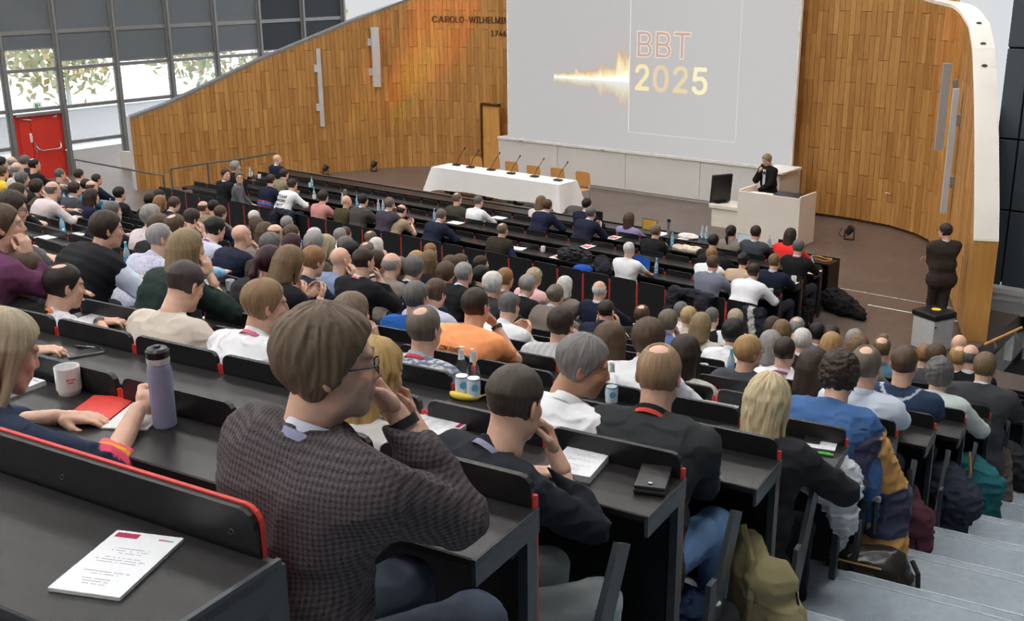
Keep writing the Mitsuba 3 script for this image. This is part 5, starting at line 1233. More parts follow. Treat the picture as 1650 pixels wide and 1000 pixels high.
person('woman with wavy brown hair right of the bald man with the fist', 'C', (-10.67, 8.11, -3.02), lod=1, hair='bob', hc='br', top='sweater', tc=(0.22, 0.19, 0.16), female=True)
person('man with short grey hair in blue shirt before the tall empty seats', 'C', (-13.50, 10.69, -3.76), lod=2, hair='short', hc='gy', top='shirt', tc=(0.09, 0.14, 0.3), lean=0.08, slouch=0.12)
person('man with high bald forehead and brown hair at the back', 'C', (-10.47, 8.11, -3.01), lod=1, hair='fringe', hc='br', top='sweater', tc=(0.035, 0.027, 0.022), hyaw=-0.3)
person('man with combed-back dark grey hair in dark brown jacket', 'C', (-8.23, 6.31, -2.47), lod=1, hair='comb', hc='sg', top='jacket', tc=(0.035, 0.027, 0.022))
person('woman with dark plum straight hair', 'C', (-9.04, 7.21, -2.76), lod=1, hair='long', hc='rd', top='sweater', tc=(0.012, 0.012, 0.014), female=True)
person('person with brown hair leaning forward behind the dark plum hair', 'C', (-10.36, 8.26, -3.03), lod=1, hair='short', hc='br', top='shirt', tc=(0.09, 0.14, 0.3), lean=0.42, slouch=0.32)
person('white-haired person behind the grey-haired man in a brown jacket', 'C', (-10.84, 9.01, -3.27), lod=2, hair='short', hc='wh', top='sweater', tc=(0.012, 0.012, 0.014))
person('grey-haired man in brown jacket left of the short-haired ash blond woman', 'C', (-8.68, 7.21, -2.69), lod=1, hair='thick', hc='gy', top='jacket', tc=(0.1, 0.07, 0.05))
person('woman with short ash blond hair and glasses looking down', 'C', (-8.70, 7.37, -2.76), lod=1, hair='bob', hc='gbl', top='sweater', tc=(0.012, 0.012, 0.014), lean=0.42, slouch=0.32, female=True, ex=('glasses',), pitch=0.4)
person('man with grey cropped hair in white shirt next to a man with glasses', 'C', (-12.41, 10.81, -3.82), lod=2, hair='short', hc='gy', top='shirt', tc=(0.78, 0.78, 0.8))
person('flushed man with glasses in profile beside the grey cropped man', 'C', (-13.32, 11.71, -4.09), lod=2, hair='short', hc='br', top='sweater', tc=(0.012, 0.012, 0.014), ex=('glasses',), skin='r')
person('woman with dark red pinned-up hair and glasses', 'C', (-6.10, 4.66, -1.95), lod=1, hair='pony', hc='rd', top='sweater', tc=(0.012, 0.012, 0.014), lean=0.42, slouch=0.32, arms=('phone', 'phone'), female=True, ex=('glasses',), pitch=0.15)
person('woman with light brown bob holding a booklet in both hands', 'C', (-5.90, 4.67, -1.93), lod=1, hair='bob', hc='lb', top='sweater', tc=(0.012, 0.012, 0.014), lean=0.42, slouch=0.32, arms=('phone', 'phone'), female=True, pitch=0.25)
person('person with reddish brown hair looking down behind the blue flask', 'C', (-6.74, 5.57, -2.23), lod=1, hair='short', hc='gn', top='sweater', tc=(0.012, 0.016, 0.035), lean=0.42, slouch=0.32, pitch=0.3)
person('bald man in blue grey pullover with both hands raised to his face', 'C', (-7.43, 6.46, -2.51), lod=1, hair='bald', hc='lb', top='sweater', tc=(0.17, 0.22, 0.33), lean=0.42, slouch=0.32, arms=('cheek', 'cheek'))
person('person with dark grey hair above the bald man in blue grey', 'C', (-9.22, 8.11, -2.98), lod=1, hair='short', hc='sg', top='sweater', tc=(0.012, 0.012, 0.014))
person('balding man with brown grey hair alone before the dark front seats', 'C', (-12.59, 11.59, -4.03), lod=2, hair='thin', hc='gbr', top='shirt', tc=(0.52, 0.48, 0.43), lean=0.08, slouch=0.12)
person('woman with white hair and red top resting her head on her hand', 'C', (-10.66, 9.91, -3.55), lod=2, hair='bob', hc='wh', top='sweater', tc=(0.35, 0.02, 0.03), arms=('cheek', 'desk'), female=True)
person('man with thin reddish grey hair left of the white-haired woman in red', 'C', (-9.86, 9.01, -3.31), lod=2, hair='thin', hc='gbr', top='sweater', tc=(0.22, 0.19, 0.16), skin='r')
person('man with black hair bending sideways above the bald man in blue grey', 'C', (-9.13, 8.11, -3.02), lod=1, hair='short', hc='bk', top='sweater', tc=(0.012, 0.012, 0.014), hyaw=-0.4)
person('man with undercut dark hair in black suit and pink lanyard', 'C', (-6.96, 6.31, -2.42), lod=1, hair='under', hc='db', top='jacket', tc=(0.012, 0.012, 0.014), arms=('chin', 'desk'), lan=(0.65, 0.15, 0.22))
person('dark-haired man with white collar right of the undercut man', 'C', (-7.77, 7.21, -2.74), lod=1, hair='short', hc='db', top='jacket', tc=(0.012, 0.012, 0.014))
person('balding pinkish head close behind the man in the brown tweed jacket', 'C', (-7.55, 7.21, -2.73), lod=1, hair='fringe', hc='gy', top='sweater', tc=(0.22, 0.19, 0.16))
person('bald-topped man in brown tweed jacket with his elbow on the desk', 'C', (-7.60, 7.36, -2.81), lod=1, hair='thin', hc='gbr', top='jacket', tc=(0.06, 0.05, 0.04), lean=0.42, slouch=0.32, arms=('chin', 'desk'), fat=1.08)
person('grey-haired man bending right of the bald-topped tweed jacket', 'C', (-7.42, 7.37, -2.79), lod=1, hair='thick', hc='sg', top='jacket', tc=(0.012, 0.016, 0.035), lean=0.42, slouch=0.32, pitch=0.3)
person('woman with long golden blond hair beside a woman with long brown hair', 'C', (-9.01, 9.01, -3.30), lod=2, hair='long', hc='gb', top='sweater', tc=(0.52, 0.48, 0.43), female=True)
person('ginger-haired person right in front of the tall dark seat backs', 'C', (-11.41, 11.71, -4.08), lod=2, hair='short', hc='gn', top='sweater', tc=(0.012, 0.012, 0.014))
person('woman with long light brown hair and black top by the long golden hair', 'C', (-8.80, 9.01, -3.26), lod=2, hair='long', hc='lb', top='sweater', tc=(0.012, 0.012, 0.014), female=True)
person('woman with long brown hair, left of two brown-haired women side by side', 'C', (-8.46, 9.01, -3.27), lod=2, hair='long', hc='br', top='sweater', tc=(0.012, 0.012, 0.014), female=True)
person('woman with long brown hair, right of two brown-haired women side by side', 'C', (-9.13, 9.91, -3.54), lod=2, hair='long', hc='br', top='sweater', tc=(0.012, 0.012, 0.014), female=True, hyaw=-0.5)
person('person with dark brown hair alone before the dark seats, above the black ponytail', 'C', (-9.59, 10.81, -3.81), lod=2, hair='short', hc='db', top='sweater', tc=(0.012, 0.012, 0.014), hyaw=-0.4)
person('woman with black hair tied low looking down to the right', 'C', (-8.12, 9.16, -3.36), lod=2, hair='pony', hc='bk', top='sweater', tc=(0.012, 0.012, 0.014), lean=0.42, slouch=0.32, female=True, hyaw=-0.4)
person('man with silver cropped hair and dark jacket behind two water bottles', 'C', (-7.57, 8.26, -3.05), lod=1, hair='short', hc='gy', top='jacket', tc=(0.012, 0.012, 0.014), lean=0.42, slouch=0.32)
person('young man with wavy brown hair in striped white shirt and pink lanyard', 'C', (-7.84, 8.27, -3.10), lod=1, hair='thick', hc='br', top='shirt', tc=(0.78, 0.78, 0.8), lean=0.42, slouch=0.32, ex=('stripes2',), lan=(0.65, 0.15, 0.22), pitch=0.25)
person('man with full white hair and dark top', 'C', (-7.04, 8.11, -3.04), lod=1, hair='thick', hc='wh', top='sweater', tc=(0.035, 0.035, 0.038))
person('man with short reddish brown hair in rust brown jacket', 'C', (-7.64, 9.01, -3.28), lod=2, hair='short', hc='gn', top='jacket', tc=(0.16, 0.07, 0.04))
person('man with short grey hair in dark suit writing by water bottles', 'C', (-7.45, 9.16, -3.36), lod=2, hair='short', hc='gy', top='jacket', tc=(0.012, 0.012, 0.014), lean=0.42, slouch=0.32, pitch=0.2)
person('woman with curly blond hair in pink top', 'C', (-8.67, 10.81, -3.84), lod=2, hair='curly', hc='gbl', top='sweater', tc=(0.7, 0.42, 0.42), female=True)
person('woman with smooth platinum blond bob in brown tweed jacket', 'C', (-8.08, 10.69, -3.82), lod=2, hair='bob', hc='wh', top='jacket', tc=(0.19, 0.155, 0.135), lean=0.08, slouch=0.12, female=True)
person('woman with brown hair in a loose bun and tweed jacket, right of the water bottles', 'C', (-7.05, 9.16, -3.40), lod=2, hair='bun', hc='gbr', top='jacket', tc=(0.19, 0.155, 0.135), lean=0.42, slouch=0.32, female=True)
person('balding man with white fringe of hair in navy suit at the end of his row', 'C', (-7.55, 10.69, -3.78), lod=2, hair='fringe', hc='wh', top='jacket', tc=(0.012, 0.016, 0.035), lean=0.08, slouch=0.12)
person('man with thick grey hair in bright royal blue pullover', 'R', (-5.49, 5.47, -2.28), lod=1, hair='short', hc='sg', top='sweater', tc=(0.012, 0.085, 0.32))
person('woman with brown ponytail in pale lilac top', 'R', (-6.22, 6.43, -2.60), lod=1, hair='pony', hc='br', top='shirt', tc=(0.52, 0.52, 0.64), lean=0.42, slouch=0.32, female=True, pitch=0.3)
person('big man with shaved head and glasses in bright orange t-shirt', 'R', (-4.39, 4.89, -2.00), lod=1, hair='buzz', hc='db', top='tee', tc=(0.9, 0.34, 0.14), lean=0.42, slouch=0.32, arms=('mouth', 'desk'), fat=1.15, width=1.12, ex=('glasses', 'watch', 'printed'))
person('man in speckled shirt and red lanyard with thinning crown', 'R', (-3.87, 3.91, -1.79), lod=1, hair='thin', hc='gbr', top='shirt', tc=(0.4, 0.41, 0.46), lan=(0.55, 0.06, 0.09), ex=('speckles',))
person('bald man with stubble reading a sheet right of the orange t-shirt', 'R', (-5.51, 6.54, -2.61), lod=1, hair='buzz', hc='sg', top='shirt', tc=(0.78, 0.78, 0.8), lean=0.42, slouch=0.32, arms=('phone', 'phone'), pitch=0.15)
person('young man with neat dark brown hair in ribbed pale grey pullover', 'R', (-4.32, 5.67, -2.30), lod=1, hair='short', hc='db', top='sweater', tc=(0.5, 0.5, 0.51), arms=('cheek', 'desk'), ex=('ribs',))
person('man with undercut dark hair in navy polo holding his face in both hands', 'R', (-6.36, 9.13, -3.44), lod=1, hair='under', hc='db', top='polo', tc=(0.012, 0.016, 0.035), lean=0.42, slouch=0.32, arms=('cheek', 'cheek'))
person('man with a bald crown in black jacket beside a blue-necked bottle', 'R', (-6.40, 9.88, -3.68), lod=2, hair='thin', hc='br', top='jacket', tc=(0.012, 0.012, 0.014))
person('woman with long brown hair hanging forward', 'R', (-3.48, 5.04, -2.09), lod=1, hair='long', hc='br', top='sweater', tc=(0.012, 0.012, 0.014), lean=0.42, slouch=0.32, female=True)
person('man with parted brown hair in white shirt before the grey-haired whisperer', 'R', (-3.24, 5.08, -2.03), lod=1, hair='comb', hc='br', top='shirt', tc=(0.78, 0.78, 0.8), lean=0.42, slouch=0.32)
person('man with wavy grey brown hair in blue shirt', 'R', (-5.67, 9.24, -3.45), lod=2, hair='thick', hc='gbr', top='shirt', tc=(0.09, 0.14, 0.3), lean=0.42, slouch=0.32, arms=('chin', 'desk'))
person('person with dark grey hair in front of the hanging dark coat', 'R', (-6.45, 10.79, -3.87), lod=2, hair='short', hc='sg', top='shirt', tc=(0.78, 0.78, 0.8))
person('boyish person with short blond hair beside the highlighted brown bob', 'R', (-5.86, 9.97, -3.62), lod=2, hair='short', hc='bl', top='shirt', tc=(0.52, 0.48, 0.43))
person('woman with highlighted brown bob in beige striped blouse', 'R', (-5.18, 9.05, -3.34), lod=1, hair='bob', hc='hl', top='shirt', tc=(0.52, 0.48, 0.43), lean=0.08, slouch=0.12, female=True, ex=('bands',))
person('man with cropped dark grey hair in dark jacket below the hanging coat', 'R', (-6.01, 10.74, -3.84), lod=2, hair='buzz', hc='sg', top='jacket', tc=(0.012, 0.012, 0.014), lean=0.08, slouch=0.12)
person('person with ash blond grey hair behind the thick black hair', 'R', (-5.73, 10.78, -3.82), lod=2, hair='short', hc='gbl', top='shirt', tc=(0.78, 0.78, 0.8), lean=0.08, slouch=0.12)
person('person with thick black hair in white shirt', 'R', (-4.47, 8.38, -3.10), lod=1, hair='thick', hc='bk', top='shirt', tc=(0.78, 0.78, 0.8))
person('woman with long dark hair held by a clip', 'R', (-3.43, 5.81, -2.36), lod=1, hair='long', hc='db', top='shirt', tc=(0.52, 0.48, 0.43), female=True)
person('woman with long dark brown hair at the front of the right block', 'R', (-5.36, 10.97, -3.89), lod=2, hair='long', hc='db', top='sweater', tc=(0.22, 0.19, 0.16), female=True)
person('woman with light brown hair left of the balding grey head', 'R', (-4.85, 10.14, -3.62), lod=2, hair='long', hc='lb', top='sweater', tc=(0.012, 0.012, 0.014), female=True)
person('man with balding grey head in blue shirt by the open floor', 'R', (-5.04, 10.90, -3.81), lod=2, hair='thin', hc='gy', top='shirt', tc=(0.09, 0.14, 0.3), lean=0.08, slouch=0.12)
person('man with snow white hair in dark suit', 'R', (-4.25, 9.33, -3.38), lod=2, hair='short', hc='wh', top='jacket', tc=(0.012, 0.012, 0.014))
person('dark-haired man with bright collar and navy scarf at the front of the right block', 'R', (-4.87, 11.05, -3.88), lod=2, hair='short', hc='bk', top='jacket', tc=(0.012, 0.016, 0.035))
person('woman with tousled dark brown updo at the edge of the open floor', 'R', (-4.71, 11.07, -3.88), lod=2, hair='bun', hc='db', top='sweater', tc=(0.22, 0.19, 0.16), female=True)
person('woman with straight honey blond hair below the tousled updo', 'R', (-3.98, 9.37, -3.38), lod=2, hair='bob', hc='gb', top='sweater', tc=(0.52, 0.48, 0.43), female=True)
person('woman with grey blond bob in white top', 'R', (-4.13, 8.43, -3.15), lod=1, hair='bob', hc='gy', top='shirt', tc=(0.78, 0.78, 0.8), female=True)
person('man with dense dark brown crop in white shirt and lanyard', 'R', (-3.55, 7.49, -2.83), lod=1, hair='buzz', hc='db', top='shirt', tc=(0.78, 0.78, 0.8), lean=0.08, slouch=0.12, lan=(0.35, 0.06, 0.16))
person('man with bright blond hair and glasses in dark grey jacket', 'R', (-3.40, 6.61, -2.56), lod=1, hair='short', hc='gb', top='jacket', tc=(0.055, 0.062, 0.072), lean=0.08, slouch=0.12, ex=('glasses',), hyaw=-0.5, collar=False)
person('man with speckled white grey crop near the open floor', 'R', (-4.12, 10.26, -3.60), lod=2, hair='short', hc='gy', top='shirt', tc=(0.09, 0.14, 0.3))
person('woman with curly light brown hair in front of the balding light blue shirt', 'R', (-3.74, 9.41, -3.37), lod=2, hair='curly', hc='lb', top='sweater', tc=(0.22, 0.19, 0.16), female=True)
person('man with pale bald spot and blond tuft in a teal denim shirt', 'R', (-3.81, 10.19, -3.60), lod=2, hair='quiff', hc='lb', top='shirt', tc=(0.08, 0.17, 0.24), lean=0.08, slouch=0.12)
person('man with broad bald crown in pale blue shirt', 'R', (-2.28, 5.88, -2.20), lod=1, hair='thin', hc='gbr', top='shirt', tc=(0.62, 0.68, 0.78), lean=0.08, slouch=0.12)
person('broad young man with brown undercut in navy jacket with pale piping', 'R', (-2.38, 6.78, -2.47), lod=1, hair='under', hc='br', top='sweater', tc=(0.025, 0.042, 0.085), lean=0.08, slouch=0.12, width=1.1, ex=('piping',))
person('person with dark brown bob half hidden by the dark curls', 'R', (-2.62, 5.94, -2.31), lod=1, hair='bob', hc='db', top='sweater', tc=(0.012, 0.012, 0.014))
person('bald man at the far right front near the timber end board', 'R', (-3.38, 11.17, -3.74), lod=2, hair='bald', hc='lb', top='jacket', tc=(0.012, 0.012, 0.014), lean=0.08, slouch=0.12)
person('man with thin blond hair in bright blue jacket', 'R', (-3.11, 10.30, -3.57), lod=2, hair='thin', hc='gb', top='jacket', tc=(0.012, 0.085, 0.32), lean=0.08, slouch=0.12)
person('balding man with dark fringe right of the bright blue jacket', 'R', (-3.01, 10.32, -3.54), lod=2, hair='fringe', hc='sg', top='jacket', tc=(0.012, 0.012, 0.014), lean=0.08, slouch=0.12)
person('person with parted brown hair left of the bright blue jacket', 'R', (-3.31, 10.27, -3.59), lod=2, hair='comb', hc='br', top='jacket', tc=(0.055, 0.062, 0.072), lean=0.08, slouch=0.12)
person('person with reddish hair partly hidden before the grey case', 'R', (-3.70, 11.12, -3.90), lod=2, hair='short', hc='gn', top='jacket', tc=(0.055, 0.062, 0.072), lean=0.08, slouch=0.12)
person('man with dark grey curls in pale sage pullover', 'R', (-2.52, 7.94, -2.91), lod=1, hair='curly', hc='sg', top='sweater', tc=(0.5, 0.55, 0.53), lean=0.42, slouch=0.32)
person('man with wind-blown thin brown hair in dark grey suit at the right edge', 'R', (-2.42, 8.71, -3.05), lod=1, hair='short', hc='lb', top='jacket', tc=(0.045, 0.047, 0.052), width=1.12, fat=1.08)
person('dark-haired man in black suit looking back over his shoulder', 'F', (-19.29, 13.76, -4.05), lod=2, hair='short', hc='db', top='jacket', tc=(0.012, 0.012, 0.014), lean=0.08, slouch=0.12, arms=('lap', 'lap'), hyaw=-1.6)
person('man with glasses in grey pullover and lanyard turned sideways', 'F', (-18.83, 13.76, -4.06), lod=2, hair='short', hc='sg', top='sweater', tc=(0.1, 0.1, 0.105), lean=0.08, slouch=0.12, arms=('lap', 'lap'), ex=('glasses',), hyaw=-1.4, yaw=-0.7, lan=(0.6, 0.62, 0.7))
person('woman with curly grey hair behind the dark-haired man looking back', 'F', (-20.30, 14.76, -4.13), lod=2, hair='curly', hc='gy', top='sweater', tc=(0.012, 0.012, 0.014), lean=0.08, slouch=0.12, arms=('lap', 'lap'), female=True, hyaw=-0.7)
person('man in navy pullover with blue and red stripes', 'F', (-17.95, 13.88, -4.04), lod=2, hair='short', hc='db', top='sweater', tc=(0.012, 0.016, 0.035), ex=('rugby',))
person('man in khaki shirt bending forward', 'F', (-18.97, 15.03, -4.19), lod=2, hair='short', hc='db', top='shirt', tc=(0.22, 0.185, 0.12), lean=0.42, slouch=0.32)
person('man in white sweatshirt with black lettering on the back', 'F', (-17.47, 14.03, -4.10), lod=2, hair='short', hc='db', top='sweater', tc=(0.78, 0.78, 0.8), lean=0.42, slouch=0.32, ex=('backprint',))
person('bald man in dark suit sitting alone at the far end of the first row', 'F', (-21.37, 16.76, -4.34), lod=2, hair='bald', hc='lb', top='jacket', tc=(0.012, 0.016, 0.035), lean=0.08, slouch=0.12, arms=('folded', 'folded'), hyaw=-0.5)
person('man with dark wavy hair in salmon pink shirt', 'F', (-16.37, 13.88, -4.19), lod=2, hair='thick', hc='db', top='shirt', tc=(0.55, 0.24, 0.23))
person('bald man in olive brown pullover', 'F', (-15.70, 13.88, -4.20), lod=2, hair='bald', hc='lb', top='sweater', tc=(0.065, 0.05, 0.025))
person('dark-haired man in brown grey jacket left of the water bottles', 'F', (-15.24, 13.88, -4.12), lod=2, hair='short', hc='bk', top='jacket', tc=(0.065, 0.058, 0.052))
person('grey-haired man in dark plum grey suit drinking', 'F', (-14.53, 13.88, -4.10), lod=2, hair='short', hc='gbr', top='jacket', tc=(0.055, 0.045, 0.065), arms=('mouth', 'desk'))
person('balding man in beige t-shirt holding a phone', 'F', (-14.39, 14.04, -4.24), lod=2, hair='fringe', hc='db', top='tee', tc=(0.36, 0.26, 0.18), lean=0.42, slouch=0.32, arms=('phone', 'phone'), pitch=0.3)
person('man in dark navy suit bent over an open booklet', 'F', (-13.39, 14.04, -4.20), lod=2, hair='short', hc='gbr', top='jacket', tc=(0.012, 0.016, 0.035), lean=0.42, slouch=0.32, pitch=0.3)
person('man with glasses in olive grey pullover before the stage table', 'F', (-14.58, 15.76, -4.31), lod=2, hair='thin', hc='gbr', top='sweater', tc=(0.055, 0.05, 0.04), lean=0.08, slouch=0.12, arms=('lap', 'lap'), ex=('glasses',))
person('man with cropped hair in bright white shirt before the stage table', 'F', (-14.13, 15.88, -4.33), lod=2, hair='buzz', hc='sg', top='shirt', tc=(0.78, 0.78, 0.8))
person('man with thinning hair in brown vest over navy sleeves', 'F', (-11.82, 13.88, -4.21), lod=2, hair='thin', hc='gbr', top='vest', tc=(0.035, 0.027, 0.022), arms=('lap', 'lap'), inner=(0.02, 0.03, 0.09))
person('woman with wavy dark blond hair and pale pink blouse', 'F', (-13.36, 16.88, -4.41), lod=2, hair='bob', hc='lb', top='shirt', tc=(0.62, 0.53, 0.53), female=True)
person('man with brown hair in dark blue jacket, right of the wavy blond woman', 'F', (-12.54, 16.03, -4.24), lod=2, hair='short', hc='br', top='jacket', tc=(0.012, 0.016, 0.035), lean=0.42, slouch=0.32)
person('black-haired man in dark suit at the closed laptop', 'F', (-12.25, 16.88, -4.32), lod=2, hair='short', hc='bk', top='jacket', tc=(0.012, 0.016, 0.035))
person('man with short dark grey hair in navy suit with folded hands raised', 'F', (-11.54, 16.03, -4.25), lod=2, hair='short', hc='sg', top='jacket', tc=(0.012, 0.016, 0.035), lean=0.42, slouch=0.32, arms=('phone', 'phone'))
person('woman with long brown hair in lilac pullover at a laptop', 'F', (-11.19, 16.76, -4.44), lod=2, hair='long', hc='br', top='sweater', tc=(0.27, 0.23, 0.42), lean=0.08, slouch=0.12, female=True)
person('man with cropped grey hair in black pullover looking at his phone', 'F', (-10.05, 15.88, -4.35), lod=2, hair='short', hc='gbr', top='sweater', tc=(0.012, 0.012, 0.014), arms=('phone', 'phone'))
person('man with white cropped hair in short-sleeved white shirt', 'F', (-9.18, 13.76, -4.12), lod=2, hair='buzz', hc='wh', top='polo', tc=(0.78, 0.78, 0.8), lean=0.08, slouch=0.12)
person('dark-haired man in black top left of the long black ponytail', 'F', (-8.92, 15.88, -4.36), lod=2, hair='short', hc='bk', top='sweater', tc=(0.012, 0.012, 0.014))
person('person with reddish hair behind the grey blue jacket', 'F', (-8.38, 14.88, -4.31), lod=2, hair='short', hc='gn', top='shirt', tc=(0.78, 0.78, 0.8))
person('man with brown hair in grey blue jacket with a coat behind him', 'F', (-7.79, 13.88, -4.14), lod=2, hair='short', hc='br', top='jacket', tc=(0.17, 0.18, 0.23))
person('woman with long black ponytail in beige top', 'F', (-9.08, 16.76, -4.39), lod=2, hair='pony', hc='bk', top='sweater', tc=(0.22, 0.19, 0.16), lean=0.08, slouch=0.12, female=True)
person('dark-haired man in dark grey suit before the lectern', 'F', (-8.61, 16.76, -4.33), lod=2, hair='short', hc='db', top='jacket', tc=(0.055, 0.062, 0.072), lean=0.08, slouch=0.12)
person('woman with black hair in a bun and beige jacket', 'F', (-7.83, 14.88, -4.31), lod=2, hair='bun', hc='bk', top='sweater', tc=(0.52, 0.38, 0.26), female=True)
person('man with short red blond hair in navy suit', 'F', (-7.25, 14.76, -4.21), lod=2, hair='short', hc='lb', top='jacket', tc=(0.012, 0.016, 0.035), lean=0.08, slouch=0.12)
person('stout dark-haired man in white shirt beside the hanging coat', 'F', (-7.21, 14.03, -4.20), lod=2, hair='short', hc='db', top='shirt', tc=(0.78, 0.78, 0.8), lean=0.42, slouch=0.32, fat=1.15, width=1.1)
person('woman with short brown hair in bright red blazer', 'F', (-8.03, 16.88, -4.32), lod=2, hair='bob', hc='db', top='jacket', tc=(0.75, 0.035, 0.03), female=True)
person('grey-haired man in black suit in front of the red blazer', 'F', (-7.35, 15.76, -4.20), lod=2, hair='short', hc='sg', top='jacket', tc=(0.012, 0.012, 0.014), lean=0.08, slouch=0.12, lan=(0.55, 0.06, 0.09))
# ---------------------------------------------------------------- things on the desks
mat('mug_white', (.80, .80, .79), .25, .5); mat('mug_inside', (.72, .72, .71), .3, .5)
mat('mug_print', (.42, .10, .11), .4); mat('mug_emblem', (.12, .15, .14), .4)
mat('label_paper', (.66, .74, .80), .5); mat('label_blue', (.09, .36, .62), .45); mat('foil_white', (.72, .75, .78), .35); mat('foil_blue', (.06, .40, .66), .35)
mat('water_far', (.34, .44, .50), .12, .7); mat('pet_blue', (.42, .62, .74), .15, .7)
mat('red_plastic', (.50, .018, .020), .35); mat('flask_violet', (.23, .25, .37), .55); mat('flask_navy', (.02, .03, .08), .35)
mat('banana_skin', (.72, .52, .05), .5); mat('laptop_grey', (.05, .05, .055), .4); mat('phone_black', (.015, .015, .017), .18, .6); mat('green_marker', (.10, .75, .06), .4)
mat('leather_black', (.018, .017, .017), .38, .5); mat('screen_blue', (.02, .10, .45), .3); mat('paper_edge', (.70, .70, .69), .7); mat('red_cover', (.62, .045, .035), .5)
def paper_colour(p, n, uv):
    """kind = whole part of u: 0 notes, 1 booklet with crimson corner, 2 red flyer, 3 orange and blue leaflet, 4 magazine, 5 blank"""
    kind = dr.floor(mi.Float(uv.x)); u = mi.Float(uv.x) - kind; v = mi.Float(uv.y)
    ins = lambda a, b, c, d: (u > a) & (u < b) & (v > c) & (v < d)
    white = mi.Color3f(.80, .81, .83)
    row = dr.floor(v * 26); fr = v * 26 - row
    word = mikit.cell_rand(dr.floor(u * 30 + row * 7), row, 2)
    line = (fr > .35) & (fr < .68) & (word > .25)
    notes = dr.select(line & ins(.1, .72 + .0, .08, .92) & (mikit.cell_rand(row, 5, 1) > .25), mi.Color3f(.42, .42, .45), white)
    cen = dr.abs(u - .5) < (.14 + .22 * mikit.cell_rand(row, 3, 3))
    cov = dr.select(line & cen & ins(.08, .92, .12, .80) & (mikit.cell_rand(row, 8, 1) > .4), mi.Color3f(.40, .40, .43), white)
    cov = dr.select(ins(.06, .40, .885, .965), mi.Color3f(.36, .02, .07), cov)
    cov = dr.select(ins(.70, .82, .90, .93), mi.Color3f(.45, .16, .22), cov); cov = dr.select(ins(.82, .92, .895, .93), mi.Color3f(.25, .38, .34), cov)
    fly = dr.select(ins(.14, .86, .22, .72), mikit.mix((.55, .03, .05), (.65, .25, .2), mikit.cell_rand(dr.floor(u * 14), dr.floor(v * 9), 4)), white)
    lea = dr.select(ins(.12, .88, .42, .86) & (mikit.noise(u * 7, v * 6, 3.) > .42), mikit.mix((.75, .36, .05), (.78, .6, .3), mikit.noise(u * 20, v * 20, 1.)), white)
    lea = dr.select(ins(.44, .58, .30, .90), mi.Color3f(.03, .12, .40), lea); lea = dr.select(ins(.22, .74, .16, .20), mi.Color3f(.1, .1, .12), lea)
    q = mikit.noise(u * 11, v * 11, 9.); mag = dr.select(q > .60, mi.Color3f(.02, .02, .03), mi.Color3f(.42, .52, .60)); mag = dr.select((q > .40) & (q < .53), mi.Color3f(.50, .03, .04), mag)
    mag = dr.select(ins(.1, .9, .80, .95) & (mikit.cell_rand(dr.floor(u * 12), 1, 7) > .3), mi.Color3f(.55, .05, .06), mag)
    c = dr.select(kind < .5, notes, dr.select(kind < 1.5, cov, dr.select(kind < 2.5, fly, dr.select(kind < 3.5, lea, dr.select(kind < 4.5, mag, white)))))
    return c
scene['printed_paper'] = {'type': 'twosided', 'bsdf': {'type': 'principled', 'roughness': .55, 'specular': .3, 'base_color': mikit.proc(paper_colour)}}
def booklet(label, x, y, z, rz, w=.148, l=.21, h=.004, kind=0, cat_='paper', name='paper_sheet', group=None, curl=0.):
    """flat on the desk: z is the desk's top"""
    t = thing(name, label, cat_, group)
    n = 7; V, U, F = [], [], []
    for i in range(n):
        for j in range(n):
            a, b = i / (n - 1), j / (n - 1)
            V.append([(a - .5) * w, (b - .5) * l, h + curl * (a - .5) ** 2 * 4 * .02 + (.003 * math.sin(5 * a + 3 * b) * (1 if curl else 0))]); U.append([kind + .004 + .992 * a, b])
    for i in range(n - 1):
        for j in range(n - 1): a = i * n + j; F += [[a, a + n, a + n + 1], [a, a + n + 1, a + 1]]
    m = trimesh.Trimesh(V, F, process=False)
    part(t, 'cover', mv(m, x, y, z, rz=rz), 'printed_paper', uv=np.array(U))
    part(t, 'pages', mv(mv(rbox(w, l, max(h - .0008, .0015), .0005), 0, 0, max(h - .0008, .0015) / 2), x, y, z, rz=rz), 'paper_edge')
    return t
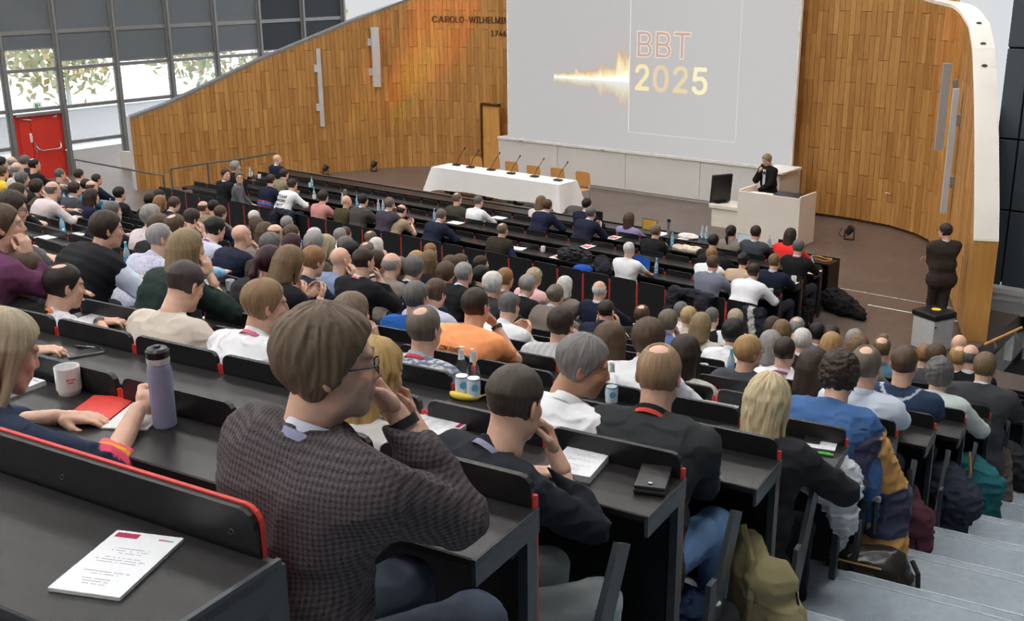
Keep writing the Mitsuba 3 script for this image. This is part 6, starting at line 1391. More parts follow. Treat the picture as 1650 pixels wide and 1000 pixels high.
def bottle(label, x, y, z, kind='b', near=False, group=None):
    t = thing('water_bottle', label, 'bottle', group)
    n = 20 if near else 10
    if kind == 'P':
        pr = [(0, 0), (.040, 0), (.044, .01), (.044, .16), (.036, .20), (.016, .235), (.014, .25)]
        part(t, 'bottle', mv(lathe(pr, n), x, y, z), 'pet_blue', smooth=40)
        part(t, 'cap', mv(lathe([(.017, .245), (.017, .27), (0, .272)], n), x, y, z), 'foil_blue', smooth=40)
        part(t, 'label', mv(lathe([(.0446, .08), (.0446, .14)], n), x, y, z), 'label_paper', smooth=40)
        return t
    pr = [(0, .0), (.029, 0), (.032, .006), (.032, .125), (.028, .150), (.016, .185), (.0125, .200), (.0125, .232), (.0145, .234), (.0145, .246), (0, .247)]
    part(t, 'glass', mv(lathe(pr, n), x, y, z), 'glass_pane' if near else 'water_far', smooth=40)
    if near: part(t, 'water', mv(lathe([(0, .003), (.029, .003), (.029, .105), (0, .105)], n), x, y, z), 'water_far', smooth=40)
    part(t, 'label', mv(lathe([(.0326, .022), (.0326, .098)], n), x, y, z), 'label_paper' if kind == 'b' else 'label_blue', smooth=40)
    a = np.linspace(0, 2 * PI, 13)[:-1]; ang = math.atan2(-y, -x)
    for da in (0, 2.1, 4.2):
        q = ang + da + .2; c = np.array((math.cos(q), math.sin(q)))
        e = [[x + c[0] * .0332 - c[1] * .016 * math.cos(b) * 1.0, y + c[1] * .0332 + c[0] * .016 * math.cos(b), z + .066 + .018 * math.sin(b)] for b in a]
        e += [[x + c[0] * .031 - c[1] * .016 * math.cos(b), y + c[1] * .031 + c[0] * .016 * math.cos(b), z + .066 + .018 * math.sin(b)] for b in a]
        part(t, 'emblem', trimesh.convex.convex_hull(np.array(e)), 'label_blue' if kind == 'b' else 'label_paper')
        if not near: break
    part(t, 'neck_foil', mv(lathe([(.0165, .187), (.0132, .202), (.0132, .231)], n), x, y, z), 'foil_white' if kind == 'b' else 'foil_blue', smooth=40)
    return t
def mug(label, x, y, z, rz=0., prnt=None, near=False):
    t = thing('mug', label, 'cup')
    n = 28 if near else 14
    pr = [(0, 0), (.034, 0), (.036, .004), (.0365, .014), (.041, .016), (.042, .096), (.0405, .098), (.039, .096), (.038, .02), (0, .012)]
    part(t, 'cup', mv(lathe(pr, n), x, y, z), 'mug_white', smooth=35)
    a = np.linspace(-1.2, 1.2, 8); h = tube(np.stack([.040 + .026 * np.cos(a), 0 * a, .055 + .028 * np.sin(a)], -1), .0055, 7)
    part(t, 'handle', mv(h, x, y, z, rz=rz), 'mug_white', smooth=50)
    if prnt:
        q = math.atan2(-y, -x) + .12
        ms = [mv(rbox(.003, w_, .006, .001), x + .0415 * math.cos(q + d_), y + .0415 * math.sin(q + d_), z + .060 + dz, rz=q + d_) for d_, w_, dz in ((.25, .016, 0), (-.15, .012, .0), (.05, .02, -.010))]
        part(t, 'emblem', cat(*ms), prnt)
    return t
def laptop(label, x, y, z, rz=0., mat_='laptop_grey', scr='phone_black', ang=1.9, w=.34):
    t = thing('laptop', label, 'laptop')
    part(t, 'base', mv(rbox(w, .23, .016, .004), x, y, z + .009, rz=rz), mat_)
    lid = mv(rbox(w, .22, .008, .003), 0, .11, 0); lid = mv(lid, 0, .11, .018, rx=ang - PI / 2 + PI / 2 - .35)
    part(t, 'lid', mv(lid, x, y, z, rz=rz), mat_)
    s = mv(bx(-w / 2 + .012, w / 2 - .012, .015, .205, .0042, .0052), 0, .11, .018, rx=ang - .35)
    part(t, 'screen', mv(s, x, y, z, rz=rz), scr)
    return t
def flask(label, x, y, z, prof, mats, name='drinking_flask', n=24):
    t = thing(name, label, 'flask')
    for i, (nm, pr, m_) in enumerate(prof): part(t, nm, mv(lathe(pr, n), x, y, z), m_, smooth=35)
    return t
mat('screen_white', (.62, .74, .80), .4); mat('screen_orange', (.55, .33, .05), .4)
bottle('pair of clear water bottles beside the banana, left one', -3.299, 3.566, -1.917, 'b', True)
bottle('pair of clear water bottles beside the banana, right one', -3.235, 3.576, -1.917, 'b', True)
bottle('clear water bottle between the golden hair and the stack of booklets', -2.909, 2.718, -1.639, 'b', True)
bottle('clear water bottle in front of the man turned right in white shirt', -7.767, 6.321, -3.033, 'b')
bottle("clear water bottle left of the ginger-haired man's head", -3.082, 4.484, -2.196, 'b', True)
bottle('clear water bottle in front of the whispering man in white', -3.847, 5.204, -2.475, 'b', True)
bottle('water bottle with blue neck beside the bright blond man', -4.235, 7.929, -3.312, 'B')
bottle('green-tinged water bottle right of the dense dark brown crop', -4.394, 9.637, -3.870, 'b')
bottle('blue-necked water bottle beside the black jacket with the bald crown', -6.217, 9.445, -3.870, 'B')
bottle('clear water bottle in front of the balding man in navy suit', -8.323, 11.270, -4.442, 'b')
bottle('blue-necked water bottle right of the striped blouse', -6.422, 11.261, -4.428, 'B')
bottle('clear water bottle left of the thick black hair', -6.316, 11.278, -4.428, 'b')
bottle('blue-necked water bottle left of the royal blue pullover', -7.345, 7.298, -3.312, 'B')
bottle('blue-necked water bottle on the papers behind the red flask', -12.734, 6.638, -3.057, 'B')
bottle('blue-necked water bottle just right of the quilted vest', -9.755, 5.709, -2.780, 'B')
bottle('blue-necked water bottle in front of the checked shirt', -9.283, 5.690, -2.780, 'B')
bottle('blue-necked water bottle left of a mug behind the green pullover', -9.755, 6.608, -3.057, 'B')
bottle('blue-necked water bottle right of the big plastic bottle', -10.273, 7.491, -3.334, 'B')
bottle('big clear plastic water bottle between the mugs', -9.478, 6.729, -3.057, 'P')
bottle('blue-necked water bottle left of the blue green flask', -10.269, 8.380, -3.611, 'b')
bottle("blue-necked water bottle left of a mug at the middle block's desk end", -9.122, 8.393, -3.611, 'b')
bottle('left one of two clear bottles before the silver cropped man', -10.400, 11.246, -4.442, 'b')
bottle('right one of two clear bottles before the silver cropped man', -10.322, 11.266, -4.442, 'b')
bottle('clear bottle before the woman with the low black ponytail', -10.266, 11.270, -4.442, 'b')
bottle('clear bottle left of the dark suit with short grey hair', -9.132, 11.270, -4.442, 'b')
bottle('left one of two clear bottles left of the brown bun', -9.122, 11.270, -4.442, 'b')
bottle('right one of two clear bottles left of the brown bun', -9.063, 11.270, -4.442, 'b')
bottle('left one of two big water bottles behind the pale shirt', -19.390, 10.212, -4.165, 'P')
bottle('right one of two big water bottles behind the pale shirt', -19.252, 10.246, -4.165, 'P')
bottle('blue-necked bottle near the left aisle', -19.621, 11.270, -4.442, 'B')
bottle('small clear bottle near the woman with the dark bob', -20.136, 11.270, -4.442, 'b')
bottle('left one of two small bottles behind the dark plum hair', -14.124, 11.270, -4.442, 'b')
bottle('right one of two small bottles behind the dark plum hair', -14.049, 11.270, -4.442, 'b')
bottle("water bottle beside a white cup in the front block's left half", -19.505, 16.220, -4.717, 'B')
bottle('water bottle right of the white sweatshirt', -18.251, 15.220, -4.673, 'B')
bottle('clear bottle between the salmon shirt and the bald olive pullover', -17.349, 15.220, -4.673, 'b')
bottle('blue bottle right of the bald olive pullover', -16.907, 15.220, -4.673, 'B')
bottle('left one of two white-labelled bottles behind the brown grey jacket', -16.271, 15.220, -4.673, 'b')
bottle('right one of two white-labelled bottles behind the brown grey jacket', -16.133, 15.220, -4.673, 'b')
bottle('blue-necked bottle left of the navy suit bent over a booklet', -14.701, 15.220, -4.673, 'B')
bottle('white and blue bottle right of the white cropped man', -9.113, 14.440, -4.629, 'B')
bottle('light blue bottle in front of the black pullover', -10.063, 16.440, -4.717, 'B')
bottle('left one of two clear bottles on the foremost desk', -10.038, 17.440, -4.760, 'b')
bottle('right one of two clear bottles on the foremost desk', -9.950, 17.440, -4.760, 'b')
bottle('clear bottle with black cap before the grey suit', -8.694, 17.440, -4.760, 'b')
bottle('light blue bottle at the right end beside the black suit', -7.419, 16.440, -4.717, 'B')
bottle('small bottle behind the man turned sideways', -21.759, 16.220, -4.717, 'b')
mug('white mug with small red print on the desk at the left', -3.404, 1.724, -1.360, 2.4, 'mug_print', True)
mug('white mug with a small emblem beside the blue-necked bottle', -4.424, 7.799, -3.312, -0.6, 'mug_emblem')
mug('white mug behind the bald man in navy', -10.830, 7.483, -3.334, 2.4, None)
mug('white mug, left one of two in front of the big plastic bottle', -8.218, 5.808, -2.780, 2.4, None)
mug('white mug, right one of two in front of the big plastic bottle', -8.119, 5.870, -2.780, 2.4, None)
mug('white mug partly hidden before the checked shirt', -9.392, 5.692, -2.780, 2.4, None)
mug("white mug with an emblem at the middle block's desk end", -9.038, 8.362, -3.611, -0.6, 'mug_emblem')
mug('white mug with an emblem beside the stretched arm', -18.247, 10.196, -4.165, -0.6, 'mug_emblem')
mug('small white mug near the dark bob', -19.975, 11.270, -4.442, 2.4, None)
mug("white cup beside a bottle in the front block's left half", -19.562, 16.220, -4.717, 2.4, None)
mug('white cup by a bottle right of the white sweatshirt', -18.253, 15.220, -4.673, -0.6, None)
mug('white cup right of the bald olive pullover', -16.774, 15.220, -4.673, -0.6, None)
mug('white cup standing alone on the last desk of the front block', -11.397, 14.440, -4.629, 2.4, None)
mug('white mug beside the black suit with grey hair', -7.847, 16.440, -4.717, 2.4, None)
mug('white mug on the desk end of the navy suit', -7.245, 15.440, -4.673, -0.6, None)
mug("white mug by the stout man's elbow", -7.130, 14.440, -4.629, 2.4, None)
mug('small white cup behind the man turned sideways', -21.848, 16.312, -4.717, 2.4, None)
mug('second small cup behind the man turned sideways', -21.412, 16.220, -4.717, 2.4, None)
booklet('white leaflet with orange and blue print on a desk end', -2.438, 7.254, -3.033, 0.21, 0.21, 0.21, 0.003, 3)
booklet('blank white paper left of the pale blond hair', -3.237, 6.211, -2.754, 0.10, 0.21, 0.29, 0.003, 5)
booklet('magazine with a bold red and black cover', -3.444, 6.177, -2.754, 0.21, 0.21, 0.27, 0.003, 4)
booklet('loose white sheet right of the red lanyard', -2.947, 5.346, -2.475, 0.19, 0.21, 0.29, 0.003, 0)
booklet('white book with a small red mark at the left edge', -3.600, 1.591, -1.360, 0.16, 0.16, 0.22, 0.018, 1)
booklet('open white booklet right of the twin bottles', -4.393, 5.109, -2.475, -0.09, 0.3, 0.21, 0.008, 0)
booklet('white sheets beside the hand with the watch', -5.767, 3.058, -1.917, 0.16, 0.21, 0.29, 0.003, 0)
booklet('white booklet with an orange edge left of the beige shirt', -6.544, 3.843, -2.196, 0.16, 0.16, 0.22, 0.018, 1)
booklet('papers between the beige shirt and the white shirt', -6.790, 4.714, -2.475, 0.18, 0.21, 0.29, 0.003, 0)
booklet('sheets of paper beneath the blue-necked bottle at the left', -11.583, 5.770, -2.780, 0.00, 0.21, 0.29, 0.003, 0)
booklet('white sheet right of the papers at the left', -12.589, 6.670, -3.057, -0.06, 0.21, 0.29, 0.003, 0)
booklet('white papers left of the red flask', -8.342, 3.970, -2.226, -0.01, 0.21, 0.29, 0.003, 0)
booklet("open papers under the dark fringed man's arms", -14.049, 6.670, -3.057, -0.25, 0.3, 0.21, 0.008, 0)
booklet('papers beside the two mugs', -8.607, 5.770, -2.780, 0.00, 0.21, 0.29, 0.003, 0)
booklet("white sheet at the middle block's desk end", -8.177, 7.570, -3.334, -0.06, 0.21, 0.29, 0.003, 0)
booklet('papers near the left aisle desks', -20.030, 11.170, -4.442, -0.06, 0.21, 0.29, 0.003, 0)
booklet('open white papers right of the brown vest', -11.897, 14.340, -4.629, 0.20, 0.3, 0.21, 0.008, 0)
booklet('red and white flyer on a desk of the front block', -11.246, 16.340, -4.717, 0.04, 0.21, 0.29, 0.003, 2)
booklet('second red and white flyer left of the first', -11.129, 15.340, -4.673, 0.00, 0.21, 0.29, 0.003, 2)
booklet('red and white flyer beside the dark scarf', -10.977, 14.340, -4.629, 0.02, 0.21, 0.29, 0.003, 2)
booklet('white papers beside the steel flask', -10.821, 17.280, -4.760, -0.04, 0.21, 0.29, 0.003, 0)
booklet('spread white sheets on the foremost desk', -10.278, 17.280, -4.760, -0.01, 0.21, 0.29, 0.003, 0)
booklet('open thick booklet in front of the navy suit', -14.251, 15.340, -4.673, 0.05, 0.3, 0.21, 0.008, 0)
booklet('open booklet right of the bright white shirt', -14.011, 16.340, -4.717, 0.00, 0.3, 0.21, 0.008, 0)
booklet("flyer beside the mug on the navy suit's desk", -7.273, 15.340, -4.673, -0.06, 0.21, 0.29, 0.003, 2)
booklet('flyer under the light blue bottle at the right end', -7.358, 16.340, -4.717, -0.01, 0.21, 0.29, 0.003, 2)
# single things near the camera
def quad_booklet(label, c, ux, uy, w, l, h, kind, z, name='booklet', cat_='booklet'):
    pass
ZD0 = -.9957 - .105 + .013 - .013
booklet('white booklet with a crimson corner mark lying on the nearest desk', -1.796, .960, -1.0875, .45, .150, .225, .008, 1, 'booklet', 'booklet')
booklet('thick white booklet with a red corner mark beside the wallet', -2.063, 2.815, -1.638, .27, .160, .225, .024, 1, 'booklet', 'booklet', curl=.0)
booklet('stack of stapled papers left of the black pen', -2.69, 2.735, -1.638, .20 - PI / 2, .150, .24, .018, 1, 'booklet', 'booklet')
def pen(label, a, b, m_, name='pen', tip='silver'):
    t = thing(name, label, 'pen'); a, b = np.array(a), np.array(b)
    part(t, 'barrel', tube([a, a + (b - a) * .12, a + (b - a) * .85, b], [.002, .0055, .0055, .004], 8), m_)
    part(t, 'clip', tube([a + (b - a) * .5 + (0, 0, .006), a + (b - a) * .85 + (0, 0, .007)], .0016, 5), tip)
    return t
pen('black pen with silver clip below the stapled papers', (-2.62, 2.635, -1.631), (-2.51, 2.695, -1.631), 'black_plastic')
pen('dark pen beside the phone at the left edge', (-4.62, 2.395, -1.631), (-4.50, 2.44, -1.631), 'black_plastic')
pen('blue pen with orange end under the writing fist', (-2.965, 1.715, -1.35), (-3.00, 1.80, -1.25), 'flask_navy')
pen('bright green highlighter on the sheet with the phone', (-2.01, 4.575, -2.188), (-1.90, 4.60, -2.188), 'green_marker', 'highlighter', 'green_marker')
t = thing('wallet', 'folded black leather wallet on the desk end', 'wallet')
part(t, 'lower_flap', mv(rbox(.105, .17, .016, .006, 2), -1.79, 2.855, -1.629, rz=.42), 'leather_black', smooth=40)
part(t, 'upper_flap', mv(rbox(.105, .165, .014, .006, 2), -1.79, 2.857, -1.613, rz=.42, rx=.03), 'leather_black', smooth=40)
part(t, 'stud', mv(rbox(.014, .008, .003, .001), -1.765, 2.80, -1.604, rz=.42), 'silver')
booklet('white sheet under a phone and a green highlighter', -2.02, 4.73, -2.196, .30, .15, .19, .003, 0)
t = thing('phone', 'black phone lying on the sheet beside the green highlighter', 'phone')
part(t, 'body', mv(rbox(.075, .15, .009, .003, 2), -2.065, 4.74, -2.187, rz=.30), 'phone_black', smooth=40)
t = thing('phone', 'phone with a reflecting screen on the desk at the left', 'phone')
part(t, 'body', mv(rbox(.078, .155, .010, .003, 2), -4.50, 2.375, -1.633, rz=-.35), 'silver', smooth=40)
part(t, 'screen', mv(rbox(.070, .146, .002, .0008), -4.50, 2.375, -1.6275, rz=-.35), 'phone_black')
t = thing('notebook', 'bright red covered notebook lying under the writing hand', 'notebook')
part(t, 'cover', mv(rbox(.155, .225, .004, .001), -3.18, 1.70, -1.3535, rz=.55), 'red_cover')
part(t, 'page', mv(rbox(.150, .220, .006, .001), -3.03, 1.755, -1.3565, rz=.55), 'paper_edge')
flask('tall violet grey drinking bottle with a black lid on the near desk', -2.905, 1.765, -1.3595, [('body', [(0, 0), (.034, 0), (.037, .006), (.037, .19), (.033, .205), (.0335, .21)], 'flask_violet'), ('band', [(.0345, .208), (.0355, .212), (.0355, .226), (.0345, .229)], 'light_grey'), ('lid', [(.0345, .228), (.036, .232), (.036, .250), (.030, .258), (.012, .260), (.010, .266), (0, .267)], 'black_plastic')], None)
flask('red steel flask with a black lid on a desk at the left', -8.45, 4.02, -2.226, [('body', [(0, 0), (.036, 0), (.040, .008), (.042, .16)], 'red_plastic'), ('band', [(.0415, .158), (.0415, .172)], 'silver'), ('lid', [(.041, .17), (.041, .225), (.030, .238), (0, .240)], 'black_plastic')], None)
flask('blue to turquoise drinking bottle with a navy lid', -9.72, 7.55, -3.334, [('lower', [(0, 0), (.038, 0), (.041, .008), (.041, .12)], 'turquoise'), ('upper', [(.041, .12), (.041, .24), (.030, .265)], 'petrol'), ('lid', [(.031, .262), (.031, .30), (.02, .31), (0, .311)], 'flask_navy')], None) if False else None
mat('turquoise', (.03, .42, .42), .45); mat('petrol', (.035, .13, .27), .45)
flask('blue to turquoise drinking bottle with a navy lid', -9.30, 7.42, -3.334, [('lower', [(0, 0), (.038, 0), (.041, .008), (.041, .12)], 'turquoise'), ('upper', [(.041, .12), (.041, .24), (.030, .265)], 'petrol'), ('lid', [(.031, .262), (.031, .30), (.02, .31), (0, .311)], 'flask_navy')], None)
def banana(label, x, y, z, rz, n=1):
    t = thing('banana', label, 'fruit')
    a = np.linspace(-.85, .85, 12); R_ = .105
    m = tube(np.stack([R_ * np.sin(a), R_ * (1 - np.cos(a)), .016 + 0 * a], -1), .0175 * np.clip(1.08 - abs(a / .85) ** 4 * .8, .2, 1), 8)
    part(t, 'fruit', mv(m, x, y, z, rz=rz), 'banana_skin', smooth=50)
    part(t, 'stem', mv(tube([(R_ * math.sin(.85), R_ * (1 - math.cos(.85)), .016), (R_ * math.sin(1.05), R_ * (1 - math.cos(1.05)), .018)], .005, 6), x, y, z, rz=rz), 'wood_panel')
banana('ripe yellow banana in front of the twin water bottles', -3.265, 3.535, -1.917, .35)
banana('yellow banana lying under the blue to turquoise bottle', -9.20, 7.38, -3.334, .2)
flask('slim steel thermos standing in the front block at the left', -17.35, 15.30, -4.673, [('body', [(0, 0), (.035, 0), (.037, .01), (.037, .24)], 'silver'), ('lid', [(.036, .24), (.034, .30), (0, .305)], 'silver')], None, n=12)
flask('slim steel thermos with a black lid on the foremost desk', -10.66, 17.28, -4.76, [('body', [(0, 0), (.033, 0), (.035, .01), (.035, .25)], 'silver'), ('lid', [(.034, .25), (.033, .30), (0, .305)], 'black_plastic')], None, n=12)
flask('travel cup with a black lid at the right edge of the audience', -3.10, 8.75, -3.585, [('body', [(0, 0), (.031, 0), (.040, .13)], 'light_grey'), ('lid', [(.041, .128), (.041, .150), (.030, .156), (0, .157)], 'black_plastic')], None, name='travel_cup')
laptop('open black laptop with an orange picture on the foremost desk', -11.1, 17.2, -4.76, 0, scr='screen_orange')
laptop('open black laptop seen from behind on the foremost desk', -12.35, 17.2, -4.76, 0)
laptop('open laptop with a white picture before the dark grey suit', -9.1, 17.2, -4.76, -.1, 'silver', 'screen_white')
laptop('open laptop with a blue picture right of the white cropped man', -9.42, 14.36, -4.63, -.1, scr='screen_blue')
laptop('small dark laptop lid at the red blazer', -8.35, 17.2, -4.76, -.1, w=.26)
laptop('tilted dark laptop left of the beige shirt', -6.15, 3.85, -2.2, .3, w=.36)
t = thing('tablet', 'tablet with a white frame lying left of the speckled shirt', 'tablet')
part(t, 'body', mv(rbox(.20, .27, .012, .004), -3.75, 3.42, -1.911, rz=.3), 'sign_white'); part(t, 'screen', mv(rbox(.18, .25, .002, .0008), -3.75, 3.42, -1.904, rz=.3), 'phone_black')
t = thing('cable_coil', 'loose coil of orange cable on the right end of the foremost desk', 'cable')
mat('orange_cable', (.55, .25, .04), .5)
pts = [(-7.65 + .16 * math.cos(a) * (1 + .3 * math.sin(2.3 * a)), 17.28 + .10 * math.sin(a), -4.745 + .012 * math.sin(3.1 * a) + .012) for a in np.linspace(0, 15, 60)]
part(t, 'loop', tube(pts, .006, 5), 'orange_cable')
# ---------------------------------------------------------------- coats, scarves and bags
def lump(key, prims, h, colour, amp=.012, sc=12, seed=2, fn2=None, label=None, mat_='cloth', tint=None, name=None):
    f = wrinkle(field(prims), amp, sc, seed)
    if fn2 is not None: g = fn2(f)
    else: g = f
    V, F = mesh_field(g, *bounds(prims, h * 3 + amp), h)
    c = np.tile(np.asarray(colour, float), (len(V), 1)) * (.85 + .3 * meshkit.noise(V * 8, 4)[:, None])
    if tint is not None: c = tint(V, c)
    if key_R: V = V - np.array((0, 0, .27 if V[:, 1].mean() > 5.35 and mat_ == 'cloth' else .06))
    V = lay(trimesh.Trimesh(V, F, process=False), 'R') if key_R else trimesh.Trimesh(V, F, process=False)
    return V, c
key_R = True
def soft(label, name, cat_, prims, h, colour, pname='body', **kw):
    t = thing(name, label, cat_)
    m, c = lump(None, prims, h, colour, **kw)
    part(t, pname, m, kw.get('mat_', 'cloth'), True, color=c)
    return t
C = lambda a, b, r0, r1=None: ('c', (a, b, r0, r0 if r1 is None else r1), .05)
E_ = lambda c, r: ('e', (c, r), .05)
# right block, beside the stairs (frame of the right block)
t = soft('khaki canvas rucksack with a rolled pocket on the stair edge', 'rucksack', 'bag', [C((-1.16, 4.02, -2.52), (-1.10, 3.86, -2.28), .12, .10), C((-1.30, 4.10, -2.52), (-1.26, 3.96, -2.24), .13, .10), C((-1.02, 3.92, -2.55), (-1.02, 3.84, -2.40), .07)], .011, (.27, .235, .125), amp=.008)
for q in ((-1.22, 3.83, -2.36), (-1.06, 3.80, -2.44)): part(t, 'pocket', lay(mv(rbox(.14, .05, .13, .02, 2), *q, rz=.3), 'R'), 'khaki_flat') if 'khaki_flat' in scene else None
mat('khaki_flat', (.23, .20, .10), .85, .2)
part(t, 'pocket', lay(mv(rbox(.15, .06, .13, .02, 2), -1.09, 3.82, -2.46, rz=.35), 'R'), 'khaki_flat', smooth=40)
part(t, 'strap', lay(tube([(-1.24, 3.90, -2.14), (-1.17, 3.82, -2.24), (-1.15, 3.77, -2.38), (-1.16, 3.78, -2.5)], .014, 6), 'R'), 'khaki_flat')
part(t, 'zip', lay(tube([(-1.02, 3.88, -2.30), (-.98, 3.84, -2.40), (-.98, 3.84, -2.52)], .005, 5), 'R'), 'black_plastic')
t = soft('black cap and jacket in front of the khaki rucksack', 'jacket', 'coat', [C((-1.30, 3.62, -2.50), (-1.18, 3.46, -2.46), .10), E_((-1.26, 3.58, -2.34), (.12, .12, .07))], .012, (.014, .014, .017))
part(t, 'button', lay(mv(lathe([(.02, 0), (.02, .006), (0, .007)], 10), -1.20, 3.50, -2.27), 'R'), 'foil_white')
t = soft('dark blue quilted jacket bundled under the desk beside the pale trousers', 'jacket', 'coat', [C((-1.62, 3.55, -2.40), (-1.36, 3.52, -2.36), .15), C((-1.30, 3.50, -2.40), (-1.24, 3.44, -2.58), .10)], .011, (.018, .035, .075), amp=.016, sc=16)
t = soft('black backpack on the floor below the quilted jacket', 'backpack', 'bag', [C((-1.60, 3.32, -2.52), (-1.34, 3.30, -2.50), .12)], .014, (.012, .012, .014))
# brown leather bag
t = thing('leather_bag', 'big dark brown leather bag standing on the stairs', 'bag')
key_R = True
m, c = lump(None, [C((-1.16, 5.24, -3.02), (-.90, 5.30, -3.02), .135), C((-1.17, 5.24, -2.90), (-.91, 5.30, -2.90), .11), C((-1.18, 5.20, -3.07), (-.88, 5.27, -3.07), .10)], .010, (.022, .017, .014), amp=.010, sc=9)
part(t, 'body', m, 'gloss', True, color=c)
part(t, 'zip', lay(tube([(-1.19, 5.10, -2.86), (-1.05, 5.12, -2.87), (-.92, 5.16, -2.89)], .006, 5), 'R'), 'gold_wood')
part(t, 'zip_pull', lay(mv(rbox(.015, .01, .045, .003), -1.19, 5.095, -2.885), 'R'), 'silver')
part(t, 'strap', lay(tube([(-1.14, 5.3, -2.80), (-1.10, 5.42, -2.45), (-1.07, 5.48, -2.28), (-1.03, 5.42, -2.50), (-1.01, 5.34, -2.80)], .016, 6), 'R'), 'leather_black')
part(t, 'buckle', lay(mv(rbox(.05, .02, .035, .004), -1.02, 5.38, -2.62), 'R'), 'silver')
part(t, 'handle', lay(tube([(-.80, 5.30, -2.88), (-.76, 5.26, -2.92), (-.75, 5.24, -3.0), (-.77, 5.24, -3.06)], .014, 6), 'R'), 'leather_black')
t = soft('crumpled pale grey scarf hanging over the dark brown bag', 'scarf', 'scarf', [C((-1.20, 5.20, -2.30), (-1.20, 5.10, -2.55), .05, .08), E_((-1.22, 5.08, -2.66), (.13, .09, .11))], .009, (.36, .38, .37), amp=.016, sc=22)
t = soft('ochre and dark blue coat slung over a seat end by the stairs', 'coat', 'coat', [C((-1.10, 5.42, -2.05), (-1.02, 5.62, -2.45), .09, .12), C((-1.02, 5.62, -2.45), (-1.0, 5.52, -2.72), .12, .13), C((-1.14, 5.38, -2.00), (-1.12, 5.30, -2.25), .06)], .011, (.045, .05, .085), amp=.014, tint=lambda V, c: np.where(((V[:, 2] < -2.60) | ((V[:, 0] > -1.02) & (V[:, 2] > -2.35)))[:, None], np.array((.50, .27, .09)), c))
t = soft('white crinkled raincoat on the lap beside the black cardigan', 'raincoat', 'coat', [C((-1.28, 4.98, -2.28), (-1.14, 4.94, -2.30), .10, .12), C((-1.10, 4.92, -2.36), (-1.06, 4.88, -2.48), .08, .05)], .009, (.62, .64, .67), amp=.018, sc=16)
t = soft('black backpack with a maroon top hung on a seat end', 'backpack', 'bag', [C((-.98, 6.36, -2.92), (-.96, 6.26, -3.20), .12, .11), C((-1.08, 6.44, -2.80), (-1.04, 6.34, -3.1), .10)], .011, (.016, .014, .017), tint=lambda V, c: np.where(((V[:, 0] > -1.0) & (V[:, 2] > -3.03))[:, None], np.array((.085, .030, .045)), c), amp=.012)
part(t, 'strap', lay(tube([(-.92, 6.16, -3.2), (-.88, 6.1, -3.36), (-.78, 6.06, -3.44), (-.64, 6.10, -3.445)], .010, 5), 'R'), 'black_plastic')
part(t, 'strap', lay(tube([(-1.0, 6.18, -2.78), (-.97, 6.10, -2.95), (-.98, 6.12, -3.2)], .016, 6), 'R'), 'black_plastic')
soft('black padded coat with a navy sheen on the fourth seat end up from the leather bag', 'coat', 'coat', [C((-.98, 7.42, -3.12), (-.84, 7.30, -3.18), .15, .14), C((-.92, 7.32, -3.28), (-.90, 7.28, -3.42), .12)], .011, (.030, .036, .055), amp=.015, sc=14)
t = soft('teal jacket with an orange edge over a seat end', 'jacket', 'coat', [C((-.92, 8.22, -3.32), (-.76, 8.10, -3.38), .11, .12), C((-.78, 8.08, -3.45), (-.72, 8.02, -3.66), .11, .08)], .011, (.020, .115, .13), amp=.014)
part(t, 'edge', lay(tube([(-.90, 8.03, -3.38), (-.87, 7.98, -3.52), (-.88, 7.97, -3.64)], .008, 5), 'R'), 'orange_cable')
soft('grey brown backpack behind the teal jacket', 'backpack', 'bag', [C((-.82, 9.02, -3.55), (-.78, 8.96, -3.85), .12, .13)], .013, (.115, .095, .08))
soft('black coat lying over the last seat end by the stairs', 'coat', 'coat', [C((-.80, 9.80, -3.86), (-.62, 9.66, -3.96), .15), C((-.66, 9.64, -4.05), (-.6, 9.6, -4.25), .10)], .012, (.016, .017, .02), amp=.016)
t = soft('brown leather shoulder bag lying on a step with its strap trailing', 'shoulder_bag', 'bag', [C((-1.12, 8.02, -3.94), (-.80, 8.08, -3.94), .062)], .011, (.13, .065, .03), mat_='gloss', amp=.006)
part(t, 'strap', lay(tube([(-.9, 7.98, -3.90), (-.78, 7.92, -3.93), (-.72, 7.90, -3.985), (-.45, 8.0, -4.0), (-.2, 8.02, -4.002)], .010, 5), 'R'), 'khaki_flat')
# front block and floor
key_R = False
soft('dark navy coat hung over two tall seat backs behind the olive pullover', 'coat', 'coat', [C((-17.25, 13.42, -4.50), (-16.75, 13.42, -4.52), .06), C((-17.28, 13.40, -4.6), (-17.3, 13.38, -5.05), .10, .13), C((-16.85, 13.40, -4.6), (-16.8, 13.36, -5.1), .11, .15)], .02, (.014, .017, .028), amp=.02, sc=9)
soft('big dark coat hung over the tall seat backs behind the grey blue jacket', 'coat', 'coat', [C((-8.15, 13.42, -4.50), (-7.55, 13.42, -4.52), .06), C((-8.15, 13.40, -4.6), (-8.2, 13.36, -5.15), .10, .14), C((-7.65, 13.40, -4.6), (-7.55, 13.36, -5.15), .11, .15)], .018, (.020, .021, .028), amp=.02, sc=9)
soft('dark coat with pale lining at the right end of the tall seats', 'coat', 'coat', [C((-6.95, 13.42, -4.60), (-6.80, 13.36, -5.1), .08, .12), C((-6.85, 13.46, -4.62), (-6.62, 13.45, -5.0), .07, .10)], .016, (.018, .019, .028), amp=.02, sc=11, tint=lambda V, c: np.where((abs(V[:, 0] + 6.82 + .3 * (V[:, 2] + 4.8)) < .035)[:, None], np.array((.45, .42, .40)), c))
soft('dark silvery scarf bundled on a desk of the front block', 'scarf', 'scarf', [C((-10.85, 14.30, -4.56), (-10.45, 14.36, -4.56), .10), E_((-10.6, 14.3, -4.5), (.15, .12, .10))], .014, (.035, .036, .042), amp=.03, sc=14)
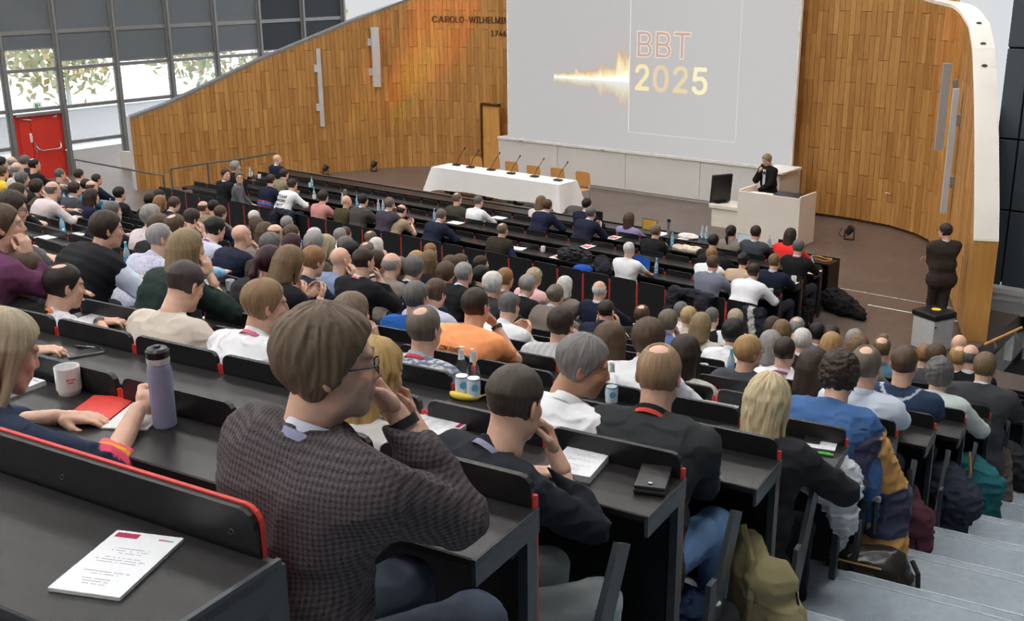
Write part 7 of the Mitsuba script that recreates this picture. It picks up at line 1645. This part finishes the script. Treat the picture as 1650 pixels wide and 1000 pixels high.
soft('black garment lying on the seat left of the white cropped man', 'jacket', 'coat', [C((-10.0, 14.2, -4.55), (-9.8, 14.0, -4.62), .12)], .018, (.014, .014, .02), amp=.02)
soft('bright blue cap on the seat left of the white cropped man', 'cap', 'hat', [E_((-9.95, 13.62, -4.52), (.17, .12, .06))], .014, (.012, .07, .38), amp=.006)
soft('cream jacket spread on a desk of the front block', 'jacket', 'coat', [C((-9.9, 16.3, -4.70), (-9.45, 16.36, -4.70), .055), E_((-9.7, 16.34, -4.69), (.25, .13, .05))], .014, (.62, .52, .42), amp=.014, sc=14)
soft('white cloth heap left of the two bottles on the foremost desk', 'jacket', 'coat', [E_((-10.25, 17.3, -4.73), (.20, .12, .05))], .016, (.66, .62, .58), amp=.012)
soft('black bag with a red tag between two men of the front block', 'bag', 'bag', [C((-8.75, 15.35, -4.55), (-8.45, 15.35, -4.58), .13)], .018, (.012, .012, .014))
soft('khaki jacket laid over a desk behind the full white hair', 'jacket', 'coat', [C((-9.05, 9.02, -3.62), (-8.1, 9.0, -3.66), .045)], .014, (.26, .21, .12), amp=.012)
soft('large black backpack slumped on the stage floor by the front desks', 'backpack', 'bag', [C((-7.25, 17.0, -5.32), (-6.95, 16.85, -5.36), .19, .16), C((-6.9, 16.9, -5.38), (-6.65, 16.75, -5.42), .13, .08)], .018, (.012, .0115, .012), amp=.03, sc=8)
t = soft('black backpack standing on the floor at the front row ends', 'backpack', 'bag', [C((-7.15, 15.7, -5.36), (-7.12, 15.72, -5.08), .14, .10)], .016, (.014, .013, .014), amp=.018)
part(t, 'strap', tube([(-7.02, 15.55, -5.1), (-6.98, 15.5, -5.3), (-6.85, 15.45, -5.48)], .012, 5), 'black_plastic')
soft('black leather bag under the last seats of the front block', 'bag', 'bag', [C((-7.15, 14.35, -5.34), (-6.75, 14.3, -5.36), .13)], .016, (.016, .015, .015), mat_='gloss', amp=.01)
t = soft('maroon handbag hanging at the desk end behind the beige shirt', 'handbag', 'bag', [C((-8.0, 4.85, -2.85), (-7.75, 4.85, -2.88), .12, .11)], .014, (.055, .014, .02), mat_='gloss', amp=.014)
part(t, 'strap', tube([(-8.05, 4.8, -2.75), (-7.95, 4.78, -2.45), (-7.8, 4.8, -2.75)], .010, 5), 'leather_black')
# folding case with a yellow sign by the timber wall end
t = thing('equipment_case', 'dark equipment case with a yellow sign at the end of the timber wall', 'case')
part(t, 'body', mv(rbox(.42, .42, .50, .03, 2), -5.28, 16.1, -5.25, rz=-.4), 'light_grey', smooth=40)
part(t, 'lid', mv(rbox(.46, .46, .10, .03, 2), -5.28, 16.1, -4.96, rz=-.4), 'black_plastic', smooth=40)
part(t, 'sign', mv(lathe([(.07, 0), (.07, .004), (0, .005)], 16), -5.26, 16.12, -4.91), 'yellow_sign') if False else None
mat('yellow_sign', (.80, .50, .02), .45)
part(t, 'sign', mv(lathe([(.07, 0), (.07, .004), (0, .005)], 16), -5.27, 16.14, -4.908), 'yellow_sign')
part(t, 'handle', mv(rbox(.16, .03, .03, .008), -5.22, 15.88, -5.1, rz=-.4), 'black_plastic')
# the man in the dark suit and the speaker
t_, J, Wt, Hd = person('man in dark brown suit standing with crossed ankles against the right timber wall', 'C', (-5.52, 16.92, -3.90), yaw=.75, hyaw=.45, lean=.02, slouch=.06, arms=('folded', 'folded'), hair='short', hc='db', top='jacket', tc=(.040, .031, .026), lc=(.040, .032, .027), stand=True, lod=1, ex=('glasses',), feet={'R': (.06, .02), 'L': (-.02, .20)}, width=1.04, fat=1.05, collar=(.7, .7, .7))
t_, J, Wt, Hd = person('speaker with greying hair in black suit holding a microphone at the lectern', 'C', (-10.95, 21.62, -3.97), yaw=PI - .35, pitch=.35, lean=.06, slouch=.12, arms=({'w': (.02, .17, -.24), 'rel': 'head', 'd': (-.5, .4, .7), 'palm': (-.6, -.6, 0), 'curl': 1.2, 'pole': (.8, -.3, -1)}, {'w': (-.05, .32, 1.02), 'd': (.4, .9, -.2), 'palm': (0, 0, -1), 'curl': .4, 'pole': (-1, -.4, -.3)}), hair='comb', hc=(.22, .17, .12), top='jacket', tc=(.010, .010, .011), lc=(.012, .014, .022), stand=True, lod=1, lan=(.30, .50, .55), collar=(.75, .78, .82))
t = thing('hand_microphone', 'black hand microphone held by the speaker at the lectern', 'microphone')
p = Wt(np.array([J['WR'] + np.array((-.035, .06, .06))]))[0]; q = Wt(np.array([J['HC'] + np.array((.0, .125, -.085))]))[0]
part(t, 'handle', tube([p - (q - p) * .3, q], [.012, .016], 8), 'black_plastic'); part(t, 'head', mv(trimesh.creation.icosphere(2, .026), *q), 'black_plastic', smooth=True)
u_ = np.array((0, 1, 0.)); m = prism([(-.045, .12), (.045, .12), (.03, -.26), (-.03, -.26)], .012, 'y')
m.vertices = Wt(m.vertices * (1, 1, 1) + J['P2'] + np.array((0, .118, 0))); part('person_%03d' % (USED['person'] - 1), 'shirt_front', m, 'white_cloth')
